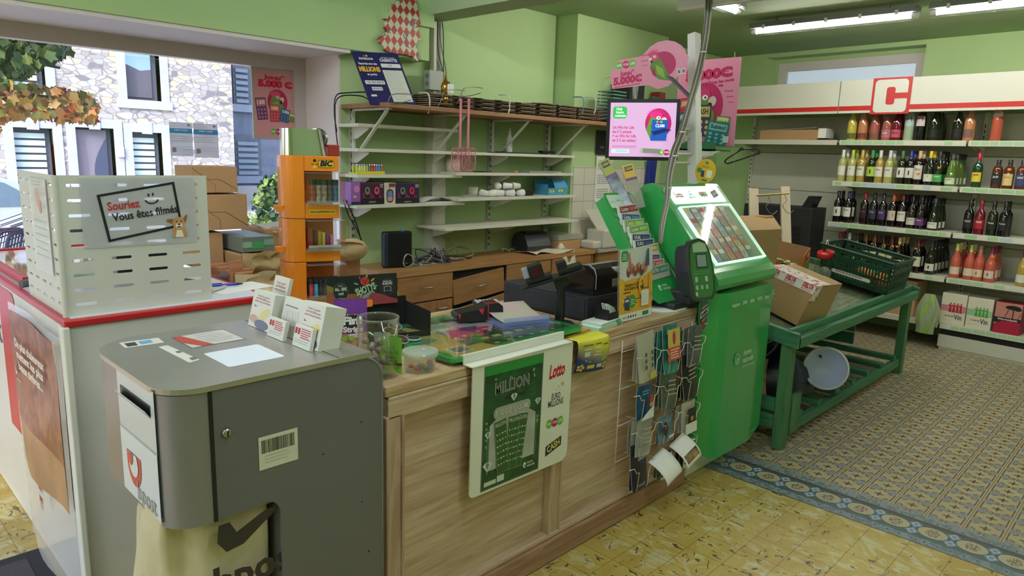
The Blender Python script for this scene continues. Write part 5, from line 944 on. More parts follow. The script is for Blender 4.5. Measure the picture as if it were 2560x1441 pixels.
a = MB(); a.tube([atD(1837, 130, 4.6), atD(1834, 540, 4.6)], .0012, cm2, 4); r_ = root('hanging_string', tuple(atD(1834, 540, 4.6)), 'thin pale string hanging beside the coat hanger', 'string'); a.wb('string', r_)
# long plastic ticket sleeves behind the slip stand
for k, (b0, t0, c) in enumerate((((1572, 520), (1508, 400), (150, 160, 60)), ((1600, 520), (1568, 412), (206, 170, 60)))):
    pb, pt_ = atD(*b0, 3.45), atD(*t0, 3.5); r_ = root('ticket_sleeve', tuple(pb), ['long dark clear sleeve with green ticket leaning behind the slip stand', 'clear sleeve with yellow ticket leaning behind the slip stand'][k], 'sleeve')
    d_ = pt_-pb; M_ = basis((0, 0, 0), d_.cross(FWD).normalized(), d_) if d_.cross(FWD).dot(RIGHT) > 0 else basis((0, 0, 0), -d_.cross(FWD).normalized(), d_); Ld = d_.length; a = MB(); a.bb(-.03, .03, 0, Ld, -.012, 0, [mat('sleeve_dark', (60, 66, 76), .12, noise=.6, nscale=20, col2=(150, 160, 170)), clear('sleeve_clear', (236, 236, 230), diff=(200, 200, 190), fac=.7)][k], M_); a.build('sleeve', r_, bevel=.004)
    a = Art(M_); a.rect(-.028, Ld*.7, .028, Ld, c); a.rect(-.02, Ld*.85, .02, Ld*.96, (50, 50, 60)); a.text('CASH', 0, Ld*.905, .02, (220, 206, 90), w=.034); a.rect(-.028, Ld*.64, .028, Ld*.70, (110, 70, 120)); a.mb.build('ticket', r_)
# ================================================================ wire leaflet rack
wr = root('wire_leaflet_rack', (2.37, 1.615, .17), 'cream wire rack of leaflets hanging on the counter front', 'wire rack')
wm = mat('cream_wire', (226, 220, 200), .4); cwx = .19
for i in range(4): x = .005+cwx*i*.99; a = MB(); a.tube([(x, .03, .0), (x, .03, .68)], .0022, wm, 5); a.build('upright', wr)
for j in range(4):
    z = .03+.165*j
    for i in range(3):
        x = .01+cwx*i; a = MB(); a.tube([(x-.02, -.055, z+.10), (x+.02, -.055, z+.095), (x+.035, -.058, z+.07), (x+.055, -.058, z+.07), (x+.055, -.05, z-.02), (x+.055, .028, z-.03)], .0018, wm, 5, curve=False)
        a.tube([(x+.135, .028, z-.03), (x+.135, -.05, z-.02), (x+.135, -.058, z+.07), (x+.15, -.058, z+.075), (x+.165, -.055, z+.10), (x+.175, .0, z+.105), (x+.175, .03, z+.105)], .0018, wm, 5, curve=False); a.build('pocket_wire', wr)
    a = MB(); a.tube([(.0, .03, z+.105), (.575, .03, z+.105)], .0018, wm, 5); a.build('cross_wire', wr)
lf = [(0, 3, (186, 186, 160), 'pale leaflets with small pictures, top left pocket of the wire rack', 3, .21), (1, 3, (60, 150, 140), 'teal and red travel leaflets, top middle pocket of the wire rack', 4, .22), (2, 3, (60, 64, 66), 'dark leaflets, top right pocket of the wire rack', 4, .19),
      (0, 2, (28, 92, 140), 'blue bicycle leaflet folded forward, second row of the wire rack', 1, .15), (1, 2, (58, 74, 54), 'dark green culture leaflets, second row of the wire rack', 3, .18), (2, 2, (44, 46, 44), 'black brown leaflets, second row right pocket of the wire rack', 3, .22),
      (0, 1, (150, 150, 140), 'loose grey leaflets, third row left of the wire rack', 3, .17), (1, 1, (120, 150, 166), 'light blue hotel leaflets, third row middle of the wire rack', 2, .13), (2, 1, (196, 190, 166), 'bent white and yellow booklets, third row right of the wire rack', 3, .15),
      (0, 0, (38, 34, 66), 'narrow navy leaflet reading OLLOY, bottom left of the wire rack', 2, .22), (1, 0, (60, 70, 90), 'white edged leaflet with blue bar, bottom middle of the wire rack', 2, .12), (2, 0, (90, 80, 70), 'curled leaflet with black photo, bottom right of the wire rack', 2, .13)]
for (i, j, c, lab, n, h) in lf:
    for q_ in range(n):
        z = .005+.165*j; x = .055+cwx*i; dep = -.045+.022*q_ if n > 1 else -.04
        r_ = root('leaflet', (2.37+x-.012+.004*q_, 1.615+dep, .17+z), lab, 'leaflet', 'leaflets in the wire rack')
        lean = (.12 if q_ == 0 else .02)+.03*((i*5+j*3+q_) % 3); M_ = Matrix.Rotation(.10*((i+j*2+q_) % 3-1), 4, 'Y') @ Matrix.Rotation(-lean, 4, 'X')
        hh_ = h*(1-.06*q_); a = MB()
        mt = mat('leaflet_%d%d' % (i, j), c, .3, noise=.25, nscale=25, col2=tuple(min(255, int(x_*.6+70*((i+j) % 2))) for x_ in c))
        a.grid(lambda u, v: (u*.115, -.008*math.sin(u*PI)-.012*v*v, v*hh_), 5, 6, mt, M_); a.grid(lambda u, v: ((1-u)*.115, .003-.008*math.sin(u*PI)-.012*v*v, v*hh_), 5, 6, paper, M_); a.build('sheet', r_)
        if q_ == 0:
            b_ = Art(M_ @ basis((0, -.020, .0), (1, 0, 0), (0, -.07, 1)), eps=.0008)
            if (i, j) == (0, 3):
                for s_ in range(6): b_.rect(.015+.045*(s_ % 2), .05+.028*(s_//2)+.01, .03+.045*(s_ % 2), .068+.028*(s_//2)+.01, (90, 90, 76))
                b_.rect(.05, .01, .095, .04, (200, 190, 90))
            elif (i, j) == (1, 3): b_.rect(.0, .06, .1, .12, (206, 84, 60)); b_.lines(.02, .11, .09, 4, .012, .004, (240, 230, 220)); b_.rect(.0, .12, .1, .2, (206, 180, 90)); b_.ell(.05, .16, .012, .03, (170, 60, 60))
            elif (i, j) == (0, 2): b_.poly([(.0, .0), (.1, .0), (.1, .05), (.06, .035), (.03, .02)], (226, 230, 230)); b_.ell(.08, .085, .012, .018, (190, 70, 50)); b_.ell(.08, .06, .014, .010, (230, 150, 60)); b_.lines(.01, .13, .07, 2, .012, .004, (120, 180, 180))
            elif (i, j) == (0, 0): b_.text('OLLOY', .055, .155, .022, (214, 210, 190), w=.07); b_.rect(.01, .20, .09, .21, (130, 150, 140)); b_.text('YOUR VALLEY', .04, .03, .014, (220, 220, 206), w=.05)
            elif (i, j) == (1, 0): b_.rect(.0, .06, .1, .11, (230, 230, 224)); b_.rect(.01, .075, .09, .085, (40, 70, 140)); b_.rect(.0, .0, .1, .012, (230, 230, 224))
            elif (i, j) == (2, 1): b_.rect(.0, .0, .1, .05, (230, 230, 224)); b_.rect(.02, .05, .09, .12, (40, 34, 30)); b_.ell(.055, .07, .014, .012, (200, 130, 60))
            elif (i, j) == (2, 0): b_.rect(.0, .0, .1, .13, (228, 228, 222)); b_.rect(.0, .07, .1, .12, (40, 36, 34)); b_.rect(.01, .018, .09, .03, (40, 80, 160)); b_.ell(.05, .09, .02, .012, (190, 150, 100))
            elif (i, j) == (1, 1): b_.ell(.03, .07, .018, .035, (60, 50, 50)); b_.rect(.05, .02, .09, .03, (230, 230, 230))
            else: b_.lines(.015, h*.75, .085, 4, .02, .005, (190, 186, 170))
            b_.mb.build('print', r_)
for k, (px, py, lab) in enumerate(((1665, 1165, 'blank white sheet curling forward at the bottom of the wire rack'), (1715, 1125, 'white booklet with blue stripe curling forward low in the wire rack'))):
    p = atY(px, py, 1.52); r_ = root('curled_sheet', tuple(p), lab, 'leaflet'); a = MB(); a.grid(lambda u, v: (-.06+.12*u, .05-.09*math.sin(v*1.7), .03*math.cos(v*2.4)+.01-.045*v), 4, 10, paper, Matrix.Rotation(-.3, 4, 'Y')); a.build('sheet', r_, solid=.001)
    if k: b_ = MB(); b_.grid(lambda u, v: (-.05+.10*u, .049-.09*math.sin((.5+v*.3)*1.7)-.001, .031*math.cos((.5+v*.3)*2.4)+.011-.045*(.5+v*.3)), 3, 4, mat('dark_photo_print', (44, 40, 38), .3, noise=.6, nscale=30, col2=(190, 150, 100)), Matrix.Rotation(-.3, 4, 'Y')); b_.build('print', r_)
# ================================================================ wine shelving along the end wall (frame rotated 4 degrees)
gsteel = mat('shelf_cream_steel', (206, 204, 186), .45); gback = mat('shelf_back_panel', (190, 190, 172), .55, noise=.04, nscale=3); gdark = mat('shelf_shadow_gap', (30, 28, 26), .8)
SZ = [(1.84, .05), (1.448, .0), (1.052, .0), (.655, .0), (.242, .0)]
def GS(px, py, off): p = G(px, py, off)-GB; return p.dot(GD)
bays = [(2.27, 1.14, [0, 4], 'empty left bay of the cream steel shelving behind the crate table'), (1.12, .03, [0, 1, 2, 3, 4], 'middle bay of the cream wine shelving, full of bottles'), (.02, -1.1, [0, 1, 2, 3, 4], 'right bay of the cream shelving with spirits, rosé wine and boxed wine')]
for bi, (s1, s0, lv, lab) in enumerate(bays):
    r = root('shelving_unit', gp(s1, 0, 0), lab, 'shelving unit', 'cream steel shelving bays', rz=0); r.rotation_euler.z = math.atan2(-GD.y, -GD.x); w = s1-s0
    for k in range(5): a = MB(); a.bb(.0, w, .495, .505, .12+.40*k, .515+.40*k if k < 4 else 2.09, gback); a.build('back_panel', r)
    for x_ in ([.0] if bi < 2 else [.0, w-.03]):
        a = MB(); a.bb(x_-.015, x_+.015, .46, .50, 0, 2.1, gsteel)
        for q in range(38): a.bb(x_-.004, x_+.004, .458, .461, .12+.05*q, .15+.05*q, gdark)
        a.build('upright', r)
    for L_ in lv:
        z, off = SZ[L_]; z0 = z
        a = MB(); a.bb(.004, w-.004, off+.012, .49, z-.02, z, gsteel); a.bb(.004, w-.004, off, off+.014, z-.045, z+.004, gsteel); sh_ = a.build('shelf', r, bevel=.002)
        if not (bi == 0 or (bi == 1 and L_ == 4)):
            b_ = Art(basis((.004, off-.0005, z-.043), (1, 0, 0), (0, 0, 1))); u = .02
            b_.rect(.0, .004, w-.01, .042, mat('strip_cream', (214, 214, 190), .3))
            while u < w-.1: cw_ = rnd.choice((.07, .085, .1)); cc = rnd.choice([(160, 200, 150), (160, 200, 150), (176, 196, 214), (216, 216, 200)]) if L_ in (1, 2) else rnd.choice([(168, 206, 160), (168, 206, 160), (214, 214, 196)]); b_.rect(u, .008, u+cw_-.008, .038, cc); u += cw_
            b_.mb.build('price_strip', sh_)
        for x_ in (.02, w-.02): a = MB(); a.prism([(.49, z-.02), (.49, z-.09), (off+.08, z-.022)], x_-.002, x_+.002, gsteel, YZm); a.build('bracket', r)
    if bi == 2: a = MB(); a.bb(.0, w, .02, .04, .03, .142, mat('kick_plate', (196, 196, 178), .45)); a.bb(.01, w, .035, .05, 0, .03, gsteel); a.bb(.0, w, .03, .05, .142, .20, gdark); a.build('kick_plate', r)
    a = MB(); a.bb(-.01, w if bi < 2 else w, -.02, .0, 2.09, 2.39, mat('header_cream', (222, 222, 208), .45)); a.bb(-.01, w, .0, .5, 2.37, 2.39, gsteel); a.bb(-.01, w, -.021, -.0201, 2.112, 2.155, mat('header_red', (206, 44, 40), .35)); 
    if bi == 0: a.bb(-.012, -.01, -.02, .5, 2.09, 2.39, gsteel)
    a.build('header_board', r)
    if bi == 1:                              # the red square with the white C
        c0 = 1.12-.835; b_ = Art(basis((c0, -.022, 2.075), (1, 0, 0), (0, 0, 1)), eps=.0012)
        b_.rect(0, 0, .335, .322, 'cc2c28'); cr = (226, 226, 214)
        b_.poly(rrect(.285, .29, .035, 5, (.165, .160)), cr); b_.poly(rrect(.075, .155, .02, 4, (.165, .16)), 'cc2c28'); b_.rect(.165, .135, .335, .185, 'cc2c28'); b_.rect(.308, .135, .335, .185, 'cc2c28')
        b_.mb.build('letter_sign', r)
# bottles
def lathe_m(name, prof, m, parent, seg=20): a = MB(); a.lathe(prof, m, seg); return a.build(name, parent)
def gm(n, c, rough=.08): return mat('glass_'+n, c, rough, spec=.7, coat=.4)
GL = dict(dark=gm('dark_red_wine', (24, 14, 16)), green=gm('dark_green', (24, 34, 18)), white=gm('pale_wine', (176, 176, 104)), gold=gm('golden_wine', (176, 150, 70)), lime=gm('riesling', (92, 120, 48)), rose=gm('rose_wine', (196, 92, 74)), clearg=gm('clear_green_tint', (170, 190, 160)), red=gm('deep_red', (112, 16, 40)), yellow=gm('yellow_drink', (206, 190, 80)), peach=gm('peach_drink', (206, 136, 96)), pink=gm('pink_drink', (176, 96, 90)), amber=gm('amber', (96, 44, 26)), jade=gm('green_whisky', (30, 70, 34)), black_=gm('near_black', (12, 12, 14)))
SH = dict(bordeaux=([(0, 0), (.036, 0), (.0375, .006), (.0375, .185), (.034, .205), (.018, .228), (.0145, .24), (.0145, .30), (0, .30)], .06, .15, .225, .302, .0152), burg=([(0, 0), (.037, 0), (.040, .008), (.040, .15), (.036, .175), (.022, .215), (.0145, .245), (.0145, .30), (0, .30)], .035, .10, .24, .302, .0152),
          champ=([(0, 0), (.040, 0), (.043, .008), (.043, .14), (.038, .175), (.022, .225), (.016, .26), (.016, .31), (0, .31)], .03, .10, .22, .312, .0175), martini=([(0, 0), (.040, 0), (.042, .006), (.040, .20), (.037, .235), (.018, .265), (.014, .28), (.014, .32), (0, .32)], .13, .25, .295, .322, .0155),
          whisky=([(0, 0), (.037, 0), (.038, .006), (.038, .155), (.030, .178), (.015, .195), (.0135, .205), (.0135, .235), (0, .235)], .03, .125, .20, .238, .016), port=([(0, 0), (.037, 0), (.038, .006), (.038, .16), (.034, .19), (.017, .215), (.0145, .23), (.0145, .29), (0, .29)], .05, .13, .24, .292, .0158), riesl=([(0, 0), (.042, 0), (.045, .008), (.043, .09), (.035, .15), (.022, .21), (.0165, .235), (.0165, .28), (0, .28)], .02, .075, .232, .282, .022))
PROTO = {}
def bottle_proto(key, shape, glass_, cap, lab_c, lab_c2, txt, txtc, v0=None, v1=None, full=False):
    prof, l0, l1, c0, c1, cr = SH[shape]; l0 = v0 if v0 is not None else l0; l1 = v1 if v1 is not None else l1
    r = bpy.data.objects.new('bottle', None); r.empty_display_size = .05
    a = MB(); a.lathe(prof, GL[glass_], 18); b = a.build('glass', r)
    if cap: a = MB(); a.lathe([(cr, c0), (cr, c1), (cr*.9, c1+.001), (0, c1+.001)], mat('capsule_%d_%d_%d' % cap, cap, .35), 14); a.build('capsule', r)
    def rad(z):
        for (r0, z0), (r1, z1) in zip(prof[1:], prof[2:]):
            if z0 <= z <= z1 and z1 > z0: return r0+(r1-r0)*(z-z0)/(z1-z0)
        return .0375
    if lab_c:
        a = MB(); half = 1.15 if not full else 1.5
        mk = mat('label_%d_%d_%d' % lab_c, lab_c, .6); a.grid(lambda u, v: ((rad(l0+(l1-l0)*v)+.0006)*math.sin(half*(2*u-1)), -(rad(l0+(l1-l0)*v)+.0006)*math.cos(half*(2*u-1)), l0+(l1-l0)*v), 10, 3, mk)
        lo = a.build('label', r)
        b_ = Art(None, eps=.0004); hw = half*.0375; hh_ = l1-l0
        if lab_c2: b_.rect(-hw*.98, hh_*.06, hw*.98, hh_*.26, lab_c2) if not isinstance(lab_c2, dict) else None
        if isinstance(lab_c2, dict):
            k = lab_c2
            if 'disc' in k: b_.ell(0, hh_*.55, hw*.62, hh_*.30, k['disc'])
            if 'hill' in k: b_.poly([(-hw*.6, hh_*.35), (-hw*.1, hh_*.5), (hw*.5, hh_*.38), (hw*.6, hh_*.3)], k['hill'])
            if 'foot' in k: b_.rect(-hw*.98, 0, hw*.98, hh_*.17, k['foot'])
            if 'fig' in k: b_.ell(0, hh_*.5, hw*.16, hh_*.26, k['fig'])
            if 'line' in k: b_.rect(-hw*.6, hh_*.2, hw*.6, hh_*.24, k['line'])
        if txt: b_.text(txt, 0, hh_*(.72 if not isinstance(lab_c2, dict) or 'disc' not in lab_c2 else .55), hh_*.26, txtc, w=min(hw*1.5, .045), bold=.03)
        if txt or lab_c2:
            m_ = b_.mb; Q = []
            for (x_, y_, z_) in m_.v: zz = l0+y_; R_ = rad(zz)+.0006+z_; t = x_/.0375; Q.append((R_*math.sin(t), -R_*math.cos(t), zz))
            m_.v = Q; m_.build('label_print', lo)
    PROTO[key] = r; return r
w_ = (222, 220, 206)
for k, v in dict(
    y1=('champ', 'yellow', (206, 190, 80), (96, 110, 50), (216, 206, 150), '', None, .0, .07), y2=('champ', 'peach', (206, 130, 90), (130, 70, 50), (216, 200, 190), '', None, 0, .07), y3=('champ', 'pink', (176, 96, 90), (120, 96, 70), (176, 60, 50), '', None, 0, .07),
    mr=('champ', 'pink', (190, 130, 110), (196, 120, 130), dict(disc=(60, 40, 60)), 'MARTINI', (236, 226, 220)), md=('champ', 'red', (90, 16, 40), (206, 90, 110), dict(disc=(214, 100, 116)), 'MARTINI', (30, 30, 50)),
    mb=('martini', 'clearg', (220, 226, 226), (176, 206, 206), dict(disc=(206, 60, 60)), 'MARTINI', (24, 34, 70)), mx=('martini', 'black_', (30, 26, 28), (216, 208, 200), dict(disc=(206, 60, 60)), 'MARTINI', (24, 24, 30)),
    sp=('champ', 'green', (176, 166, 110), (30, 30, 26), dict(foot=(206, 190, 110)), '', None), sr=('champ', 'peach', (196, 150, 150), (130, 96, 90), dict(line=(226, 206, 200)), '', None), pl=('martini', 'rose', (214, 96, 40), (222, 190, 180), None, 'Liqueur', (190, 60, 60), .20, .25),
    w1=('bordeaux', 'white', (222, 224, 216), w_, dict(hill=(80, 120, 90)), '', None), w2=('bordeaux', 'white', (176, 190, 50), w_, dict(foot=(96, 100, 70)), 'T', (150, 140, 120)), w3=('bordeaux', 'gold', (206, 170, 80), w_, None, 'Rose', (96, 84, 70)), w4=('bordeaux', 'green', (50, 140, 66), (176, 206, 70), dict(fig=(40, 60, 30)), '', None), w5=('bordeaux', 'gold', (214, 216, 206), w_, dict(hill=(170, 90, 80)), 'Chateau', (120, 110, 90)), w6=('bordeaux', 'white', (206, 216, 216), w_, dict(hill=(100, 130, 110)), 'Domaine', (120, 110, 90)),
    w7=('bordeaux', 'green', (56, 110, 60), w_, dict(fig=(50, 50, 50), foot=(90, 130, 70)), '', None), w8=('bordeaux', 'dark', (40, 50, 130), w_, dict(fig=(50, 60, 90), foot=(60, 80, 130)), '', None), w9=('bordeaux', 'dark', (214, 176, 130), (216, 212, 198), None, 'Blanc', (150, 130, 100), .05, .175), wa=('burg', 'green', (222, 190, 40), w_, dict(foot=(222, 190, 50)), 'T', (150, 140, 120)), wb=('burg', 'green', (40, 40, 36), (70, 170, 80), None, 'Bio', (220, 236, 210)), wc=('riesl', 'lime', (50, 52, 50), (214, 218, 196), None, 'Riesling', (110, 120, 90)),
    jb=('port', 'jade', (190, 30, 50), (226, 206, 60), None, 'J&B', (176, 30, 30)), jd=('whisky', 'amber', (26, 24, 26), (40, 36, 40), None, 'Jack', (226, 220, 214)), jh=('whisky', 'amber', (30, 26, 24), (222, 196, 130), None, 'Honey', (190, 120, 50)), jl=('whisky', 'amber', (36, 34, 50), (60, 66, 110), dict(line=(220, 216, 220)), 'Label', (226, 220, 210)),
    r1=('bordeaux', 'dark', (26, 22, 24), w_, dict(foot=(170, 60, 54), fig=(50, 40, 40)), '', None), r2=('bordeaux', 'dark', (34, 40, 86), w_, dict(line=(60, 60, 70)), 'Maison', (120, 110, 100)), r3=('bordeaux', 'dark', (150, 26, 40), (30, 18, 26), None, 'Rouge', (150, 60, 70)), r4=('bordeaux', 'dark', (28, 26, 38), (48, 46, 66), None, 'Merlot', (160, 160, 170)), r5=('bordeaux', 'dark', (40, 30, 66), (72, 50, 100), None, 'Syrah', (190, 170, 200)), r6=('bordeaux', 'dark', (176, 84, 34), (206, 196, 180), dict(disc=(206, 90, 60)), '', None), r7=('bordeaux', 'dark', (70, 26, 32), w_, dict(line=(90, 40, 60)), 'Baron', (130, 120, 110)), r8=('burg', 'dark', (28, 24, 26), (206, 200, 186), dict(foot=(150, 110, 100)), 'Cotes', (130, 120, 110)), r9=('burg', 'dark', (30, 26, 30), (104, 60, 120), None, 'Fleur', (220, 200, 224)), ra=('riesl', 'green', (34, 34, 36), (220, 220, 206), None, 'Pinot', (110, 110, 100)),
    cz=('port', 'black_', (22, 20, 22), (34, 26, 24), dict(foot=(180, 60, 40)), 'CRUZ', (220, 210, 196)), cr=('port', 'red', (150, 16, 40), (170, 30, 44), dict(line=(226, 190, 190)), 'CRUZ', (240, 226, 220)), pt=('port', 'green', (24, 22, 22), (26, 28, 24), None, 'Porto', (226, 226, 216)), pq=('port', 'black_', (24, 20, 24), (34, 24, 30), None, 'Porto', (206, 206, 206)),
    s1=('burg', 'dark', (120, 20, 34), (120, 96, 70), None, '', None), s2=('bordeaux', 'green', (60, 26, 30), (206, 196, 150), dict(line=(120, 60, 50)), '', None), s3=('bordeaux', 'dark', (110, 70, 40), (214, 200, 160), None, '', None), s4=('burg', 'dark', (206, 180, 110), (214, 206, 180), None, '', None), s5=('bordeaux', 'dark', (100, 30, 40), (206, 206, 176), dict(line=(70, 110, 60)), '', None), s6=('burg', 'green', (56, 56, 58), w_, dict(fig=(90, 60, 60)), '', None), s7=('bordeaux', 'dark', (170, 172, 170), (40, 30, 30), None, '', None),
    o1=('burg', 'rose', (206, 200, 110), (222, 206, 180), dict(hill=(190, 60, 90)), '', None), o2=('burg', 'rose', (190, 130, 106), (222, 206, 176), dict(fig=(214, 110, 50)), '', None), o3=('burg', 'rose', (130, 50, 70), (222, 206, 186), dict(fig=(190, 60, 100)), '', None), o4=('burg', 'gold', (110, 60, 80), w_, dict(line=(170, 130, 90)), '', None)).items(): bottle_proto(k, *v)
STK = MB().box((0, 0, 0), (.022, .002, .014), orange_sticker)
def put_bottle(key, s, off, z, label, grp, sticker=None):
    r = PROTO[key].copy(); COL.objects.link(r); r.location = gp(s, off, z); r.rotation_euler = (0, 0, -math.atan2(GD.x, GD.y)-PI/2+.12*rnd.uniform(-1, 1)); r.name = 'bottle'
    r.rotation_euler.z = math.atan2(-GD.y, -GD.x)+.15*rnd.uniform(-1, 1)
    for ch in PROTO[key].children:
        c = ch.copy(); COL.objects.link(c); c.parent = r
        for g in ch.children: q = g.copy(); COL.objects.link(q); q.parent = c
    tag(r, label, 'bottle', grp)
    if sticker is not None: a = MB(); a.box((.012*(-1)**int(s*100), -.0, sticker), (.024, .0425*2 if sticker < .17 else .07 if sticker < .2 else .045, .014), orange_sticker); a.v = [(x_, min(y_, -.01) if y_ > 0 else y_, z_) for x_, y_, z_ in a.v]; a.build('price_sticker', r)
    return r
def unlink_proto(r):
    for ch in r.children:
        for g in ch.children: COL.objects.unlink(g)
        COL.objects.unlink(ch)
for r in PROTO.values(): unlink_proto(r)
rows = [('top shelf', 0, 352, [(2127, 'y1', 1, 'yellow sparkling drink'), (2154, 'y2', 1, 'peach sparkling drink'), (2184, 'y3', 1, 'pink fruit sparkling drink'), (2214, 'mr', 0, 'pale rosé vermouth'), (2238, 'md', 1, 'deep red vermouth'), (2269, 'mb', 0, 'clear vermouth'), (2298, 'mx', 0, 'near black vermouth'), (2331, 'sp', 2, 'black sparkling wine'), (2391, 'sp', 0, 'lone black sparkling'), (2419, 'sr', 0, 'rosé sparkling wine'), (2487, 'pl', 0, 'orange capped pink liqueur')]),
    ('second shelf', 1, 458, [(2101, 'w1', 1, 'white capped white wine'), (2125, 'w2', 1, 'lime capped white wine'), (2149, 'w3', 1, 'gold capped wine with orange tag'), (2174, 'w4', 1, 'green capped lime label wine'), (2194, 'w5', 0, 'golden wine with red roofed label'), (2218, 'w6', 1, 'pale wine with hill label'), (2249, 'w7', 0, 'green capped feather label wine'), (2270, 'w8', 1, 'blue capped wine with feather label'), (2292, 'w9', 1, 'peach capped dark wine with tall label'), (2319, 'wa', 1, 'yellow capped wine'), (2342, 'wb', 2, 'dark wine with bright green label'), (2375, 'wc', 3, 'squat pale green Riesling'), (2440, 'jb', 0, 'green whisky with yellow label'), (2490, 'jd', 0, 'black labelled whiskey'), (2519, 'jh', 0, 'honey coloured labelled whiskey'), (2551, 'jl', 0, 'blue labelled whisky at the photo edge')]),
    ('third shelf', 2, 555, [(2090, 'r1', 1, 'red wine with figure label'), (2116, 'r2', 1, 'blue capped red wine'), (2157, 'r3', 0, 'red capped dark wine'), (2180, 'r4', 0, 'slate labelled red wine'), (2203, 'r5', 0, 'purple labelled red wine'), (2228, 'r6', 2, 'orange capped orange disc wine'), (2252, 'r7', 2, 'white labelled red wine'), (2277, 'r8', 1, 'low labelled red wine'), (2299, 'r9', 3, 'violet labelled red wine'), (2333, 'ra', 2, 'squat Pinot with low white label'), (2421, 'cz', 0, 'black glass port'), (2449, 'cr', 0, 'bright red port'), (2481, 'pt', 0, 'greenish black port'), (2510, 'pq', 1, 'purplish black port')]),
    ('fourth shelf', 3, 680, [(2091, 's1', 1, 'red capped wine behind the crate'), (2114, 's7', 0, 'silver capped wine behind the crate'), (2134, 's2', 1, 'brown capped wine behind the crate'), (2156, 's3', 1, 'amber capped wine behind the crate'), (2178, 's3', 1, 'stickered amber wine behind crate'), (2200, 's2', 1, 'stickered brown wine behind crate'), (2221, 's5', 1, 'stickered dark wine behind crate'), (2240, 's4', 2, 'gold topped wine behind the crate'), (2288, 's5', 1, 'cream labelled wine right of crate'), (2322, 's6', 4, 'slim dark burgundy'), (2386, 'o1', 2, 'yellow capped rosé wine'), (2421, 'o1', 1, 'second yellow capped rosé wine'), (2445, 'o2', 0, 'peach capped rosé wine'), (2474, 'o3', 2, 'plum capped rosé wine'), (2556, 'o4', 0, 'golden rosé at the photo edge')])]
ordn = ['', 'second', 'third', 'fourth', 'fifth']
for (nm, lv, py, items) in rows:
    z, o0 = SZ[lv]; z += .0005
    for q, (px, key, nb, desc) in enumerate(items):
        s = GS(px, py, o0+.07)
        for k in range(nb+1):
            off = o0+.07+.092*k; sk_v = {0: .17, 3: .22}.get(lv) if (key in ('y1', 'y2', 'y3', 'md', 'sp') and lv == 0 and q in (0, 1, 2, 4, 8)) or (lv == 3 and key in ('s2', 's3', 's4', 's5') and k < 2 and q > 3) or key == 'o3' and k == 0 else None
            if key in ('wb', 'jh', 'w9') and k == 0: sk_v = .10 if key == 'w9' else .16
            put_bottle(key, s, off, z, ('%s bottle on the %s of the wine wall' % (desc, nm)) if k == 0 else ('%s bottle, %s in its column, %s' % (desc, ['', 'second', 'third', 'fourth', 'fifth'][k], nm)), 'bottles on the '+nm, sk_v)
# boxed wine and other things on the lowest shelves
def gbx(name, s_left, w, h, d, z, label, cat, m, art=None, off=.03, grp=None):
    r = root(name, gp(s_left, off, z), label, cat, grp); r.rotation_euler.z = math.atan2(-GD.y, -GD.x)
    a = MB(); a.bb(0, w, 0, d, 0, h, m); a.build('carton', r, bevel=.002)
    if art: b_ = Art(basis((0, -.0006, 0), (1, 0, 0), (0, 0, 1))); art(b_, w, h); b_.mb.build('print', r)
    return r
def vin(c):
    def f(a, w, h):
        a.rect(0, h*.42, w, h*.62, tuple(int(x_*.5+226*.5) for x_ in c))
        for i in range(4): u = w*(.38+.14*i); a.poly([(u-.012, h*.40), (u+.012, h*.40), (u+.006, h*.56), (u+.01, h*.64), (u-.01, h*.64), (u-.006, h*.56)], c); a.ell(u, h*.68, .006, .009, c, 10); a.rect(u-.016, h*.60, u-.010, h*.66, c)
        a.text('La vie est', w*.38, h*.27, .020, K, w=w*.35); a.text('Vin', w*.73, h*.25, .065, K, w=w*.30)
        a.rect(w*.05, h*.12, w*.4, h*.125, (150, 150, 140))
    return f
cre = mat('wine_carton_cream', (216, 212, 190), .6)
gbx('boxed_wine', .035, .195, .275, .18, .243, 'cream boxed wine with red dancing figures reading Vin', 'boxed wine', cre, vin((176, 36, 50)), grp='boxed wines on the lowest shelf')
gbx('boxed_wine', -.168, .19, .27, .18, .243, 'cream boxed wine with green dancing figures reading Vin', 'boxed wine', cre, vin((80, 160, 70)), grp='boxed wines on the lowest shelf')
def gir(a, w, h):
    a.rect(0, 0, w, h, (196, 130, 116)); a.rect(0, h*.34, w, h*.52, (34, 28, 32)); a.poly([(0, 0), (w, 0), (w, h*.40), (w*.7, h*.44), (w*.3, h*.40), (0, h*.28)], (166, 24, 56)); a.text('Waggonlacht', w*.5, h*.46, .022, (226, 220, 214), w=w*.75, bold=.03)
    a.rect(w*.66, h*.52, w*.70, h*.84, K); a.ell(w*.66, h*.86, w*.30, h*.07, K); a.ell(w*.84, h*.82, w*.14, h*.05, K)
    for u, s_ in ((.36, 1), (.88, .7)): a.poly([(w*u, h*.52), (w*(u+.02), h*.52), (w*(u+.10*s_), h*(.56+.1*s_)), (w*(u+.15*s_), h*(.56+.22*s_)), (w*(u+.12*s_), h*(.56+.22*s_)), (w*(u+.06*s_), h*(.56+.08*s_))], K)
gbx('boxed_wine', -.375, .19, .265, .18, .243, 'pink and black boxed wine with giraffes under a tree', 'boxed wine', mat('wine_carton_pink', (150, 36, 60), .5), gir, grp='boxed wines on the lowest shelf')
gbx('cardboard_carton', .62, .36, .33, .26, .243, 'plain brown carton on the low shelf behind the green table', 'carton', card, off=.06)
hm_ = gbx('flat_white_box', 2.0, .62, .10, .28, 1.845, 'open flat brown and white box on the empty top shelf', 'box', card, off=.12)
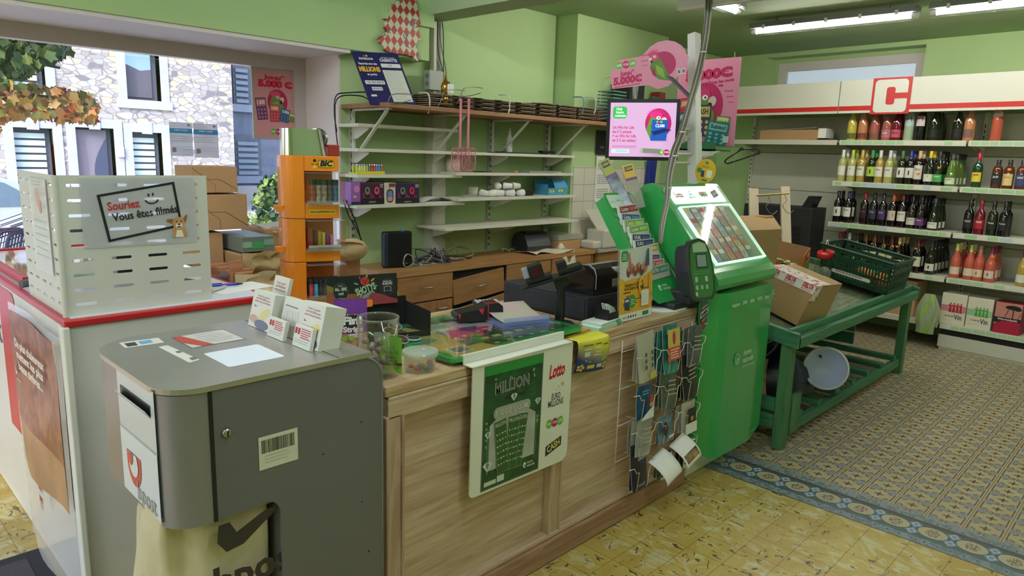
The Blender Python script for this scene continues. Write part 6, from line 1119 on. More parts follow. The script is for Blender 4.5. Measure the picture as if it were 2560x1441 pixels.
a = MB(); a.add([(.0, .0, .095), (.62, .0, .12), (.60, -.01, .125), (.05, -.01, .10)], [(0, 1, 2, 3)], paper); a.bb(.62, .70, .02, .20, .02, .115, paper); a.bb(.53, .90, .0, .22, 0, .006, blackm); a.build('flap', hm_)
bgm = clear('bag_film', (236, 244, 220), diff=(196, 210, 176), fac=.45, rough=.12); r = root('plastic_bag', gp(.11, -.06, .50), 'crumpled clear and green plastic bag hanging from the low shelf', 'bag'); r.rotation_euler.z = math.atan2(-GD.y, -GD.x)
a = MB(); a.grid(lambda u, v: ((.035+.055*math.sin(min(1, v*1.3)*PI*.8))*math.cos(2*PI*u)*(1+.15*math.sin(7*2*PI*u+4*v)), .04*math.sin(2*PI*u)*(1+.2*math.sin(5*2*PI*u))*(.4+.6*math.sin(v*PI*.9)), -.36*v), 30, 12, bgm, mfn=lambda u, v: bgm if (u*7+v*3) % 2 > .45 or u > .9 else mat('bag_lime', (150, 190, 70), .35)); a.build('bag', r)
# black heater, clothes rail
hp = gp(2.12, .06, .3); r = root('gas_heater', tuple(gp(1.85, -.33, 0)), 'tall black slatted stove standing before the empty shelving', 'heater'); r.rotation_euler.z = math.atan2(-GD.y, -GD.x)
a = MB(); a.bb(0, .72, 0, .30, .0, 1.19, blackm); a.build('body', r, bevel=.01)
a = MB()
for i in range(12): a.bb(.10, .62, -.006, .0, .42+.05*i, .45+.05*i, black)
a.build('grille', r); a = MB(); a.prism([(.56, 1.19), (.66, 1.19), (.70, 1.30), (.62, 1.30)], .10, .22, black, Matrix(((1, 0, 0, 0), (0, 0, 1, 0), (0, 1, 0, 0), (0, 0, 0, 1)))); a.build('handle', r)
r = root('clothes_rail', tuple(atZ(1935, 720, .0) * 0 + Vector((6.1, 2.8, 0))), 'pale wooden frame with a brass rail and hooks in front of the stove', 'clothes rail')
woodp = mat('pale_planed_wood', (206, 192, 166), .6, noise=.06, nscale=20, stretch=(8, 8, 1))
def bar(mb, p, q, w, t, m, side): p, q = Vector(p), Vector(q); d = q-p; M_ = Matrix.Translation(p) @ basis((0, 0, 0), side, d); mb.box((0, d.length/2, 0), (w, d.length, t), m, M_)
for (a0, a1) in (((1883, 472), (1912, 700)), ((1962, 467), (2002, 690))):
    a = MB(); P_ = atD(*a0, 6.05); Q_ = atD(*a1, 6.0); bar(a, P_, P_+(Q_-P_)*(P_.z/(P_.z-Q_.z)), .08, .03, woodp, RIGHT); a.wb('post', r, bevel=.003)
a = MB(); a.cyl(atD(1892, 489, 5.98), atD(1972, 484, 5.98), .008, mat('brass', (176, 150, 90), .3, .8), 10); a.wb('rail', r)
for (x_, y_) in ((1918, 488), (1960, 486)): a = MB(); p = atD(x_, y_, 5.95); a.tube([p, p+Vector((.02, -.02, -.05)), p+Vector((.0, .0, -.10)), p+Vector((.04, -.04, -.16)), p+Vector((.07, -.07, -.13))], .003, steel); a.wb('hook', r)
# ================================================================ green slatted table
gw = wood('green_stained_wood', (76, 140, 100), (44, 96, 70), 'x', .5, .7); gwy = wood('green_stained_wood_cross', (74, 136, 98), (42, 92, 68), 'y', .5, .7); gwz = wood('green_stained_post', (86, 138, 84), (52, 100, 66), 'z', .5, .7)
tb0 = root('display_table', (3.765, 1.47, 0), 'green stained wooden greengrocer table with slatted lower shelf', 'table')
TX, TY = 2.265, 1.05; SLP = .16
tops = mat('table_top_worn', (122, 134, 104), .6, noise=.25, nscale=6, stretch=(1, 6, 1), col2=(80, 88, 66))
zt = lambda y: .70+SLP*y-.02
a = MB(); vs = [(0.02, .02, zt(.02)-.06), (TX-.02, .02, zt(.02)-.06), (TX-.02, TY-.02, zt(TY)-.06), (.02, TY-.02, zt(TY)-.06)]; vs += [(x_, y_, z_+.02) for x_, y_, z_ in vs]; a.add(vs, [(3, 2, 1, 0), (4, 5, 6, 7), (0, 1, 5, 4), (1, 2, 6, 5), (2, 3, 7, 6), (3, 0, 4, 7)], tops); a.build('tabletop', tb0)
a = MB(); a.bb(0, TX, -.02, .02, .605, .665, gw); a.build('front_rail', tb0, bevel=.004)
a = MB(); a.bb(-.0, TX, .025, .055, .655, .705, gw); a.build('front_lip', tb0, bevel=.004)
for x_ in (-.02, TX-.02):
    a = MB(); vs = [(x_, -.02, .605), (x_+.04, -.02, .605), (x_+.04, TY, .605+SLP*TY), (x_, TY, .605+SLP*TY)]; vs += [(p[0], p[1], p[2]+.085) for p in vs]; a.add(vs, [(3, 2, 1, 0), (4, 5, 6, 7), (0, 1, 5, 4), (1, 2, 6, 5), (2, 3, 7, 6), (3, 0, 4, 7)], gwy); a.build('side_rail', tb0, bevel=.004)
for x_, y_ in ((.0, .02), (TX-.085, .02), (.0, TY-.06), (TX-.085, TY-.06)): a = MB(); a.bb(x_+.0, x_+.075, y_, y_+.06, 0, .62 if y_ < .5 else .76, gwz); a.build('leg', tb0, bevel=.004)
a = MB(); a.bb(.05, TX-.05, .035, .075, .06, .12, gw); a.build('lower_rail', tb0, bevel=.004); a = MB(); a.bb(.05, TX-.05, TY-.08, TY-.04, .06, .12, gw); a.build('lower_rail', tb0, bevel=.004)
for k in range(7): x_ = .28+.30*k; a = MB(); a.bb(x_, x_+.07, .05, TY-.05, .12, .155, gwy); a.build('slat', tb0, bevel=.003)
for k in range(3): a = MB(); a.bb(.12, TX-.06, TY-.03, TY-.005, .18+.105*k, .275+.105*k, gw); a.build('back_board', tb0, bevel=.003)
for k in range(2): a = MB(); a.bb(TX-.06, TX-.035, .40, TY-.05, .16+.105*k, .255+.105*k, gwy); a.build('end_board', tb0, bevel=.003)
for k in range(2): a = MB(); a.bb(.0-.01, .015, .08, TY-.1, .12+.10*k, .20+.10*k, gwy); a.build('end_board', tb0, bevel=.003)
a = MB(); a.bb(.10, .22, .02, .045, .07, .30, gwz); a.build('knee_board', tb0)
def onT(px, py):                             # point on the sloping tabletop
    d = ray(px, py); z0 = .66-.0; t = (EYE.z-z0-.0+SLP*1.47-0)/(-d.z+SLP*d.y) if False else (EYE.z-(z0-SLP*1.47))/(SLP*d.y-d.z); return EYE+d*t
# carton with DELTA tape
A0 = onT(1991, 815)
def hexa(mb, A, e1, e2, up, m, M=None, inset=0): A = Vector(A); e1, e2, up = Vector(e1), Vector(e2), Vector(up); vs = [A, A+e2, A+e2+e1, A+e1]; vs = vs+[v+up for v in vs]; mb.add([tuple(v) for v in vs], [(3, 2, 1, 0), (4, 5, 6, 7), (0, 1, 5, 4), (1, 2, 6, 5), (2, 3, 7, 6), (3, 0, 4, 7)], m); return vs
r = root('taped_carton', tuple(A0), 'brown carton sealed with red and white printed tape on the green table', 'carton')
e1, e2, up = Vector((.17, .36, .058)), Vector((.28, -.05, 0.0)), Vector((.07, -.06, .235)); e2.z = SLP*e2.y
kraft = mat('kraft_carton', (164, 134, 88), .8, noise=.05, nscale=4); tape_m, nt, b, vec, (x, y, z) = base_nodes('delta_tape', .3); nzt = noise_node(nt, vec, 34, 3, .8); c = mixc(nt, nzt.gt(.57), lin((222, 218, 208)), lin((190, 50, 56))); nt.links.new(c, b.inputs['Base Color'])
a = MB(); hexa(a, (0, 0, 0), e1, e2, up, kraft); a.build('carton', r, bevel=.003)
a = MB(); hexa(a, up*1.0-e1*.01-e2*.02, e1*1.02, e2*.55, up.normalized()*.003, tape_m); hexa(a, up*.80-e1*.01-e2*.01, e1*1.02, e2*.01, up*.2, mat('tape_white', (222, 218, 208), .3)); hexa(a, up*.35+e2*1.001+e1*.1, e1*.3, e2*.006, up*.65, tape_m); hexa(a, up*.62-e1*.012+e2*.0, e1*.012, e2*.22, up*.38, tape_m); a.build('tape', r)
tM = basis(up*.80+e1-e2*.014, -e1, up); b_ = Art(tM, eps=.0006)
for i in range(3): b_.text('DELTA', .06+.145*i, .035, .042, (196, 40, 48), w=.085, bold=.05); b_.text('MULTI BAND', .06+.145*i, .010, .014, (206, 90, 90), w=.085)
b_.mb.build('tape_print', r)
# orange snack box
A0 = onT(2003, 684); r = root('snack_display_box', tuple(A0), 'open orange and green snack box standing on the green table', 'display box'); og = mat('snack_orange', (222, 116, 40), .45); gg = mat('snack_green', (96, 160, 50), .45)
e1, e2, u3 = Vector((-.10, .30, .05)), Vector((.26, .05, .008)), Vector((0, 0, 1))
def quad(mb, P, m): mb.add([tuple(p) for p in P], [(0, 1, 2, 3)], m)
a = MB(); O = Vector((0, 0, 0)); quad(a, [O, O+e2, O+e2+u3*.07, O+u3*.04], gg); quad(a, [O+u3*.04, O+e2+u3*.07, O+e2+u3*.17, O+u3*.13], og); quad(a, [O+e1, O, O+u3*.05, O+e1+u3*.05], og); quad(a, [O+e1+u3*.05, O+e1+u3*.2, O+e1*.9+u3*.2, O+e1*.85+u3*.05], og); quad(a, [O+e1+e2, O+e1, O+e1+u3*.19, O+e1+e2+u3*.19], card_in); quad(a, [O+e2, O+e2+e1, O+e1+e2+u3*.17, O+e2+u3*.17], card_in); quad(a, [O, O+e2, O+e2+e1, O+e1], card_in); quad(a, [O+e1+u3*.19, O+e1+u3*.19+e2*.8, O+e1*1.25+u3*.23+e2*.8, O+e1*1.2+u3*.22], card_in); a.build('box', r, solid=.004)
b_ = Art(basis(O+u3*.045-e1.normalized()*.003, e2, u3), eps=.001); b_.poly([(.13, .04), (.22, .06), (.22, .115), (.13, .10)], (30, 26, 40)); b_.text('BiFi', .175, .08, .05, (224, 220, 206), w=.075, bold=.06, rot=.1); b_.text('ORIGINAL', .17, .025, .016, (230, 236, 210), w=.07, rot=.1); b_.mb.build('print', r)
b_ = Art(basis(O+e1-e2.normalized()*.003, -e1, u3), eps=.001); b_.text('BiFi', .22, .025, .05, (24, 22, 34), w=.12, bold=.06); b_.mb.build('print', r)
for i in range(4): r2 = root('snack_stick', tuple(A0+e1*(.3+.12*i)+e2*.45+u3*(.03+.012*(i % 2))), 'green wrapped snack in the orange box, %s' % ['nearest the front edge', 'second from the front', 'third from the front', 'at the back'][i], 'snack', 'green snacks in the orange box', rz=.4*i); a = MB(); a.sph((0, 0, 0), .03, mat('snack_wrap', (120, 180, 60), .3, noise=.5, nscale=40, col2=(226, 226, 190)), 12, 6, sc=(2.4, .8, .4)); a.build('wrapper', r2)
# clear jar with red lid lying against the crate
A0 = onT(2062, 700)+Vector((0, 0, .0)); r = root('red_lidded_jar', tuple(A0), 'large clear plastic jar with red lid tilted on the green table', 'jar'); q = T(0, 0, .055) @ Matrix.Rotation(-.25, 4, FWD.cross(RIGHT).normalized() if False else 'Y')
a = MB(); a.lathe([(0, -.05), (.05, -.05), (.075, -.02), (.082, .03), (.075, .09), (.055, .125), (.052, .135)], clear('jar_clear', (244, 248, 244)), 24, q); a.build('jar', r)
a = MB(); a.lathe([(.054, .13), (.062, .132), (.062, .165), (.056, .172), (0, .172)], mat('lid_red', (206, 40, 46), .3), 24, q); a.build('lid', r)
a = MB(); cc = q @ T(-.075, -.02, .03) @ Matrix.Rotation(-PI/2, 4, 'Y'); a.lathe([(0, .006), (.045, .0), (.048, -.006)], clear('jar_side', (230, 230, 226), diff=(206, 206, 200), fac=.6), 20, cc); a.build('side_disc', r)
# dark green crate with fruit
A0 = Vector((5.37, 1.50, .705)); e1, e2, u3 = Vector((.07, .50, .08)), Vector((.42, 0, 0)), Vector((-.02, -.08, 1)).normalized(); hC = .23
r = root('green_plastic_crate', tuple(A0), 'dark green perforated plastic crate tilted on the green table', 'crate'); cgm = mat('crate_green', (24, 66, 44), .4)
def wall_slots(mb, A, e, h, n, splay):       # perforated crate wall: ribs and bars with open gaps
    L_ = e.length; d = e.normalized()
    for (z0, z1) in ((0, .03), (.085, .10), (.15, .185), (.205, .235)): P = [A+splay*(z0/hC)+u3*z0, A+e+splay*(z0/hC)*0+splay*(z0/hC)+u3*z0, A+e+splay*(z1/hC)+u3*z1, A+splay*(z1/hC)+u3*z1]; quad(mb, P, cgm)
    for i in range(n+1):
        t = i/n*(L_-.012)
        for (z0, z1) in ((0, .155),) if 0 < i < n else ((0, hC),): P = [A+d*t+splay*(z0/hC)+u3*z0, A+d*(t+.012)+splay*(z0/hC)+u3*z0, A+d*(t+.012)+splay*(z1/hC)+u3*z1, A+d*t+splay*(z1/hC)+u3*z1]; quad(mb, P, cgm)
    for i in range(0, 5): t = i/4*(L_-.02); P = [A+d*t+splay*.6+u3*.15, A+d*(t+.02)+splay*.6+u3*.15, A+d*(t+.02)+splay+u3*.22, A+d*t+splay+u3*.22]; quad(mb, P, cgm)
a = MB(); O = Vector((0, 0, 0)); wall_slots(a, O, e1, hC, 22, -e2*.06); a.build('long_wall', r, solid=.006); a = MB(); wall_slots(a, O+e2, e1, hC, 22, e2*.06); a.build('long_wall', r, solid=.006)
a = MB(); wall_slots(a, O, e2, hC, 14, -e1*.05); a.build('short_wall', r, solid=.006); a = MB(); wall_slots(a, O+e1, e2, hC, 14, e1*.05); a.build('short_wall', r, solid=.006)
a = MB(); quad(a, [O, O+e2, O+e2+e1, O+e1], cgm); a.build('base', r, solid=.006)
a = MB(); rim = [O-e2*.06-e1*.05+u3*hC, O+e2*1.06-e1*.05+u3*hC, O+e2*1.06+e1*1.05+u3*hC, O-e2*.06+e1*1.05+u3*hC]
for i in range(4): a.cyl(rim[i], rim[(i+1) % 4], .010, cgm, 6)
a.build('rim', r)
b_ = Art(basis(O+e1*.97-e2.normalized()*.012+u3*.03, -e1, u3), eps=.001); b_.poly(rrect(.30, .026, .013, 4, (.22, .03)), (206, 206, 190)); b_.lines(.10, .038, .35, 1, .01, .010, (130, 130, 120)); b_.mb.build('plate', r)
for i in range(6):
    p = A0+e1*(.12+.07*i)+e2*(.25+.12*(i*5 % 3))+Vector((0, 0, .05+.03*(i % 2))); r2 = root('orange', tuple(p), ['orange fruit seen through the crate slats'][0], 'orange', 'oranges in the green crate'); a = MB(); a.sph((0, 0, 0), .037, mat('orange_skin', (226, 128, 60), .5, bump=.2, bscale=300), 14, 10); a.build('orange', r2)
a = MB(); p = A0+e1*.98-e2*.03+u3*hC; a.tube([p+Vector((.0, 0, -.05)), p+Vector((.01, .0, .02)), p+Vector((.04, -.0, .02)), p+Vector((.05, 0, -.06))], .004, white); r2 = root('white_cable_tie', tuple(p), 'white cord tied to the far corner of the green crate', 'cord'); a.wb('cord', r2)
# big carton between kiosk and table
r = root('large_carton', (5.0, 2.30, .60), 'large closed brown carton standing behind the kiosk', 'carton', rz=.0); a = MB(); P0 = atD(1910, 800, 4.55)
tl, tr, bk_l = atD(1848, 578, 4.35), atD(1955, 573, 4.75), atD(1838, 540, 5.1); up = Vector((-.02, .02, -(tl.z-.80))); b4 = tr+(bk_l-tl)
vs = [tl+up, tr+up, b4+up, bk_l+up, tl, tr, b4, bk_l]; vs[0] += Vector((.0, .02, 0)); a.add([tuple(v) for v in vs], [(3, 2, 1, 0), (4, 5, 6, 7), (0, 1, 5, 4), (1, 2, 6, 5), (2, 3, 7, 6), (3, 0, 4, 7)], kraft); a.wb('carton', r)
r = root('small_carton', tuple(atD(1905, 550, 5.3)), 'small open carton resting on the large carton', 'carton'); a = MB(); a.bb(-.06, .08, -.05, .06, -.12, .03, kraft); a.build('carton', r)
# things on and under the lower shelf
r = root('washing_bowl', tuple(atD(2068, 922, 4.45)), 'white round bowl tipped on its side under the green table', 'bowl')
q = Vector((-.90, -.18, .25)).to_track_quat('Z', 'Y').to_matrix().to_4x4() @ Matrix.Diagonal((.72, .72, .72, 1)); bw = mat('bowl_white', (206, 210, 204), .35)
a = MB(); a.lathe([(0, -.05), (.13, -.05), (.165, -.03), (.185, .09), (.19, .095), (.17, .09), (.155, -.03), (0, -.035)], bw, 32, q); a.lathe([(0, .045), (.17, .07), (.176, .085)], mat('bowl_lid_blue', (190, 202, 232), .3), 32, q); a.build('bowl', r)
a = MB()
for i in range(7): t = .3+.12*i; a.box((0, 0, 0), (.014, .004, .010), black, q @ Matrix.Rotation(t, 4, 'Z') @ T(.181, 0, .05) @ Matrix.Rotation(PI/2, 4, 'Z'))
a.build('vent_slots', r)
r = root('dark_blue_bag', (4.33, 1.80, .16), 'dark blue and black plastic bag slumped under the green table', 'bag'); bm = mat('bag_navy', (22, 28, 52), .35, noise=.6, nscale=5, col2=(14, 15, 18), bump=.3, bscale=9)
a = MB(); a.grid(lambda u, v: (.30*math.cos(2*PI*u)*math.cos(v*PI/2)*(1+.12*math.sin(3*2*PI*u)), .22*math.sin(2*PI*u)*math.cos(v*PI/2)*(1+.1*math.sin(5*2*PI*u)), .02+(.27+.05*math.sin(2*2*PI*u))*math.sin(v*PI/2)), 26, 8, bm); a.build('bag', r)
a = MB(); a.add([(.10, -.22, .26), (.22, -.26, .24), (.42, -.34, .02), (.30, -.34, .05)], [(0, 1, 2, 3)], mat('flap_black', (24, 26, 32), .4)); a.build('flap', r, solid=.01)
r = root('marked_carton', (3.90, 1.72, .16), 'brown carton with oval logo leaning under the left end of the green table', 'carton', rz=.05); q = Matrix.Rotation(-.18, 4, 'X') @ Matrix.Rotation(.1, 4, 'Y')
kr2 = mat('carton_tan', (186, 148, 108), .8); a = MB(); a.bb(-.05, .30, 0, .20, 0, .27, kr2, q); a.build('carton', r); b_ = Art(q @ basis((-.05, -.001, 0), (1, 0, 0), (0, 0, 1))); b_.ell(.21, .17, .055, .03, (70, 60, 56)); b_.ell(.21, .17, .050, .026, (186, 148, 108)); b_.text('ETS', .155, .165, .05, (60, 52, 50), bold=.04); b_.mb.build('print', r)
r = root('printed_carton', (6.55, 2.5, .0), 'open printed carton on the floor beneath the empty shelving', 'carton'); a = MB(); a.bb(-.2, .2, -.15, .15, 0.02, .20, card); a.add([(-.2, -.15, .2), (.2, -.15, .2), (.24, -.28, .27), (-.16, -.28, .27)], [(0, 1, 2, 3)], mat('flap_print', (196, 190, 176), .6, noise=.8, nscale=18, col2=(50, 44, 40))); a.build('carton', r)
r = root('orange_crumb', tuple(atZ(2277, 1065, .002)), 'tiny orange scrap on the patterned floor', 'scrap'); a = MB(); a.sph((0, 0, 0), .012, mat('scrap_orange', (200, 120, 50), .7), 8, 5, sc=(1.2, .8, .3)); a.build('scrap', r)
# ================================================================ back desk
oak = wood('beech_veneer', (192, 148, 96), (160, 116, 70), 'x', .45, .8); oakd = wood('beech_front', (178, 134, 86), (146, 104, 62), 'x', .5, .8); oakz = wood('beech_door', (174, 128, 80), (140, 98, 58), 'z', .5, .8)
DZ, DY = .80, 3.78
ds = root('back_desk', (2.72, DY, 0), 'long beech desk with drawers and cupboard doors under the wall shelves', 'desk')
DW = 2.24; a = MB(); a.prism([(0, 0), (DW, 0), (DW, .236), (2.13, .236), (2.13, .455), (0, .455)], DZ-.035, DZ, oak); a.build('worktop', ds, bevel=.008, seg=3)
a = MB(); a.bb(.05, DW-.03, .03, .05, .05, DZ-.035, black); a.bb(DW-.03, DW-.01, .02, .235, 0, DZ-.035, oakz); a.bb(.05, .07, .02, .45, 0, DZ-.035, oakz); a.build('carcass', ds)
def handle(p, x, z, tilt=0): a = MB(); q = Matrix.Rotation(tilt, 4, 'Y'); a.tube([q @ Vector((-.055, .0, 0)), q @ Vector((-.045, -.02, .0)), q @ Vector((0, -.026, 0)), q @ Vector((.045, -.02, 0)), q @ Vector((.055, .0, 0))], .005, steel); h_ = a.build('handle', p); h_.location = (x, -.002, z)
cols = [(.08, .575), (.585, 1.115), (1.125, 1.65), (1.66, 2.19)]
for k, (x0, x1) in enumerate(cols):
    t = -.10 if k == 1 else 0; q = Matrix.Rotation(t, 4, 'Y'); w = x1-x0; z0 = .575 if k != 1 else .535
    a = MB(); a.bb(-w/2+.004, w/2-.004, 0, .018, 0, .185, oakd, q); o = a.build('drawer', ds, bevel=.002); o.location = ((x0+x1)/2, .006, z0); handle(o, 0, .10, t)
    t = -.12 if k == 1 else 0; q = Matrix.Rotation(t, 4, 'Y')
    a = MB(); a.bb(-w/2+.004+(.05 if k == 1 else 0), w/2-.004, 0, .018, -.48, 0, oakz, q); o = a.build('door', ds, bevel=.002); o.location = ((x0+x1)/2, .006 if k != 1 else -.02, .565 if k != 1 else .515); handle(o, (w/2-.10) if k == 0 else -w/2+.16, -.055, t)
d2 = root('side_cupboard', (5.0, DY-.02, 0), 'beech base cupboard with grey top under the white printer', 'cupboard'); a = MB(); a.bb(0, 1.1, .02, .225, 0, .77, oakd); a.build('carcass', d2); a = MB(); a.bb(-.02, 1.1, .0, .24, .77, .80, mat('grey_top', (176, 174, 160), .5)); a.build('worktop', d2)
fc = root('flattened_cartons', (2.66, 3.60, 0), 'stack of flattened printed cartons leaning against the desk end', 'cartons')
for k in range(6): a = MB(); a.bb(.02*k, .02*k+.006, .01*k, .16, 0, .72-.02*k, card if k else mat('carton_swirl_print', (186, 156, 116), .8, noise=.1, nscale=9, col2=(222, 206, 180), ndist=2)); a.build('sheet', fc)
# uprights, brackets, shelves
shw = mat('shelf_board_white', (214, 214, 196), .5, noise=.03, nscale=5); wst = mat('rail_grey_white', (188, 190, 178), .45)
wx = lambda px, py=400, y=4.235: atY(px, py, y).x
ws = root('wall_shelving', (0, 4.244, 0), 'white wall rails and brackets with shelves above the back desk', 'wall shelving')
for px in (878, 1066, 1224, 1363):
    X_ = wx(px); a = MB(); a.bb(X_-.016, X_+.016, 4.222, 4.243, .82, 1.88, wst); a.wb('rail', ws)
    a = MB(); [a.bb(X_-.009+.012*j, X_-.003+.012*j, 4.2205, 4.2225, .85+.05*i, .872+.05*i, gdark) for i in range(21) for j in range(2)]; a.wb('rail_slots', ws)
def shelf(x0, x1, y0, z, name, label, t=.022):
    r = root('wall_shelf', (x0, y0, z-t), label, 'shelf', 'white shelves on the wall rails'); a = MB(); a.bb(0, x1-x0, 0, 4.22-y0, 0, t, shw); a.build('board', r, bevel=.002)
    for px in (878, 1066, 1224, 1363):
        X_ = wx(px)
        if x0-.02 < X_ < x1: a = MB(); a.prism([(4.22-y0, 0), (4.22-y0, -.075), (4.16-y0, -.075), (.04, -.012), (.04, 0)], X_-x0-.003, X_-x0+.003, white_metal, YZm); a.build('bracket', r)
    return r
XR = wx(1363)+.02
shelf(2.63, 3.49, 3.98, 1.775, '', 'uppermost short white shelf at the left of the wall rails')
shelf(2.62, 4.85, 3.98, 1.615, '', 'long white shelf running behind the pink fly swatters')
shelf(2.62, 3.54, 3.98, 1.445, '', 'left white shelf holding the tray of lighters')
shelf(3.46, 4.82, 3.96, 1.462, '', 'right white shelf of flat papers below the swatters')
shelf(2.60, 3.55, 3.96, 1.245, '', 'left white shelf holding three boxed novelty lamps')
shelf(3.45, 4.82, 3.92, 1.275, '', 'right white shelf with the pile of paper cups')
shelf(3.30, 4.82, 3.88, 1.065, '', 'lowest empty white shelf above the label printer')
a = MB(); a.bb(4.80, 4.83, 3.9, 4.2, .95, 1.47, wst); 
tbs = root('top_shelf_board', (2.67, 3.74, 1.875), 'long brown chipboard shelf over the wall rails on angled struts', 'shelf'); bw_ = wood('chipboard_brown', (168, 122, 78), (136, 96, 62))
a = MB(); a.bb(0, 3.45, 0, .50, 0, .028, bw_); a.build('board', tbs, bevel=.002)
for px in (880, 1068, 1226, 1366, 1475):
    X_ = wx(px)-2.67; yb = .48 if px < 1400 else .26; a = MB(); a.bb(X_-.012, X_+.012, .05, yb, -.012, 0, white_metal); a.bb(X_-.012, X_+.012, yb-.012, yb, -.36, 0, white_metal); bar(a, (X_, yb-.02, -.33), (X_, .08, -.012), .024, .008, white_metal, (1, 0, 0)); a.build('strut', tbs)
col = root('conduit_column', (3.39, 4.12, .80), 'grey white cable duct column with loose wires between the shelves', 'cable duct')
a = MB(); a.bb(0.0, .13, .03, .12, 0, 1.08, mat('duct_white', (196, 196, 180), .5)); a.bb(0.02, .045, .05, .10, 1.08, 1.74, mat('duct_white')); a.bb(.045, .125, .10, .12, 1.08, 1.74, mat('duct_grey', (150, 150, 140), .6)); a.build('duct', col)
for k in range(4): a = MB(); a.tube([(.06+.02*k, .08, 1.75), (.05+.025*k, .07, 1.5+.05*k), (.12+.03*(k == 2), .06, 1.35), (.07+.01*k, .07, 1.1), (.06+.015*k, .08, .95)], .004, [cm1, black][k % 2], 5); a.build('wire', col)
jb = root('junction_box', (3.30, 4.08, 2.045), 'grey square junction box on the wall beside the cable duct', 'junction box'); a = MB(); a.bb(0, .13, 0, .07, 0, .14, mat('box_grey', (168, 172, 162), .5)); a.build('box', jb, bevel=.008); a = MB(); [a.cyl((0, .03, z_), (-.006, .03, z_), .016, grey, 10) for z_ in (.045, .10)]; a.build('grommet', jb)
def pb(name, label, cat, x0, y0, x1, y1, yd, th, m, group=None, part='body', bevel=0, art=None):
    A, B = atY(x0, y1, yd), atY(x1, y0, yd); r = root(name, (A.x, yd, A.z), label, cat, group); w, h = B.x-A.x, B.z-A.z
    a = MB(); a.bb(0, w, 0, th, 0, h, m); a.build(part, r, bevel=bevel)
    if art: b_ = Art(basis((0, -.0008, 0), (1, 0, 0), (0, 0, 1))); art(b_, w, h); b_.mb.build('print', r)
    return r
# shelf contents
lt = root('lighter_tray', (2.63, 4.0, 1.4455), 'yellow tray of colourful lighters standing in rows on the left shelf', 'tray'); a = MB(); a.bb(0, .22, 0, .10, 0, .012, mat('tray_yellow', (222, 206, 60), .4)); a.bb(0, .22, -.004, 0, 0, .022, mat('tray_yellow')); a.build('tray', lt)
lc = [(190, 206, 90), (206, 214, 130), (190, 210, 110), (206, 206, 150), (176, 196, 90), (90, 140, 90), (190, 50, 50), (206, 60, 60), (60, 140, 190), (50, 150, 200), (200, 90, 60)]
def lighter(p, c, label, grp, h=.06, m2=None):
    r = root('lighter', p, label, 'lighter', grp); a = MB(); a.lathe([(0, 0), (.0085, 0), (.009, .004), (.009, h*.75), (0, h*.75)], mat('lighter_%d_%d_%d' % c, c, .25), 10); a.build('body', r)
    a = MB(); a.lathe([(.0085, h*.75), (.0085, h), (0, h)], m2 or steel, 10); a.build('cap', r); return r
for i in range(11):
    for j in range(2): lighter((2.642+.0195*i, 4.02+.04*j, 1.458), lc[i], '%s lighter in the yellow tray' % ['lime', 'pale lime', 'light green', 'cream green', 'olive', 'dark green', 'red', 'bright red', 'blue', 'sky blue', 'orange red'][i]+(', front row' if j == 0 else ', back row'), 'lighters in the yellow tray')
def lamp_art(c):
    def f(a, w, h):
        a.rect(0, 0, w, h*.28, (24, 20, 30)); [a.rect(w*(.03+.075*i), h*.28, w*(.06+.075*i), h*(.30+.08*((i*3) % 4)), (190, 60, 120), True) for i in range(12)]
        for u, cc in ((.28, (120, 130, 120)), (.68, c)): a.rect(w*(u-.09), h*.30, w*(u+.09), h*.46, (16, 16, 18)); a.ell(w*u, h*.62, w*.11, h*.18, cc); a.ell(w*u, h*.64, w*.05, h*.08, (40, 44, 40))
        a.text('PARTY', w*.5, h*.10, h*.09, (214, 206, 220), w=w*.3); a.lines(w*.82, h*.92, w*.98, 3, h*.06, h*.03, (206, 190, 210))
    return f
pb('novelty_lamp_box', 'boxed party lamp with pink heart bulb, leftmost of the dark boxes', 'box', 902, 456, 960, 512, 4.0, .12, mat('lamp_box_maroon', (74, 30, 54), .35), 'boxed novelty lamps', art=lamp_art((214, 80, 130)), bevel=.002)
pb('novelty_lamp_box', 'lilac end panel box beside the orange lighter tower', 'box', 878, 456, 901, 512, 4.0, .12, mat('lamp_box_lilac', (150, 96, 176), .35), 'boxed novelty lamps', bevel=.002, art=lambda a, w, h: (a.ell(w*.6, h*.7, w*.3, h*.16, (206, 130, 190)), a.rect(0, 0, w, h*.12, (40, 26, 50)), a.ell(w*.4, h*.35, w*.2, h*.05, (206, 190, 80))))
pb('novelty_lamp_box', 'white box picturing a glowing oval speaker between two dark boxes', 'box', 961, 457, 989, 511, 4.0, .12, mat('lamp_box_white', (206, 200, 190), .4), 'boxed novelty lamps', bevel=.002, art=lambda a, w, h: (a.poly(rrect(w*.6, h*.62, w*.25, 5, (w*.5, h*.38)), (30, 30, 36)), a.poly(rrect(w*.46, h*.50, w*.2, 5, (w*.5, h*.38)), (120, 130, 190)), a.poly(rrect(w*.46, h*.2, w*.1, 4, (w*.5, h*.24)), (206, 150, 130)), a.rect(w*.4, h*.8, w*.95, h*.97, (120, 60, 50)), a.rect(w*.42, h*.7, w*.46, h*.9, (190, 40, 40))))
pb('novelty_lamp_box', 'boxed party lamp with red beacon bulb, rightmost of the dark boxes', 'box', 990, 457, 1048, 511, 4.0, .12, mat('lamp_box_purple', (52, 34, 70), .35), 'boxed novelty lamps', art=lamp_art((206, 36, 80)), bevel=.002)
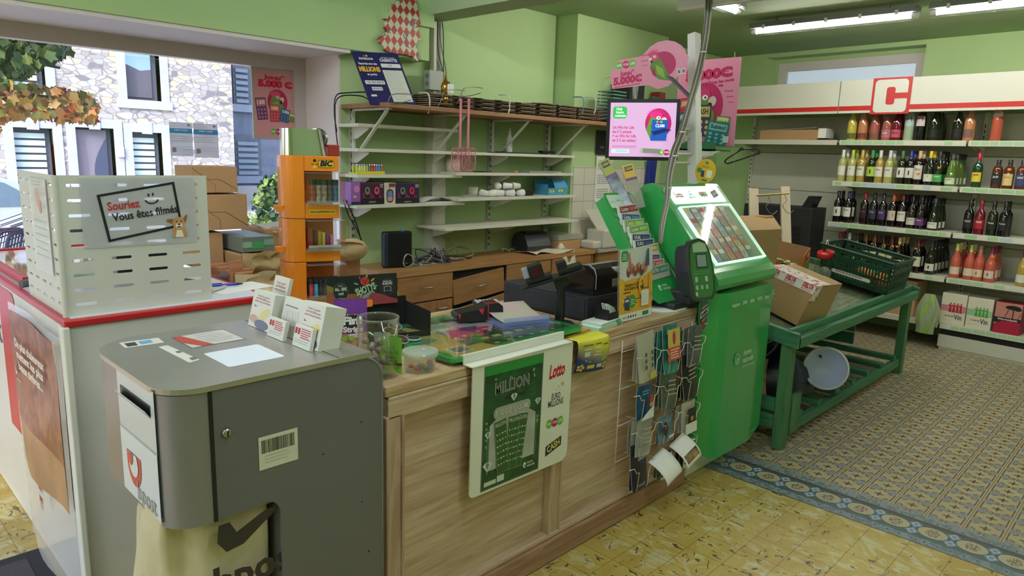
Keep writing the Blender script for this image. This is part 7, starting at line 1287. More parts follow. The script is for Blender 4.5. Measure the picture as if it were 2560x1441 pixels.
def spray(): 
    p = atY(1273, 382, 4.05); r = root('spray_bottle', (p.x, 4.05, 1.616), 'white cleaning spray bottle standing alone on the long shelf', 'bottle'); a = MB(); a.lathe([(0, 0), (.023, 0), (.024, .005), (.024, .12), (.012, .14), (.011, .15), (0, .15)], mat('spray_white', (226, 226, 222), .35), 18); a.build('bottle', r)
    a = MB(); a.lathe([(.013, .15), (.012, .17), (.006, .18), (.005, .20), (0, .20)], white, 14); a.build('cap', r); a = Art(basis((-.02, -.0255, 0), (1, 0, 0), (0, 0, 1))); a.rect(.022, .10, .036, .12, (206, 40, 44)); a.lines(.006, .09, .034, 4, .012, .003, (110, 110, 120)); a.mb.build('label', r)
spray()
r = root('dark_folders', (3.95, 4.0, 1.6155), 'flat dark papers lying on the long shelf right of the spray bottle', 'papers'); a = MB(); a.bb(0, .55, 0, .15, 0, .006, blackm); a.bb(.1, .6, .02, .16, .006, .012, mat('teal_paper', (60, 90, 84), .6)); a.bb(.5, .66, .0, .05, .01, .03, black); a.build('sheets', r)
for k, (x_, l_) in enumerate(((3.75, 'large curled grey sheet under the fly swatters on the right shelf'), (4.25, 'pile of flat sheets at the right end of the shelf'))):
    r = root('paper_sheets', (x_, 3.98, 1.4625), l_, 'papers'); a = MB(); a.grid(lambda u, v: (.38*u, .18*v, .002+.03*max(0, .3-u)**1.0*(k == 0)), 8, 2, mat('sheet_grey', (176, 178, 176), .5)); a.bb(0.02, .40, .01, .19, 0, .0015, paper); a.build('sheet', r)
    if k: a = MB(); a.bb(.05, .45, .02, .18, .003, .012, mat('sheet_green', (150, 160, 150), .6)); a.build('sheet_pile', r)
r = root('orange_trinket', (4.13, 4.0, 1.463), 'small orange and white trinket on the right shelf', 'trinket'); a = MB(); a.sph((0, 0, .008), .018, mat('trinket_orange', (206, 140, 60), .4), sc=(1.6, 1, .5)); a.build('trinket', r)
r = root('paper_roll', (3.55, 4.10, 1.4625), 'cream paper roll standing behind the pink fly swatters', 'roll'); a = MB(); a.lathe([(0, 0), (.055, 0), (.055, .10), (.02, .10), (.02, .02)], mat('roll_cream', (214, 206, 186), .8), 20); a.build('roll', r)
r = root('paper_roll', (3.78, 4.12, 1.2755), 'small till roll standing behind the paper cups', 'roll'); a = MB(); a.lathe([(0, 0), (.04, 0), (.04, .07), (.012, .07), (.012, .02)], mat('roll_cream'), 18); a.build('roll', r)
for i, (u, v, t, z) in enumerate(((3.86, 4.0, .3, 0), (3.93, 3.98, 1.9, 0), (3.99, 4.03, 2.6, 0), (4.05, 3.98, -.4, 0), (4.11, 4.02, 1.2, 0), (4.17, 3.98, .2, 0), (3.96, 4.02, 1.0, .055), (4.06, 4.01, 2.2, .055), (4.14, 4.0, 2.9, .055), (3.82, 4.03, 1.5, .0))):
    r = root('paper_cup', (u, v, 1.302+z), 'white paper cup lying in the pile, %s' % ['near the left end', 'second at the bottom', 'at the back', 'bottom middle', 'right of middle', 'rightmost', 'left of the two on top', 'on top in the middle', 'on top at the right', 'far left behind'][i], 'cup', 'white cups on the right shelf'); q = rotz(t) @ Matrix.Rotation(PI/2, 4, 'Y'); a = MB(); a.lathe([(0, -.035), (.020, -.035), (.028, .035), (.029, .037), (.026, .035), (.018, -.032)], paper, 16, q); a.build('cup', r)
r = root('clear_wrappings', (3.56, 3.96, 1.2755), 'heap of clear plastic lids and wrap at the left of the cups', 'wrapping'); a = MB()
for i in range(5): a.lathe([(0, 0), (.03, 0), (.035, .012)], acryl, 14, T(.05+.045*i, .05+.02*(i % 2), .008*i*(i % 2)))
a.bb(0, .2, .02, .14, 0, .004, mat('sheet_grey')); a.build('wrap', r)
r = root('black_food_tray', (4.20, 3.98, 1.2755), 'black plastic food tray beside the paper cups', 'tray'); a = MB(); a.box((.08, .05, .022), (.12, .08, .04), black, taper=(1.3, 1.2)); a.build('tray', r, bevel=.004)
r = root('blue_snack_box', (4.52, 3.99, 1.2755), 'torn blue snack display box at the right end of the shelf', 'box'); sb_ = mat('snack_blue', (70, 150, 190), .45); a = MB(); a.bb(0, .27, 0, .004, 0, .06, sb_); a.bb(0, .004, 0, .15, 0, .09, sb_); a.bb(.266, .27, 0, .15, 0, .12, sb_); a.bb(0, .27, .146, .15, 0, .13, sb_); a.add([(.10, 0, .05), (.27, 0, .06), (.25, .03, .13), (.12, .05, .12)], [(0, 1, 2, 3)], sb_); a.build('box', r, bevel=.001)
b_ = Art(basis((0, -.0006, 0), (1, 0, 0), (0, 0, 1))); b_.poly(rrect(.06, .02, .003, 2, (.055, .032)), (222, 206, 60)); b_.poly(rrect(.06, .02, .003, 2, (.17, .036)), (222, 206, 60)); b_.text('Leo', .055, .032, .018, (40, 60, 120)); b_.text('Leo', .17, .036, .018, (40, 60, 120)); b_.rect(.22, .01, .25, .035, (110, 180, 60)); b_.mb.build('print', r)
r = root('loose_papers', (3.18, 3.96, 1.2455), 'white papers lying right of the boxed lamps', 'papers'); a = MB(); a.bb(0, .33, 0, .16, 0, .004, paper); a.grid(lambda u, v: (.30*u, .02+.14*v, .006+.03*math.sin(u*PI)), 8, 2, paper); a.build('sheet', r)
# pink fly swatters
pkm = mat('swatter_pink', (222, 130, 150), .4)
for k, (xt, xb) in enumerate(((1152, 1150), (1172, 1171))):
    P0, P1 = atY(xt, 254, 3.68), atY(xb, 372, 3.70-.01*k); r = root('fly_swatter', tuple(P0), ['pink fly swatter hanging in front, the left of the two', 'pink fly swatter hanging behind, the right of the two'][k], 'fly swatter', 'pink fly swatters hanging from the top shelf')
    a = MB(); a.bb(P0.x-.008, P0.x+.008, P0.y-.003, P0.y+.003, P1.z, P0.z, pkm); a.cyl((P0.x, P0.y-.003, P0.z+.008), (P0.x, P0.y+.003, P0.z+.008), .012, pkm, 12); a.wb('handle', r)
    a = MB(); cx, cz = P1.x+(-.012 if k == 0 else .006), P1.z-.075; w2, h2 = .062, .078; ou = rrect(2*w2, 2*h2, .03, 5, (cx, cz), rs=(.02, .02, .045, .045)); a.tube([(x_, P1.y, z_) for x_, z_ in ou]+[(ou[0][0], P1.y, ou[0][1])], .0035, pkm, 5, curve=False)
    for i in range(13): t = -1.15+2.3*i/12; ex = cx+max(-w2, min(w2, 1.9*h2*math.tan(t)*.6)); a.tube([(cx, P1.y, cz+h2), (ex, P1.y, cz-h2*(.98 if abs(ex-cx) < w2*.9 else .1+.0*i))], .0016, pkm, 4, curve=False)
    for j in range(12): z_ = cz-h2*.9+h2*1.75*j/11; a.tube([(cx-w2, P1.y, z_), (cx+w2, P1.y, z_)], .0013, pkm, 4, curve=False)
    a.wb('mesh_head', r)
for (hx, hy) in ((968, 262), (1103, 250), (1150, 243)):
    p = atY(hx, hy, 3.745); r = root('wire_hook', tuple(p), 'grey wire display hook clipped at the top shelf edge, %s' % ['below the blue lottery board', 'by the golden ornament', 'above the fly swatters'][(968, 1103, 1150).index(hx)], 'hook'); a = MB(); a.tube([p+Vector((-.03, 0, -.05)), p, p+Vector((.02, -.02, .06)), p+Vector((.12, -.02, .075)), p+Vector((.16, -.06, .07))], .003, steel, 5); a.tube([p, p+Vector((.10, -.02, .02)), p+Vector((.15, -.05, .04))], .003, steel, 5); a.wb('hook', r)
# on the top board
r = root('jackpot_board', tuple(atY(926, 258, 3.84)), 'dark blue folded lottery jackpot board leaning on the top shelf', 'notice board')
A, B, C_ = atY(926, 262, 3.80), atY(1050, 262, 3.76), atY(906, 115, 4.02); w = (B-A).length; M0 = basis(A, B-A, C_-A); h = .395; M1 = Matrix.Translation(-Vector(r.location)) @ M0; w = .335
na = mat('board_navy', (44, 40, 96), .3, noise=.12, nscale=9); a = MB(); a.box((w/2, h/2, -.003), (w, h, .005), na, M1); a.build('board', r)
b_ = Art(M1); wt2 = (226, 226, 230); st2 = lambda u, v, q, c: b_.poly([(u+(q if i % 2 == 0 else q*.42)*math.sin(2*PI*i/10), v+(q if i % 2 == 0 else q*.42)*math.cos(2*PI*i/10)) for i in range(10)], c); st2(.095, .365, .012, (236, 190, 60)); st2(.075, .362, .006, (236, 190, 60)); b_.text('EUROMILLIONS', .085, .342, .020, wt2, w=.10, bold=.05); b_.text('Reportez avec des', .085, .305, .022, wt2, w=.13, bold=.04); b_.text('MILLIONS', .085, .262, .048, (232, 176, 50), w=.15, bold=.06); b_.text('en poche', .09, .225, .022, wt2, w=.07, bold=.04)
b_.poly(rrect(.14, .028, .006, 3, (.09, .165)), wt2); b_.text('130 000 000 €', .09, .165, .02, (50, 50, 60), w=.12); b_.poly(rrect(.075, .026, .005, 3, (.09, .118)), wt2); b_.text('05/06/26', .09, .118, .018, (50, 50, 60), w=.065); b_.rect(.03, .06, .07, .075, wt2)
b_.text('PARTICIPEZ ICI À NOTRE', .245, .355, .012, wt2, w=.10); b_.text('CAGNOTTE', .245, .335, .030, wt2, w=.13, bold=.05); b_.poly(rrect(.145, .03, .006, 3, (.25, .295)), wt2); b_.text('10 €', .24, .295, .018, (60, 60, 70)); b_.rect(.175, .02, .32, .26, (216, 216, 206)); b_.lines(.185, .25, .31, 14, .016, .002, (170, 170, 170)); b_.mb.build('print', r)
r = root('golden_ornament', tuple(atY(1113, 265, 3.83)), 'golden bell shaped ornament with folded white note on the top shelf', 'ornament'); gold = mat('gold', (206, 160, 60), .2, .9); a = MB(); a.lathe([(0, 0), (.018, 0), (.022, .05), (.014, .08), (.03, .10), (.034, .125), (.026, .15), (.012, .17), (.006, .20), (0, .215)], gold, 14); a.build('ornament', r); a = MB(); a.box((0, -.036, .115), (.035, .002, .06), paper, rotz(.4) @ T(-.017, 0, 0)); a.box((0, -.036, .115), (.05, .002, .06), paper, rotz(-.2) @ T(.02, 0, 0)); a.build('note', r); a = MB(); [a.sph((.02*math.cos(i*1.6), .02*math.sin(i*1.6)-.012, .152), .009, [mat('berry_red', (180, 30, 30), .3), mat('leaf_dark', (60, 80, 40), .5)][i % 2], 8, 5) for i in range(5)]; a.build('berries', r)
wk = mat('wicker_dark', (70, 54, 42), .7, noise=.9, nscale=60, stretch=(2, 1, 3), col2=(176, 156, 130))
for k in range(9):
    for j in range(7 if k < 5 else 8):
        p = atY(1056+52*k, 262, 3.9); lab = 'flattened woven basket tray, layer %s of the stack %s' % (['one', 'two', 'three', 'four', 'five', 'six', 'seven', 'eight'][j], ['behind the blue board', 'behind the golden ornament', 'above the swatters', 'right of the swatters', 'at the white strap', 'left of the middle crease', 'right of the middle crease', 'at the blue tie', 'beside the monitor'][k])
        r = root('woven_tray', (p.x, 3.80+.01*(j % 2), 1.905+.014*j), lab, 'woven tray', 'stacked woven trays on the top shelf'); a = MB(); a.grid(lambda u, v: (.285*u, .30*v, .003+.006*math.sin(u*PI)*(1 if j % 2 else -.3)), 4, 2, wk); a.build('tray', r, solid=.007)
for (hx, c) in ((1210+60, white), (1455, mat('tie_blue', (90, 140, 170), .5)), (1485, mat('tie_pale', (190, 206, 206), .5)), (1070, white)): p = atY(hx, 285, 3.785); r = root('strap', tuple(p), 'thin strap around the woven trays, %s' % {1270: 'white one in the middle', 1455: 'blue one', 1485: 'pale blue one by the monitor', 1070: 'white one behind the ornament'}[hx], 'strap'); a = MB(); a.tube([p, p+Vector((.01, -.005, .05)), p+Vector((.0, .0, .13)), p+Vector((0, .1, .14))], .005, c, 5); a.wb('strap', r)
for j in range(9): p = atY(1524, 250, 3.75); r = root('teal_basket', (p.x, 3.72, 1.93+.028*j), 'thin teal plastic basket, layer %s of the stack behind the parrot sign' % ['one', 'two', 'three', 'four', 'five', 'six', 'seven', 'eight', 'nine'][j], 'basket', 'stacked teal baskets'); a = MB(); a.box((.10, .08, .012), (.19, .16, .010), mat('teal_plastic', (110, 156, 140), .3), taper=(1.06, 1.06)); a.build('basket', r)
r = pb('black_box', 'black box with white lettering partly hidden behind the monitor top', 'box', 1570, 212, 1612, 297, 3.8, .2, blackm); b_ = Art(basis((0, -.001, 0), (1, 0, 0), (0, 0, 1))); b_.text('maxell', .085, .16, .05, (214, 214, 210), w=.15, bold=.04); b_.mb.build('lettering', r)
r = root('grey_helmet_bag', tuple(atY(1635, 262, 3.9)), 'grey folded bag shape behind the monitor', 'bag'); a = MB(); a.sph((0, 0, 0), .09, mat('bag_grey', (96, 100, 90), .5), sc=(1.1, .8, .9)); a.build('bag', r)
pb('red_box', 'small red box behind the monitor corner', 'box', 1645, 232, 1664, 296, 3.9, .1, mat('box_red', (150, 50, 44), .5))
a = MB(); r = root('pale_wire', tuple(atY(1505, 200, 3.95)), 'thin pale wire looping up beside the teal baskets', 'wire'); a.tube([atY(1500, 262, 3.8), atY(1503, 225, 3.85), atY(1512, 200, 3.85), atY(1525, 192, 3.8)], .003, cm2, 5); a.wb('wire', r)
# paper Christmas tree on the lintel
p0 = atY(940, 150, 4.085); r = root('gift_wrap_tree', (2.9, 4.085, 2.2), 'stepped tree of red and white chequered gift paper on the wall', 'decoration')
tp_ = [(952, 113), (962, 128), (985, 134), (1010, 136), (1028, 142), (1040, 156), (1043, 140), (1035, 110), (1047, 100), (1042, 72), (1030, 68), (1048, 62), (1036, 0), (1022, -30), (998, -5), (966, 28), (972, 38), (956, 60), (965, 78), (942, 100)]
gmx, nt, b, vec, (x, y, z) = base_nodes('gift_paper', .5); cu = ((x+z*.75)/.052).fl(); cv = ((z*.75-x)/.052).fl(); ck = ((cu+cv)*.5).fr().gt(.25); c = mixc(nt, ck, lin((206, 202, 176)), lin((176, 60, 48))); c = mixc(nt, noise_node(nt, vec, 30, 3).gt(.63), c, lin((90, 110, 120))); nt.links.new(c, b.inputs['Base Color'])
Q = [atY(px, py, 4.085)-Vector((2.9, 4.085, 2.2)) for px, py in tp_]; a = MB(); a.prism([(q.x, q.z) for q in Q], -.02, .012, gmx, Matrix(((1, 0, 0, 0), (0, 0, 1, 0), (0, 1, 0, 0), (0, 0, 0, 1)))); a.build('paper', r)
# wall things on the tiled pier
r = pb('wall_calendar', 'white three month wall calendar hanging on the tiled pier', 'calendar', 1487, 392, 1528, 505, 4.0, .006, paper, art=lambda a, w, h: [a.rect(w*(.1+.12*i), h*(.08+.045*j), w*(.16+.12*i), h*(.105+.045*j), (120, 120, 120), True) for i in range(7) for j in range(19) if j % 7 < 5])
r = pb('dark_poster', 'small black poster above the calendar', 'poster', 1490, 328, 1522, 386, 4.0, .005, blackm, art=lambda a, w, h: a.text('BAR', w*.5, h*.3, h*.15, (150, 150, 140)))
r = pb('red_gas_lighter', 'clear wrapped red lighter hanging on the tiles', 'lighter', 1512, 508, 1522, 542, 3.99, .02, mat('lighter_red', (200, 40, 36), .3))
r = root('blue_apron', tuple(atY(1635, 400, 3.9)), 'royal blue cloth hanging beneath the monitor', 'cloth'); bc = mat('cloth_blue', (28, 50, 130), .8); p = atY(1618, 400, 3.985); a = MB(); a.grid(lambda u, v: (p.x+.18*u+.02*v*math.sin(u*5), 3.985+.018*math.sin(u*22)*(.4+v), p.z-(.27+.04*math.sin(u*9))*v), 22, 8, bc); a.wb('cloth', r, solid=.003)
# desk items
def onD(px, py): return atZ(px, py, DZ)
r = root('router', (2.83, 3.98, DZ), 'upright black internet router at the left end of the desk', 'router', rz=-.25); a = MB(); a.bb(0, .21, 0, .055, 0, .255, black); a.build('case', r, bevel=.012, seg=3); a = MB(); a.bb(-.002, .03, -.004, .059, .01, .25, mat('router_blue_edge', (44, 52, 76), .25)); a.build('front_edge', r, bevel=.01)
a = MB(); a.bb(.13, .15, .01, .04, .255, .265, mat('tab_blue', (80, 140, 190), .4)); a.build('button', r)
for k in range(14):
    x0 = 3.02+.03*k; r = root('loose_cable', (x0, 3.95, DZ+.003), 'loose cable in the tangle right of the router, %s' % ['innermost', 'thick grey', 'blue tinted', 'thin black', 'pale', 'looped grey', 'black looped', 'middle grey', 'flat pale', 'long black', 'coiled grey', 'outer black', 'outer grey', 'rightmost black'][k], 'cable', 'cables in the tangle on the desk')
    c = [cm1, cm2, mat('cable_blue', (70, 90, 120), .5), black][k % 4]; q = rnd.uniform; a = MB(); a.tube([(q(-.05, .1), q(-.05, .15), .005+.03*q(0, 1)) for _ in range(4)]+[(q(.0, .3), q(-.05, .2), .10*q(0, 1)) for _ in range(3)], .0035, c, 5); a.build('cable', r)
r = root('coiled_cable', (2.99, 3.92, DZ+.05), 'pale cable coil leaning against the router', 'cable'); a = MB(); a.tube([(.045*math.cos(t*.55), .01*math.sin(t), .045*math.sin(t*.55)) for t in range(24)], .003, cm2, 5); a.build('cable', r)
r = root('desk_leaflets', tuple(onD(1030, 662)), 'white and blue printed sheets with a yellow disc on the desk front', 'papers', rz=-.1); a = MB(); a.bb(-.11, .18, -.05, .06, 0, .003, paper); a.build('sheet', r); b_ = Art(T(-.11, -.05, .0032)); b_.rect(.06, .05, .12, .09, (150, 156, 160)); b_.ell(.23, .03, .04, .02, (222, 180, 70)); b_.rect(.05, .005, .11, .02, (60, 70, 90)); b_.mb.build('print', r)
r = root('desk_flyer', tuple(onD(1118, 655)), 'black and white flyer lying behind the white mouse', 'papers', rz=.2); a = MB(); a.bb(-.09, .09, -.04, .05, 0, .002, mat('flyer_bw', (170, 166, 150), .5, noise=.9, nscale=26, col2=(40, 40, 42))); a.build('sheet', r)
r = root('computer_mouse', tuple(onD(1087, 654)), 'white computer mouse with its cable on the desk', 'mouse'); a = MB(); a.sph((0, 0, .012), .032, white, sc=(1.2, .8, .5)); a.build('body', r); a = MB(); a.tube([(.03, 0, .01), (.12, .02, .005), (.22, .0, .005), (.3, .06, .01), (.27, .1, .1), (.2, .12, .16), (.18, .14, .12)], .003, cm2, 5); a.build('cable', r)
r = root('power_strip', tuple(onD(1090, 632)), 'black power strip with plugs lying along the desk back', 'power strip', rz=.02); a = MB(); a.bb(0, .62, 0, .055, 0, .035, black); a.build('strip', r, bevel=.006)
for k, (u, m_, s_) in enumerate(((.05, black, .05), (.13, black, .04), (.30, white, .05), (.42, black, .055))): a = MB(); a.bb(u, u+s_, .005, .05, .035, .035+s_*1.1, m_); a.build('plug', r, bevel=.006)
for k in range(6): a = MB(); a.tube([(.06*k+.02, .02, .06), (.07*k, -.03, .10), (.09*k+.02, -.06, .02), (.08*k+.1, -.05, .006), (.09*k+.12, .0, .1), (.1*k+.14, .05, .12)], .004, black, 5); a.build('cord', r)
p = onD(1228, 618); r = root('label_printer', (p.x, 3.98, DZ), 'rounded dark grey label printer on the back desk', 'printer', rz=-.1); lpm = mat('printer_charcoal', (44, 46, 52), .4); a = MB(); a.prism([(0, 0), (.20, 0), (.20, .09), (.17, .14), (.12, .165), (.05, .15), (.01, .09), (-.01, .05)], 0, .27, lpm, YZm); a.build('case', r, bevel=.012, seg=3); a = MB(); a.bb(.12, .25, -.002, .0, .048, .054, steel); a.build('slot', r); b_ = MB(); b_.bb(.03, .24, .055, .12, .155, .168, black); b_.build('lid', r)
r = root('small_clutter_box', tuple(onD(1285, 628)), 'small clear box with pale ribbon scraps in front of the label printer', 'box'); a = MB(); a.bb(0, .09, 0, .04, 0, .03, acryl); a.build('box', r); a = MB(); a.tube([(-.14, 0, .01), (-.10, .03, .025), (-.07, -.02, .01), (-.03, .02, .02), (0, 0, .01)], .006, mat('ribbon_cream', (206, 196, 150), .6), 5); a.build('ribbon', r)
p = onD(1342, 606); r = root('phone_dock', (p.x, 4.02, DZ), 'black charging dock with lead at the right of the desk', 'dock'); a = MB(); a.bb(0, .17, 0, .10, 0, .04, black); a.bb(.06, .085, .03, .05, .04, .20, black); a.bb(.12, .15, .03, .05, .04, .09, black); a.build('dock', r, bevel=.008); a = MB(); a.tube([(.0, .05, .02), (-.15, .03, .01), (-.35, .0, .01)], .005, black); a.tube([(.07, .04, .2), (.12, .06, .22), (.17, .1, .16)], .004, black); a.build('lead', r)
r = root('carrier_bag', (4.25, 3.78, DZ), 'white plastic carrier bag spread on the desk and hanging over its edge', 'carrier bag'); bgw = mat('carrier_white', (214, 208, 180), .5, bump=.4, bscale=20)
a = MB(); a.grid(lambda u, v: (-.05+.50*u, .02+.26*v+.03*math.sin(u*6), .012+.012*math.sin(u*9+v*4)), 12, 6, bgw); a.grid(lambda u, v: (.26+.16*u-.0*v, .02-.03*math.sin(v*PI*.5)-.01*math.sin(u*8), .02-.20*v), 8, 6, bgw); a.grid(lambda u, v: (.34+.08*u, .1+.06*v, .02+.05*math.sin(u*PI)*math.sin(v*PI)), 5, 5, bgw); a.build('bag', r, solid=.002)
p = atZ(1465, 618, .80); r = root('office_printer', (5.05, 3.76, .80), 'white office printer with raised paper support by the tiled pier', 'printer', rz=-.05); a = MB(); a.bb(0, .42, 0, .22, 0, .17, mat('printer_white', (206, 206, 192), .4)); a.bb(-.12, .0, .02, .2, .0, .07, mat('printer_white')); a.build('case', r, bevel=.02, seg=3); a = MB(); a.add([(.02, .10, .16), (.26, .14, .16), (.16, .20, .34), (-.10, .16, .34)], [(0, 1, 2, 3)], mat('printer_white')); a.build('paper_support', r, solid=.008); a = MB(); a.bb(.27, .40, -.002, .002, .05, .09, black); a.build('output_slot', r)
r = root('low_paper_box', (4.62, 3.93, DZ), 'low clear and cardboard box behind the carrier bag', 'box'); a = MB(); a.bb(0, .30, 0, .24, 0, .08, card); a.bb(0, .34, 0, .25, .085, .13, clear('paperbox', (230, 230, 220), diff=(206, 206, 190), fac=.5)); a.build('box', r)
for k, pts in enumerate(([(842, 330), (836, 285), (840, 240), (870, 232), (925, 230)], [(846, 380), (838, 300), (845, 245), (900, 240), (930, 255)], [(858, 500), (872, 540), (895, 580), (910, 620)], [(864, 500), (885, 545), (900, 590), (905, 630)])): r = root('wall_cable', tuple(atY(*pts[0], 4.05)), 'black cable at the window jamb, %s' % ['looping over the top shelf', 'running beside the shelf ends', 'dropping to the router', 'dropping behind the router'][k], 'cable'); a = MB(); a.tube([atY(px, py, 4.05) for px, py in pts], .004, black, 5); a.wb('cable', r)
# ================================================================ orange lighter tower
bo = mat('tower_orange', (240, 142, 34), .28, coat=.4); bc0 = Vector((1.475, 2.80, CZ)); tw = root('lighter_tower', tuple(bc0), 'tall orange lighter display tower with chrome lighter top', 'display stand', rz=-.30)
TH = .665; lf_ = [(.05+.052*math.cos(t), .05-.062*math.sin(t)) for t in [PI*(.5+i/10)-PI/2 for i in range(11)]]
cl_ = [(-.0+.05-.055*math.cos(PI/2*i/6), .05-.065*math.sin(PI/2*i/6)) for i in range(7)] + [(.085, -.015), (.085, .11), (-.005, .11)]
for k, (z0, z1) in enumerate(((0, .205), (.208, .395), (.398, TH))): a = MB(); a.prism([(x+.003*k*0, y) for x, y in cl_], z0, z1, bo, smooth=False); o = a.build('column', tw, bevel=.003)
for z in (.085, .25, .43): a = MB(); a.bb(-.035, .0, .02, .05, z, z+.022, bo); a.build('side_tab', tw)
for (z0, z1) in ((0, .04), (.205, .255), (.395, .455), (.60, TH)): a = MB(); a.bb(.085, .235, -.012, .11, z0, z1, bo); a.build('band', tw, bevel=.003)
a = MB(); a.bb(.085, .235, .105, .11, 0, .6, mat('tower_back_clear_orange', (232, 120, 60), .3)); a.build('back_sheet', tw)
for k, (z0, z1) in enumerate(((.045, .195), (.26, .39), (.46, .595))):
    a = MB(); a.bb(.085, .25, -.055, -.053, z0, z1, glass); a.bb(.249, .251, -.055, .10, z0, z1, glass); a.bb(.085, .25, -.055, .10, z1-.002, z1, acryl); a.build('clear_cover', tw)
    a = MB(); a.bb(.085, .25, -.056, .10, z0-.002, z0+.004, acryl); a.bb(.085, .25, -.058, -.056, z0, z0+.016, acryl); a.build('tray', tw)
a = MB(); hd = [(0, 0), (.0, .10), (.03, .118), (.15, .118), (.175, .10), (.20, 0)]; a.prism(rrect(.195, .115, .045, 8, (.097, .047)), TH, TH+.112, chrome); o = a.build('chrome_hood', tw)
for v in o.data.vertices:
    if v.co.z > TH+.1: v.co.x = v.co.x*.86+.004
for q in o.data.polygons: q.use_smooth = abs(q.normal.z) < .5
a = MB(); a.lathe([(.0, -.02), (.045, -.02), (.045, .02), (.03, .02)], steel, 24, T(.165, .09, TH+.075) @ Matrix.Rotation(PI/2, 4, 'X')); a.build('spark_wheel', tw); a = MB(); a.bb(.20, .25, .03, .09, TH-.0, TH+.05, mat('tower_red_lever', (150, 50, 40), .35)); a.build('lever', tw, bevel=.004)
b_ = Art(basis((.085, -.0128, 0), (1, 0, 0), (0, 0, 1))); b_.poly(rrect(.07, .034, .010, 4, (.095, .632)), K); b_.poly(rrect(.066, .030, .009, 4, (.095, .632)), (236, 196, 40)); b_.text('BIC', .095, .632, .032, K, w=.052, bold=.06, shear=.2); b_.ell(.045, .645, .007, .007, K, 14); b_.poly([(.040, .637), (.050, .637), (.053, .612), (.037, .612)], (236, 196, 40)); b_.rect(.030, .628, .060, .631, K); b_.poly(rrect(.12, .020, .009, 4, (.075, .425)), (236, 190, 40)); b_.text('www.mybiclighter.com', .075, .425, .013, (50, 40, 20), w=.108, bold=.03); b_.rect(.07, .008, .12, .024, (214, 160, 40)); b_.mb.build('print', tw)
RM = Matrix.Translation(bc0) @ rotz(-.30)
def inT(x, y, z): return tuple(RM @ Vector((x, y, z)))
for i in range(5): r = root('lighter', inT(.115+.025*i, -.02+.008*(i % 2), .467), 'large printed dog lighter in the top compartment, %s' % ['orange edged leftmost', 'second from the left', 'white dog in the middle', 'fourth from the left', 'blue orange rightmost'][i], 'lighter', 'dog print lighters in the tower'); a = MB(); a.prism(rrect(.022, .03, .009, 4), 0, .095, mat('dog_print%d' % i, (52, 44, 40), .3, noise=.9, nscale=60, col2=[(190, 90, 50), (206, 190, 170), (190, 170, 150), (120, 110, 100), (70, 120, 170)][i])); a.build('body', r); a = MB(); a.prism(rrect(.023, .031, .009, 4), .075, .098, black); a.build('hood', r)
for i in range(6): r = root('rolling_paper_pack', inT(.095+.018*i, -.01, .268), '%s pack of rolling papers in the middle compartment' % ['red', 'dark brown', 'gold', 'yellow', 'purple', 'pink'][i], 'pack', 'rolling paper packs in the tower'); a = MB(); a.bb(0, .013, -.02, .06, 0, .085-.006*i, mat('pack_%d' % i, [(150, 60, 50), (90, 60, 40), (190, 150, 60), (206, 186, 60), (130, 60, 130), (206, 120, 140)][i], .4)); a.build('pack', r, bevel=.001)
r = root('taste_gold_label', inT(.09, -.05, .262), 'cream slogan strip under the papers in the middle compartment', 'label'); a = MB(); a.bb(0, .14, 0, .003, 0, .02, mat('label_cream', (206, 200, 180), .5)); a.build('strip', r); b_ = Art(basis((0, -.0006, 0), (1, 0, 0), (0, 0, 1))); b_.text('TASTE GOLD', .07, .010, .011, (120, 110, 90), w=.07); b_.mb.build('print', r); r.rotation_euler.z = -.3
for i in range(7):
    for j in range(3): lighter(inT(.100+.020*i, -.035+.03*j, .052), [(190, 30, 60), (60, 160, 200), (40, 40, 46), (50, 46, 60), (40, 42, 50), (120, 190, 60), (40, 44, 50)][(i+2*j) % 7], 'small %s lighter in the bottom compartment, %s row' % (['red', 'sky blue', 'black', 'plum', 'dark', 'lime', 'charcoal'][(i+2*j) % 7], ['front', 'middle', 'back'][j]), 'small lighters in the tower', .078, blackm)
# ================================================================ boxes in the window corner
def pbz(name, label, x0, y0, x1, y1, yd, th, m, art=None, grp=None, cat='box'): return pb(name, label, cat, x0, y0, x1, y1, yd, th, m, grp, 'carton', .002, art)
def folds(a, w, h): [a.poly(P, (120, 88, 58)) for P in ([(w*.33, h*.52), (w*.6, h*.52), (w*.6, h*.505), (w*.33, h*.505)], [(w*.6, h*.52), (w, h*.1), (w, h*.08), (w*.6, h*.5)], [(w*.33, h*.52), (0, h*.95), (0, h*.93), (w*.33, h*.5)], [(w*.33, h*.51), (w*.5, h*.3), (w*.5, 0), (w*.49, 0), (w*.49, h*.3), (w*.32, h*.51)])]
pbz('parcel_box', 'brown carton with envelope folded flaps, topmost of the window stack', 482, 417, 592, 483, 3.6, .22, card, folds, 'brown cartons stacked by the window')
pbz('parcel_box', 'brown carton with envelope folded flaps, second in the window stack', 480, 486, 617, 579, 3.58, .24, card, folds, 'brown cartons stacked by the window')
pbz('parcel_box', 'plain brown carton at the bottom of the window stack', 480, 581, 556, 668, 3.6, .24, card, None, 'brown cartons stacked by the window')
tealb = mat('parcel_teal', (150, 196, 196), .45); grn = (70, 170, 100)
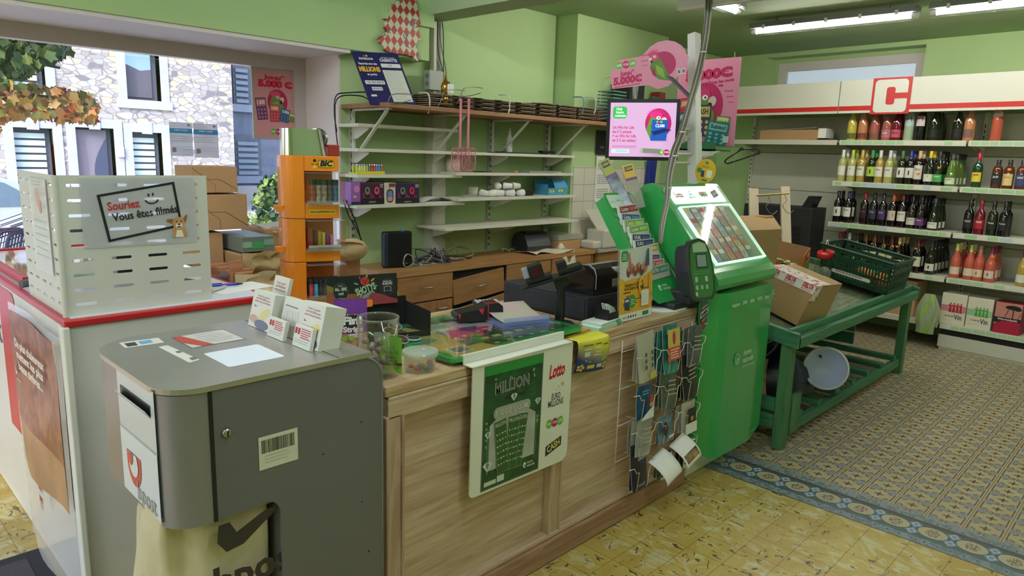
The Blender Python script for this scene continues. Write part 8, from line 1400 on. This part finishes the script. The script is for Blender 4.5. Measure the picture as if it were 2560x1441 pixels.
r = pbz('teal_parcel', 'pale teal taped parcel with green sticker right of the brown stack', 606, 590, 683, 632, 3.45, .34, mat('parcel_grey_tape', (120, 134, 126), .35), lambda a, w, h: (a.rect(w*.3, h*.2, w*.7, h*.65, grn), a.rect(w*.02, h*.3, w*.3, h*.7, (150, 190, 174)), a.rect(w*.7, h*.4, w, h*.8, (140, 180, 164)))); a = MB(); L0 = atY(556, 632, 3.70).x-r.location.x; a.add([(L0, .26, .0), (0, -.001, 0), (0, -.001, .075), (L0, .26, .075)], [(0, 1, 2, 3)], tealb); a.add([(L0, .26, .075), (0, -.001, .075), (.17, .0, .075), (.15, .34, .075)], [(0, 1, 2, 3)], mat('parcel_top', (176, 186, 206), .4)); a.build('side_panel', r)
r = pbz('labelled_parcel', 'cream and brown parcel with green and red stickers under the teal parcel', 604, 634, 676, 690, 3.42, .4, kr2, lambda a, w, h: (a.rect(w*.1, h*.45, w*.4, h*.75, grn), a.rect(w*.5, 0, w*.75, h, (150, 116, 76)))); a = MB(); L0 = atY(545, 640, 3.75).x-r.location.x; a.add([(L0, .33, .0), (0, -.001, 0), (0, -.001, .105), (L0, .33, .105)], [(0, 1, 2, 3)], mat('parcel_pinkish', (216, 190, 180), .5)); a.add([(L0, .33, .105), (0, -.001, .105), (.19, .0, .105), (.17, .4, .105)], [(0, 1, 2, 3)], kr2); a.add([(L0*.45, .145, .02), (L0*.15, .045, .02), (L0*.15, .045, .055), (L0*.45, .145, .055)], [(0, 1, 2, 3)], ink((196, 90, 90))); a.build('side_panel', r)
pbz('brown_carton', 'brown carton behind the orange tower with an open flap above', 668, 572, 720, 700, 3.62, .3, card); r = root('grey_envelope', tuple(atY(645, 562, 3.8)), 'pale flat padded envelope on top of the brown carton', 'envelope'); p1, p2, p3, p4 = [atY(*q, yy)-Vector(r.location) for q, yy in (((638, 562), 3.75), ((690, 582), 3.6), ((716, 578), 3.7), ((716, 552), 3.95))]; a = MB(); a.add([tuple(p1), tuple(p2), tuple(p3), tuple(p4)], [(0, 1, 2, 3)], mat('envelope_grey', (206, 196, 186), .6)); a.build('envelope', r, solid=.006)
pine = wood('pine_slat', (206, 150, 110), (170, 112, 74), 'x', .6, .6)
r = root('pine_crate', tuple(atY(520, 700, 3.45)), 'low pine slatted crate holding the parcels by the window', 'crate')
for k in range(4): a = MB(); p = atY(516+24*k, 662+7*k, 3.5-.06*k); a.bb(p.x, p.x+.13, p.y-.03, p.y+.02, p.z-.015, p.z, pine); a.wb('slat', r)
for (x0, y0, x1, y1, yd) in ((520, 634, 548, 666, 3.62), (577, 652, 606, 694, 3.35)): a = MB(); A, B = atY(x0, y1, yd), atY(x1, y0, yd); a.bb(A.x, B.x, yd, yd+.02, A.z-.05, B.z, pine); a.wb('end_block', r)
kp = mat('kraft_paper', (190, 166, 116), .7, bump=.5, bscale=25); cp_ = mat('cream_paper_bag', (222, 208, 166), .6, bump=.6, bscale=20)
def crumple(name, label, px0, py0, px1, py1, yd, m, cat='paper bag'): A, B = atY(px0, py1, yd), atY(px1, py0, yd); r = root(name, (A.x, yd, A.z), label, cat); w, h = B.x-A.x, B.z-A.z; a = MB(); a.grid(lambda u, v: (w*u, .03*math.sin(u*7+v*3)+.02*math.sin(v*9), h*v*(.92+.08*math.sin(u*9))), 14, 10, m); a.grid(lambda u, v: (w*(1-u), .12+.03*math.sin(u*7), h*v*.95), 8, 6, m); a.build('bag', r); return r
crumple('paper_sack', 'crumpled cream paper sack left of the tower base', 625, 682, 722, 775, 3.0, cp_); crumple('kraft_bag', 'kraft paper bag between the parcels and the orange tower', 640, 632, 715, 700, 3.25, kp)
r = root('folded_paper_bag', tuple(atY(880, 625, 3.3)), 'rolled brown paper bag with pink print right of the orange tower', 'paper bag'); a = MB(); a.sph((0, 0, 0), .075, kp, 14, 8, sc=(1.25, .9, .85)); a.build('bag', r); a = MB(); a.grid(lambda u, v: (-.09+.13*u, -.06+.1*v, .055-.02*u*u), 4, 4, mat('pink_print', (214, 150, 140), .5, noise=.3, nscale=12)); a.build('printed_face', r)
r = root('corrugated_sheets', tuple(atZ(880, 760, .4)), 'vertical brown corrugated sheets under the paper bag beside the desk', 'cartons'); a = MB(); A, B = atY(868, 760, 3.35), atY(900, 640, 3.35); a.bb(A.x, B.x, 3.35, 3.42, 0, B.z, mat('corrugated', (170, 128, 86), .8, noise=.3, nscale=60, stretch=(6, 6, .2))); a.wb('sheet', r)
r = root('packing_table', (1.33, 3.22, 0), 'plain table hidden behind the post counter under the cartons', 'table'); a = MB(); a.bb(0, .98, 0, .80, .86, .90, card); a.build('tabletop', r)
for x_, y_ in ((.03, .03), (.9, .03), (.03, .72), (.9, .72)): a = MB(); a.bb(x_, x_+.05, y_, y_+.05, 0, .86, card); a.build('leg', r)
# door mat
r = root('door_mat', (0, 2.4, .0), 'dark grey rubber edged door mat at the bottom left corner', 'mat'); a = MB(); q0 = atZ(60, 1385, 0); a.bb(-.7, .54, -.8, .685, .001, .014, mat('mat_rubber', (44, 44, 50), .7)); a.build('border', r, bevel=.004); a = MB(); a.bb(-.64, .48, -.74, .625, .014, .018, mat('mat_pile', (84, 80, 88), .95, noise=.35, nscale=160)); a.build('pile', r)
# ================================================================ window posters
gly = 4.695
def wposter(name, label, cat, tl, tr, bl, art, m=paper, fr_=None):
    TLp, TRp, BLp = atY(*tl, gly), atY(*tr, gly), atY(*bl, gly); w, h = (TRp.x-TLp.x), (TLp.z-BLp.z); r = root(name, tuple(BLp), label, cat)
    if fr_: a = MB(); a.bb(-.015, w+.015, -.012, -.002, -.015, h+.015, fr_); a.build('frame', r, bevel=.003)
    a = MB(); a.bb(0, w, -.013 if fr_ else -.001, -.0005, 0, h, m); a.build('sheet', r); b_ = Art(basis((0, -.0136 if fr_ else -.0016, 0), (1, 0, 0), (0, 0, 1))); art(b_, w, h); b_.mb.build('print', r); return r
def wart(a, w, h):
    a.text("Jusqu'à", w*.48, h*.90, h*.085, (206, 30, 70), w=w*.5, bold=.05); a.text('5.000 €', w*.48, h*.80, h*.13, (206, 30, 70), w=w*.78, bold=.08); P2 = dict(disc=(196, 30, 80), crest=(222, 80, 120), green=(110, 140, 70), green2=(140, 160, 90), white=(230, 230, 220), black=(50, 44, 44), beak=(214, 196, 180)); parrot(a, w*.52, h*.54, w*2.3, P2)
    tick(a, w*.06, h*.25, w*.24, h*.33, .12, (110, 60, 110), (190, 120, 120), '1.000'); tick(a, w*.33, h*.24, w*.22, h*.26, 0, (190, 50, 70), (220, 120, 110), '3.000'); tick(a, w*.54, h*.26, w*.22, h*.20, -.2, (60, 70, 130), (90, 150, 180), '1.000'); tick(a, w*.74, h*.27, w*.18, h*.12, -.2, (80, 120, 80), (190, 190, 90), 'WIN'); wfl(a, w*.52, h*.09, w*.065)
wposter('framed_parrot_poster', 'pink parrot lottery poster in a silver frame hanging in the shop window', 'poster', (630, 172), (740, 188), (637, 342), wart, mat('poster_pink_pale', (214, 150, 156), .4), mat('frame_silver', (186, 186, 170), .35, .3))
def warn(a, w, h): a.rect(0, h*.68, w, h*.82, (70, 150, 214)); a.text('WIST U DAT', w*.5, h*.77, h*.05, (230, 240, 250), w=w*.6, bold=.05); a.lines(w*.05, h*.60, w*.95, 3, h*.07, h*.012, (170, 176, 190)); a.rect(w*.08, h*.12, w*.25, h*.26, (150, 140, 160)); a.ell(w*.85, h*.93, w*.06, h*.03, (110, 130, 170)); a.lines(w*.6, h*.3, w*.9, 2, h*.1, h*.01, (170, 176, 190))
pv = clear('page_backlit', (244, 246, 255), diff=(226, 228, 240), fac=.35, rough=.4)
wposter('window_notice', 'white A4 notice with blue band taped in the window, left one', 'notice', (427, 305), (484, 310), (427, 390), warn, pv); wposter('window_notice', 'white A4 notice with blue band taped in the window, right one', 'notice', (487, 308), (548, 314), (487, 394), warn, pv)
# ================================================================ the street
stone, nt, b, vec, (x, y, z) = base_nodes('limestone_rubble', .85)
mp = nt.nodes.new('ShaderNodeMapping'); mp.inputs['Scale'].default_value = (4.2, 1, 8.6); nt.links.new(vec, mp.inputs[0]); nd = nt.nodes.new('ShaderNodeTexNoise'); nd.inputs['Scale'].default_value = 1.3; nt.links.new(mp.outputs[0], nd.inputs['Vector'])
vm = nt.nodes.new('ShaderNodeMix'); vm.data_type = 'VECTOR'; vm.inputs[0].default_value = .12; nt.links.new(mp.outputs[0], vm.inputs[4]); nt.links.new(nd.outputs['Color'], vm.inputs[5])
v1 = nt.nodes.new('ShaderNodeTexVoronoi'); v1.feature = 'DISTANCE_TO_EDGE'; v1.inputs['Scale'].default_value = 1.15; nt.links.new(vm.outputs[1], v1.inputs['Vector']); v2 = nt.nodes.new('ShaderNodeTexVoronoi'); v2.inputs['Scale'].default_value = 1.15; nt.links.new(vm.outputs[1], v2.inputs['Vector'])
cs_ = nt.nodes.new('ShaderNodeSeparateColor'); nt.links.new(v2.outputs['Color'], cs_.inputs[0]); cc = mixc(nt, E(nt, cs_.outputs[0]), lin((150, 146, 144)), lin((190, 187, 184))); cc = mixc(nt, E(nt, cs_.outputs[1]).gt(.85), cc, lin((196, 176, 150))); cc = mixc(nt, E(nt, cs_.outputs[2]).gt(.93), cc, lin((120, 118, 124))); cc = mixc(nt, E(nt, v1.outputs['Distance']).lt(.045), cc, lin((130, 126, 126))); nt.links.new(cc, b.inputs['Base Color'])
dress = mat('dressed_stone', (170, 174, 186), .8, noise=.08, nscale=3); dkst = mat('shaded_house_stone', (110, 120, 138), .85, noise=.25, nscale=2.5); slat_ = mat('shutter_slats', (206, 226, 226), .5); slg = mat('window_grey_frame', (90, 94, 108), .5); YF = 20.0  # shade on the far house is put into its darker bluish colours
h_ = root('stone_house', (4, YF, -.3), 'sunlit rubble stone house with grey door and shuttered windows across the street', 'house'); hl = Vector(h_.location)
F = lambda px, py: atY(px, py, YF)
xR = F(583, 300).x; ops = [(45, 322, 130, 460, 's'), (200, 322, 283, 478, 'd'), (338, 333, 403, 460, 's'), (318, 125, 396, 248, 'g'), (30, 142, 108, 220, 's')]
rects = []
for (x0, y0, x1, y1, k) in ops: A, B = F(x0, y1), F(x1, y0); rects.append((A.x, B.x, A.z if k != 'd' else -.2, B.z, k))
a = MB(); xs = sorted({-6.0, xR} | {q[0] for q in rects} | {q[1] for q in rects})
for x0, x1 in zip(xs, xs[1:]):
    hs = sorted([(q[2], q[3]) for q in rects if q[0] <= x0+1e-6 and q[1] >= x1-1e-6]); z0 = -.3
    for (zl, zh) in hs+[(7.5, 7.5)]: a.bb(x0, x1, YF, YF+.5, z0, zl, stone); z0 = zh
a.bb(-6, xR, YF+.5, YF+6, -.3, 7.5, dkst); a.wb('wall', h_)
for (x0, x1, z0, z1, k) in rects:
    a = MB(); f = .20; a.bb(x0-f, x0, YF-.04, YF+.3, z0, z1+.22, dress); a.bb(x1, x1+f, YF-.04, YF+.3, z0, z1+.22, dress); a.bb(x0, x1, YF-.04, YF+.3, z1, z1+.22, dress); a.bb((x0+x1)/2-.12, (x0+x1)/2+.12, YF-.07, YF, z1-.04, z1+.28, dress)
    if k != 'd': a.bb(x0-f-.05, x1+f+.05, YF-.08, YF+.3, z0-.22, z0, dress)
    a.wb('surround', h_); a = MB(); a.bb(x0, x1, YF+.28, YF+.34, z0, z1, slg); w_o = a.wb('window' if k != 'd' else 'door', h_)
    a = MB()
    if k == 's': [a.bb(x0+.05, x1-.12, YF+.22, YF+.25, z0+.05+.17*i, z0+.05+.17*i+.12, slat_) for i in range(int((z1-z0-.1)/.17))]; a.wb('shutter', h_)
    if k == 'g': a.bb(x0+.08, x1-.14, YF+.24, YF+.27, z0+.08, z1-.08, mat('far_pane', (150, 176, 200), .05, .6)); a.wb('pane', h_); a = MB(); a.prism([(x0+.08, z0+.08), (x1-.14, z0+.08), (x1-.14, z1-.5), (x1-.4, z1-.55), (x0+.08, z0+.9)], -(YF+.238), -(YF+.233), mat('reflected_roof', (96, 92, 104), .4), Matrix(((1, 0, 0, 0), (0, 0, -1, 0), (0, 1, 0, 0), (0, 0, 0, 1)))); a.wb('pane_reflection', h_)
    if k == 'd': a.bb(x0+.04, x1-.12, YF+.20, YF+.27, z0, z1-.05, mat('door_grey', (126, 120, 132), .5, noise=.15, nscale=5, stretch=(6, 1, .2))); a.prism([(x1-.12, z1-.25)]+[(x1-.14-.30*math.sin(PI*i/10), z1-.25-(z1-z0-.5)*i/10) for i in range(11)]+[(x1-.12, z0+.25)], -(YF+.195), -(YF+.19), mat('door_glass', (70, 80, 104), .15), Matrix(((1, 0, 0, 0), (0, 0, -1, 0), (0, 1, 0, 0), (0, 0, 0, 1)))); a.wb('door_leaf', h_)
mbx2 = root('letter_box', tuple(F(300, 380)), 'small white letter box on the stone wall right of the grey door', 'letter box'); a = MB(); a.bb(-.07, .07, -.12, 0, -.13, .13, mat('letter_box_white', (214, 216, 220), .4)); a.build('box', mbx2, bevel=.01)
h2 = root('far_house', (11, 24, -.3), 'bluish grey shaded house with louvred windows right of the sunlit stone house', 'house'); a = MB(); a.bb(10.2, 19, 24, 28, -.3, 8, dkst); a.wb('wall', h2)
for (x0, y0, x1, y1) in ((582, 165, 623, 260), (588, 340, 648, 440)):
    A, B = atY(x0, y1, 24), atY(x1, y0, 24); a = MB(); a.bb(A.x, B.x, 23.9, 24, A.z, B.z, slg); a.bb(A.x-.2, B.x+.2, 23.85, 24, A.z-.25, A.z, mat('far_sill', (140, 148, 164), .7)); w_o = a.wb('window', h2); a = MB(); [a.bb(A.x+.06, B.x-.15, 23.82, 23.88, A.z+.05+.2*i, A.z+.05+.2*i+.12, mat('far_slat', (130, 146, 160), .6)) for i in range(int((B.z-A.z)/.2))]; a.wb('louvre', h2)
a = MB(); a.bb(-14, 24, 4.95, 60, -.45, -.30, mat('street_paving', (184, 182, 180), .8, noise=.08, nscale=1.5)); st(a.build('ground'))
a = MB(); a.bb(9.3, 22, 22.3, 22.7, -.3, .35, mat('low_garden_wall', (150, 150, 146), .8)); r = root('garden_wall', (9.3, 22.3, -.3), 'low grey garden wall before the far house', 'garden wall'); r.location = (0, 0, 0); a.build('wall', r)
# silver car
cx = atY(60, 470, 13).x; cr0 = root('parked_car', (cx-.9, 13, -.3), 'silver white car parked outside the shop window', 'car'); cb_ = mat('car_silver', (214, 220, 228), .2, .4, coat=.6); gls = mat('car_glass', (120, 140, 160), .08, .3)
XZc = Matrix(((1, 0, 0, 0), (0, 0, 1, 0), (0, 1, 0, 0), (0, 0, 0, 1)))
bodyp = [(-2.1, .25), (2.15, .25), (2.2, .55), (2.05, .78), (1.2, .95), (.55, 1.35), (.2, 1.45), (-.9, 1.47), (-1.5, 1.30), (-2.0, 1.0), (-2.15, .8)]
a = MB(); a.prism(bodyp, -.85, .85, cb_, XZc); a.build('body', cr0, bevel=.08, seg=4); a = MB(); a.prism([(1.0, .96), (.5, 1.30), (.15, 1.38), (-.15, 1.38), (-.15, .96)], -.86, -.855, gls, XZc); a.prism([(-.22, .96), (-.22, 1.38), (-.9, 1.39), (-1.35, 1.22), (-1.5, .98)], -.86, -.855, gls, XZc); a.build('side_window', cr0)
a = MB(); a.bb(-2.15, 2.15, -.87, -.86, .26, .36, black); a.bb(.75, .95, -.99, -.86, .92, 1.04, cb_); a.build('trim', cr0)
for x_ in (-1.35, 1.35): a = MB(); a.cyl((x_, -.88, .32), (x_, -.68, .32), .32, black, 24); a.cyl((x_, -.89, .32), (x_, -.87, .32), .20, steel, 16); a.build('wheel', cr0)
# wire mesh chairs outside
for k, (px, py) in enumerate(((4, 600), (24, 607), (50, 614))):
    p = atY(px, py, 6.4-.5*k); r = root('mesh_chair', (p.x, 6.4-.5*k, p.z-.16), 'dark wire mesh chair back outside the window, %s' % ['leftmost', 'middle one', 'rightmost beside the screen'][k], 'chair', 'mesh chairs outside the window'); mm = mat('mesh_purple_grey', (84, 76, 96), .5); a = MB(); ou = rrect(.20, .38, .04, 4, (0, .0)); sk2 = lambda x_, z_: (x_+.25*z_, 0, z_+.05); a.tube([sk2(*q) for q in ou]+[sk2(*ou[0])], .011, mm, 6, curve=False); a.build('frame', r); a = MB()
    for i in range(12): t = -.26+.045*i; a.tube([sk2(-.10, t), sk2(.10, t+.08)], .003, mm, 4, curve=False); a.tube([sk2(-.095+.017*i, -.19), sk2(-.095+.017*i, .19)], .003, mm, 4, curve=False)
    a.build('mesh', r); a = MB(); a.bb(-.12, .12, -.02, .35, -.16, -.14, mm); a.bb(-.11, -.09, .0, .02, -p.z-.14, -.16, mm); a.bb(.09, .11, .0, .02, -p.z-.14, -.16, mm); a.build('seat', r)
# foliage
def leaves(mb, n, fn, size, mats_, spread=1.0):
    for i in range(n):
        p = fn(i); s_ = size*rnd.uniform(.6, 1.3); q = Matrix.Translation(p) @ Matrix.Rotation(rnd.uniform(0, 6.3), 4, 'Z') @ Matrix.Rotation(rnd.uniform(.5, 1.9), 4, 'X') @ Matrix.Rotation(rnd.uniform(0, 6.3), 4, 'Z')
        P = [(math.cos(t)*r_*s_, math.sin(t)*r_*s_, .0) for t, r_ in ((0, 1), (.5, .55), (1.0, .85), (1.7, .55), (2.4, .7), (3.14, .5), (3.9, .7), (4.6, .55), (5.3, .85), (5.8, .55))]
        mb.add(P, [tuple(range(10))], mats_[i % len(mats_)], False, q)
r = root('maple_tree', (-1.5, 8.5, -.3), 'maple tree with green and orange autumn leaves hanging before the stone house', 'tree')
lm_ = lambda n, c: mat('leaf_'+n, c, .6); gs = [lm_('green1', (70, 92, 50)), lm_('green2', (104, 118, 60)), lm_('green3', (56, 76, 46))]; os_ = [lm_('orange1', (176, 116, 60)), lm_('orange2', (150, 96, 56)), lm_('olive', (130, 130, 60)), lm_('ochre', (190, 150, 80)), lm_('red', (160, 62, 44)), lm_('orange3', (160, 110, 60)), lm_('brown', (130, 92, 56)), lm_('ochre2', (176, 140, 76))]
def reg(x0, y0, x1, y1, f): 
    def g(i): 
        while True:
            u, v = rnd.random(), rnd.random()
            if f(u, v): return atY(x0+(x1-x0)*u, y0+(y1-y0)*v, rnd.uniform(7.2, 8.6))
    return g
a = MB(); leaves(a, 950, reg(-60, 60, 175, 215, lambda u, v: v < .95-.75*max(0, u-.35)), .062, gs); leaves(a, 430, reg(-60, 185, 242, 310, lambda u, v: abs(v-.45-.25*u) < .42-.16*u), .06, os_+gs[1:2]); leaves(a, 60, reg(-20, 280, 40, 345, lambda u, v: u < 1-v), .055, os_); tag(a.wb('leaves', r), kind='stuff')
a = MB(); brn = mat('bark', (90, 72, 60), .8); a.tube([(0, 0, 0), (.05, 0, 1.5), (-.1, 0, 3.2), (.1, -.1, 5)], .14, brn, 10); a.build('trunk', r)
for (e0, e1) in (((-40, 150), (150, 170)), ((-40, 230), (225, 262)), ((-40, 240), (150, 225))): a = MB(); a.tube([Vector((-.1, 0, 2.8)), atY(*e0, 8.0)-Vector(r.location), atY((e0[0]+e1[0])/2, (e0[1]+e1[1])/2-8, 8.0)-Vector(r.location), atY(*e1, 8.0)-Vector(r.location)], .012, brn, 6); a.build('branch', r)
bp = atY(690, 560, 7.2); r = root('evergreen_shrub', (bp.x, 7.2, -.3), 'bushy yellow green conifer shrub outside behind the orange tower', 'shrub'); a = MB(); gz = [lm_('yew1', (120, 150, 66)), lm_('yew2', (64, 98, 62)), lm_('yew3', (44, 74, 54)), lm_('yew4', (150, 172, 84))]
def sh(i):
    while True:
        z_ = rnd.random(); t = rnd.uniform(0, 6.3); q = rnd.random()**.5*(.42*(1-z_)**.5+.06); return Vector((q*math.cos(t), q*math.sin(t), .15+1.45*z_))
leaves(a, 1500, sh, .042, gz); tag(a.build('foliage', r), kind='stuff'); a = MB(); a.cyl((0, 0, 0), (0, 0, 1.2), .03, brn); a.build('stem', r)
# branch seen through the high window
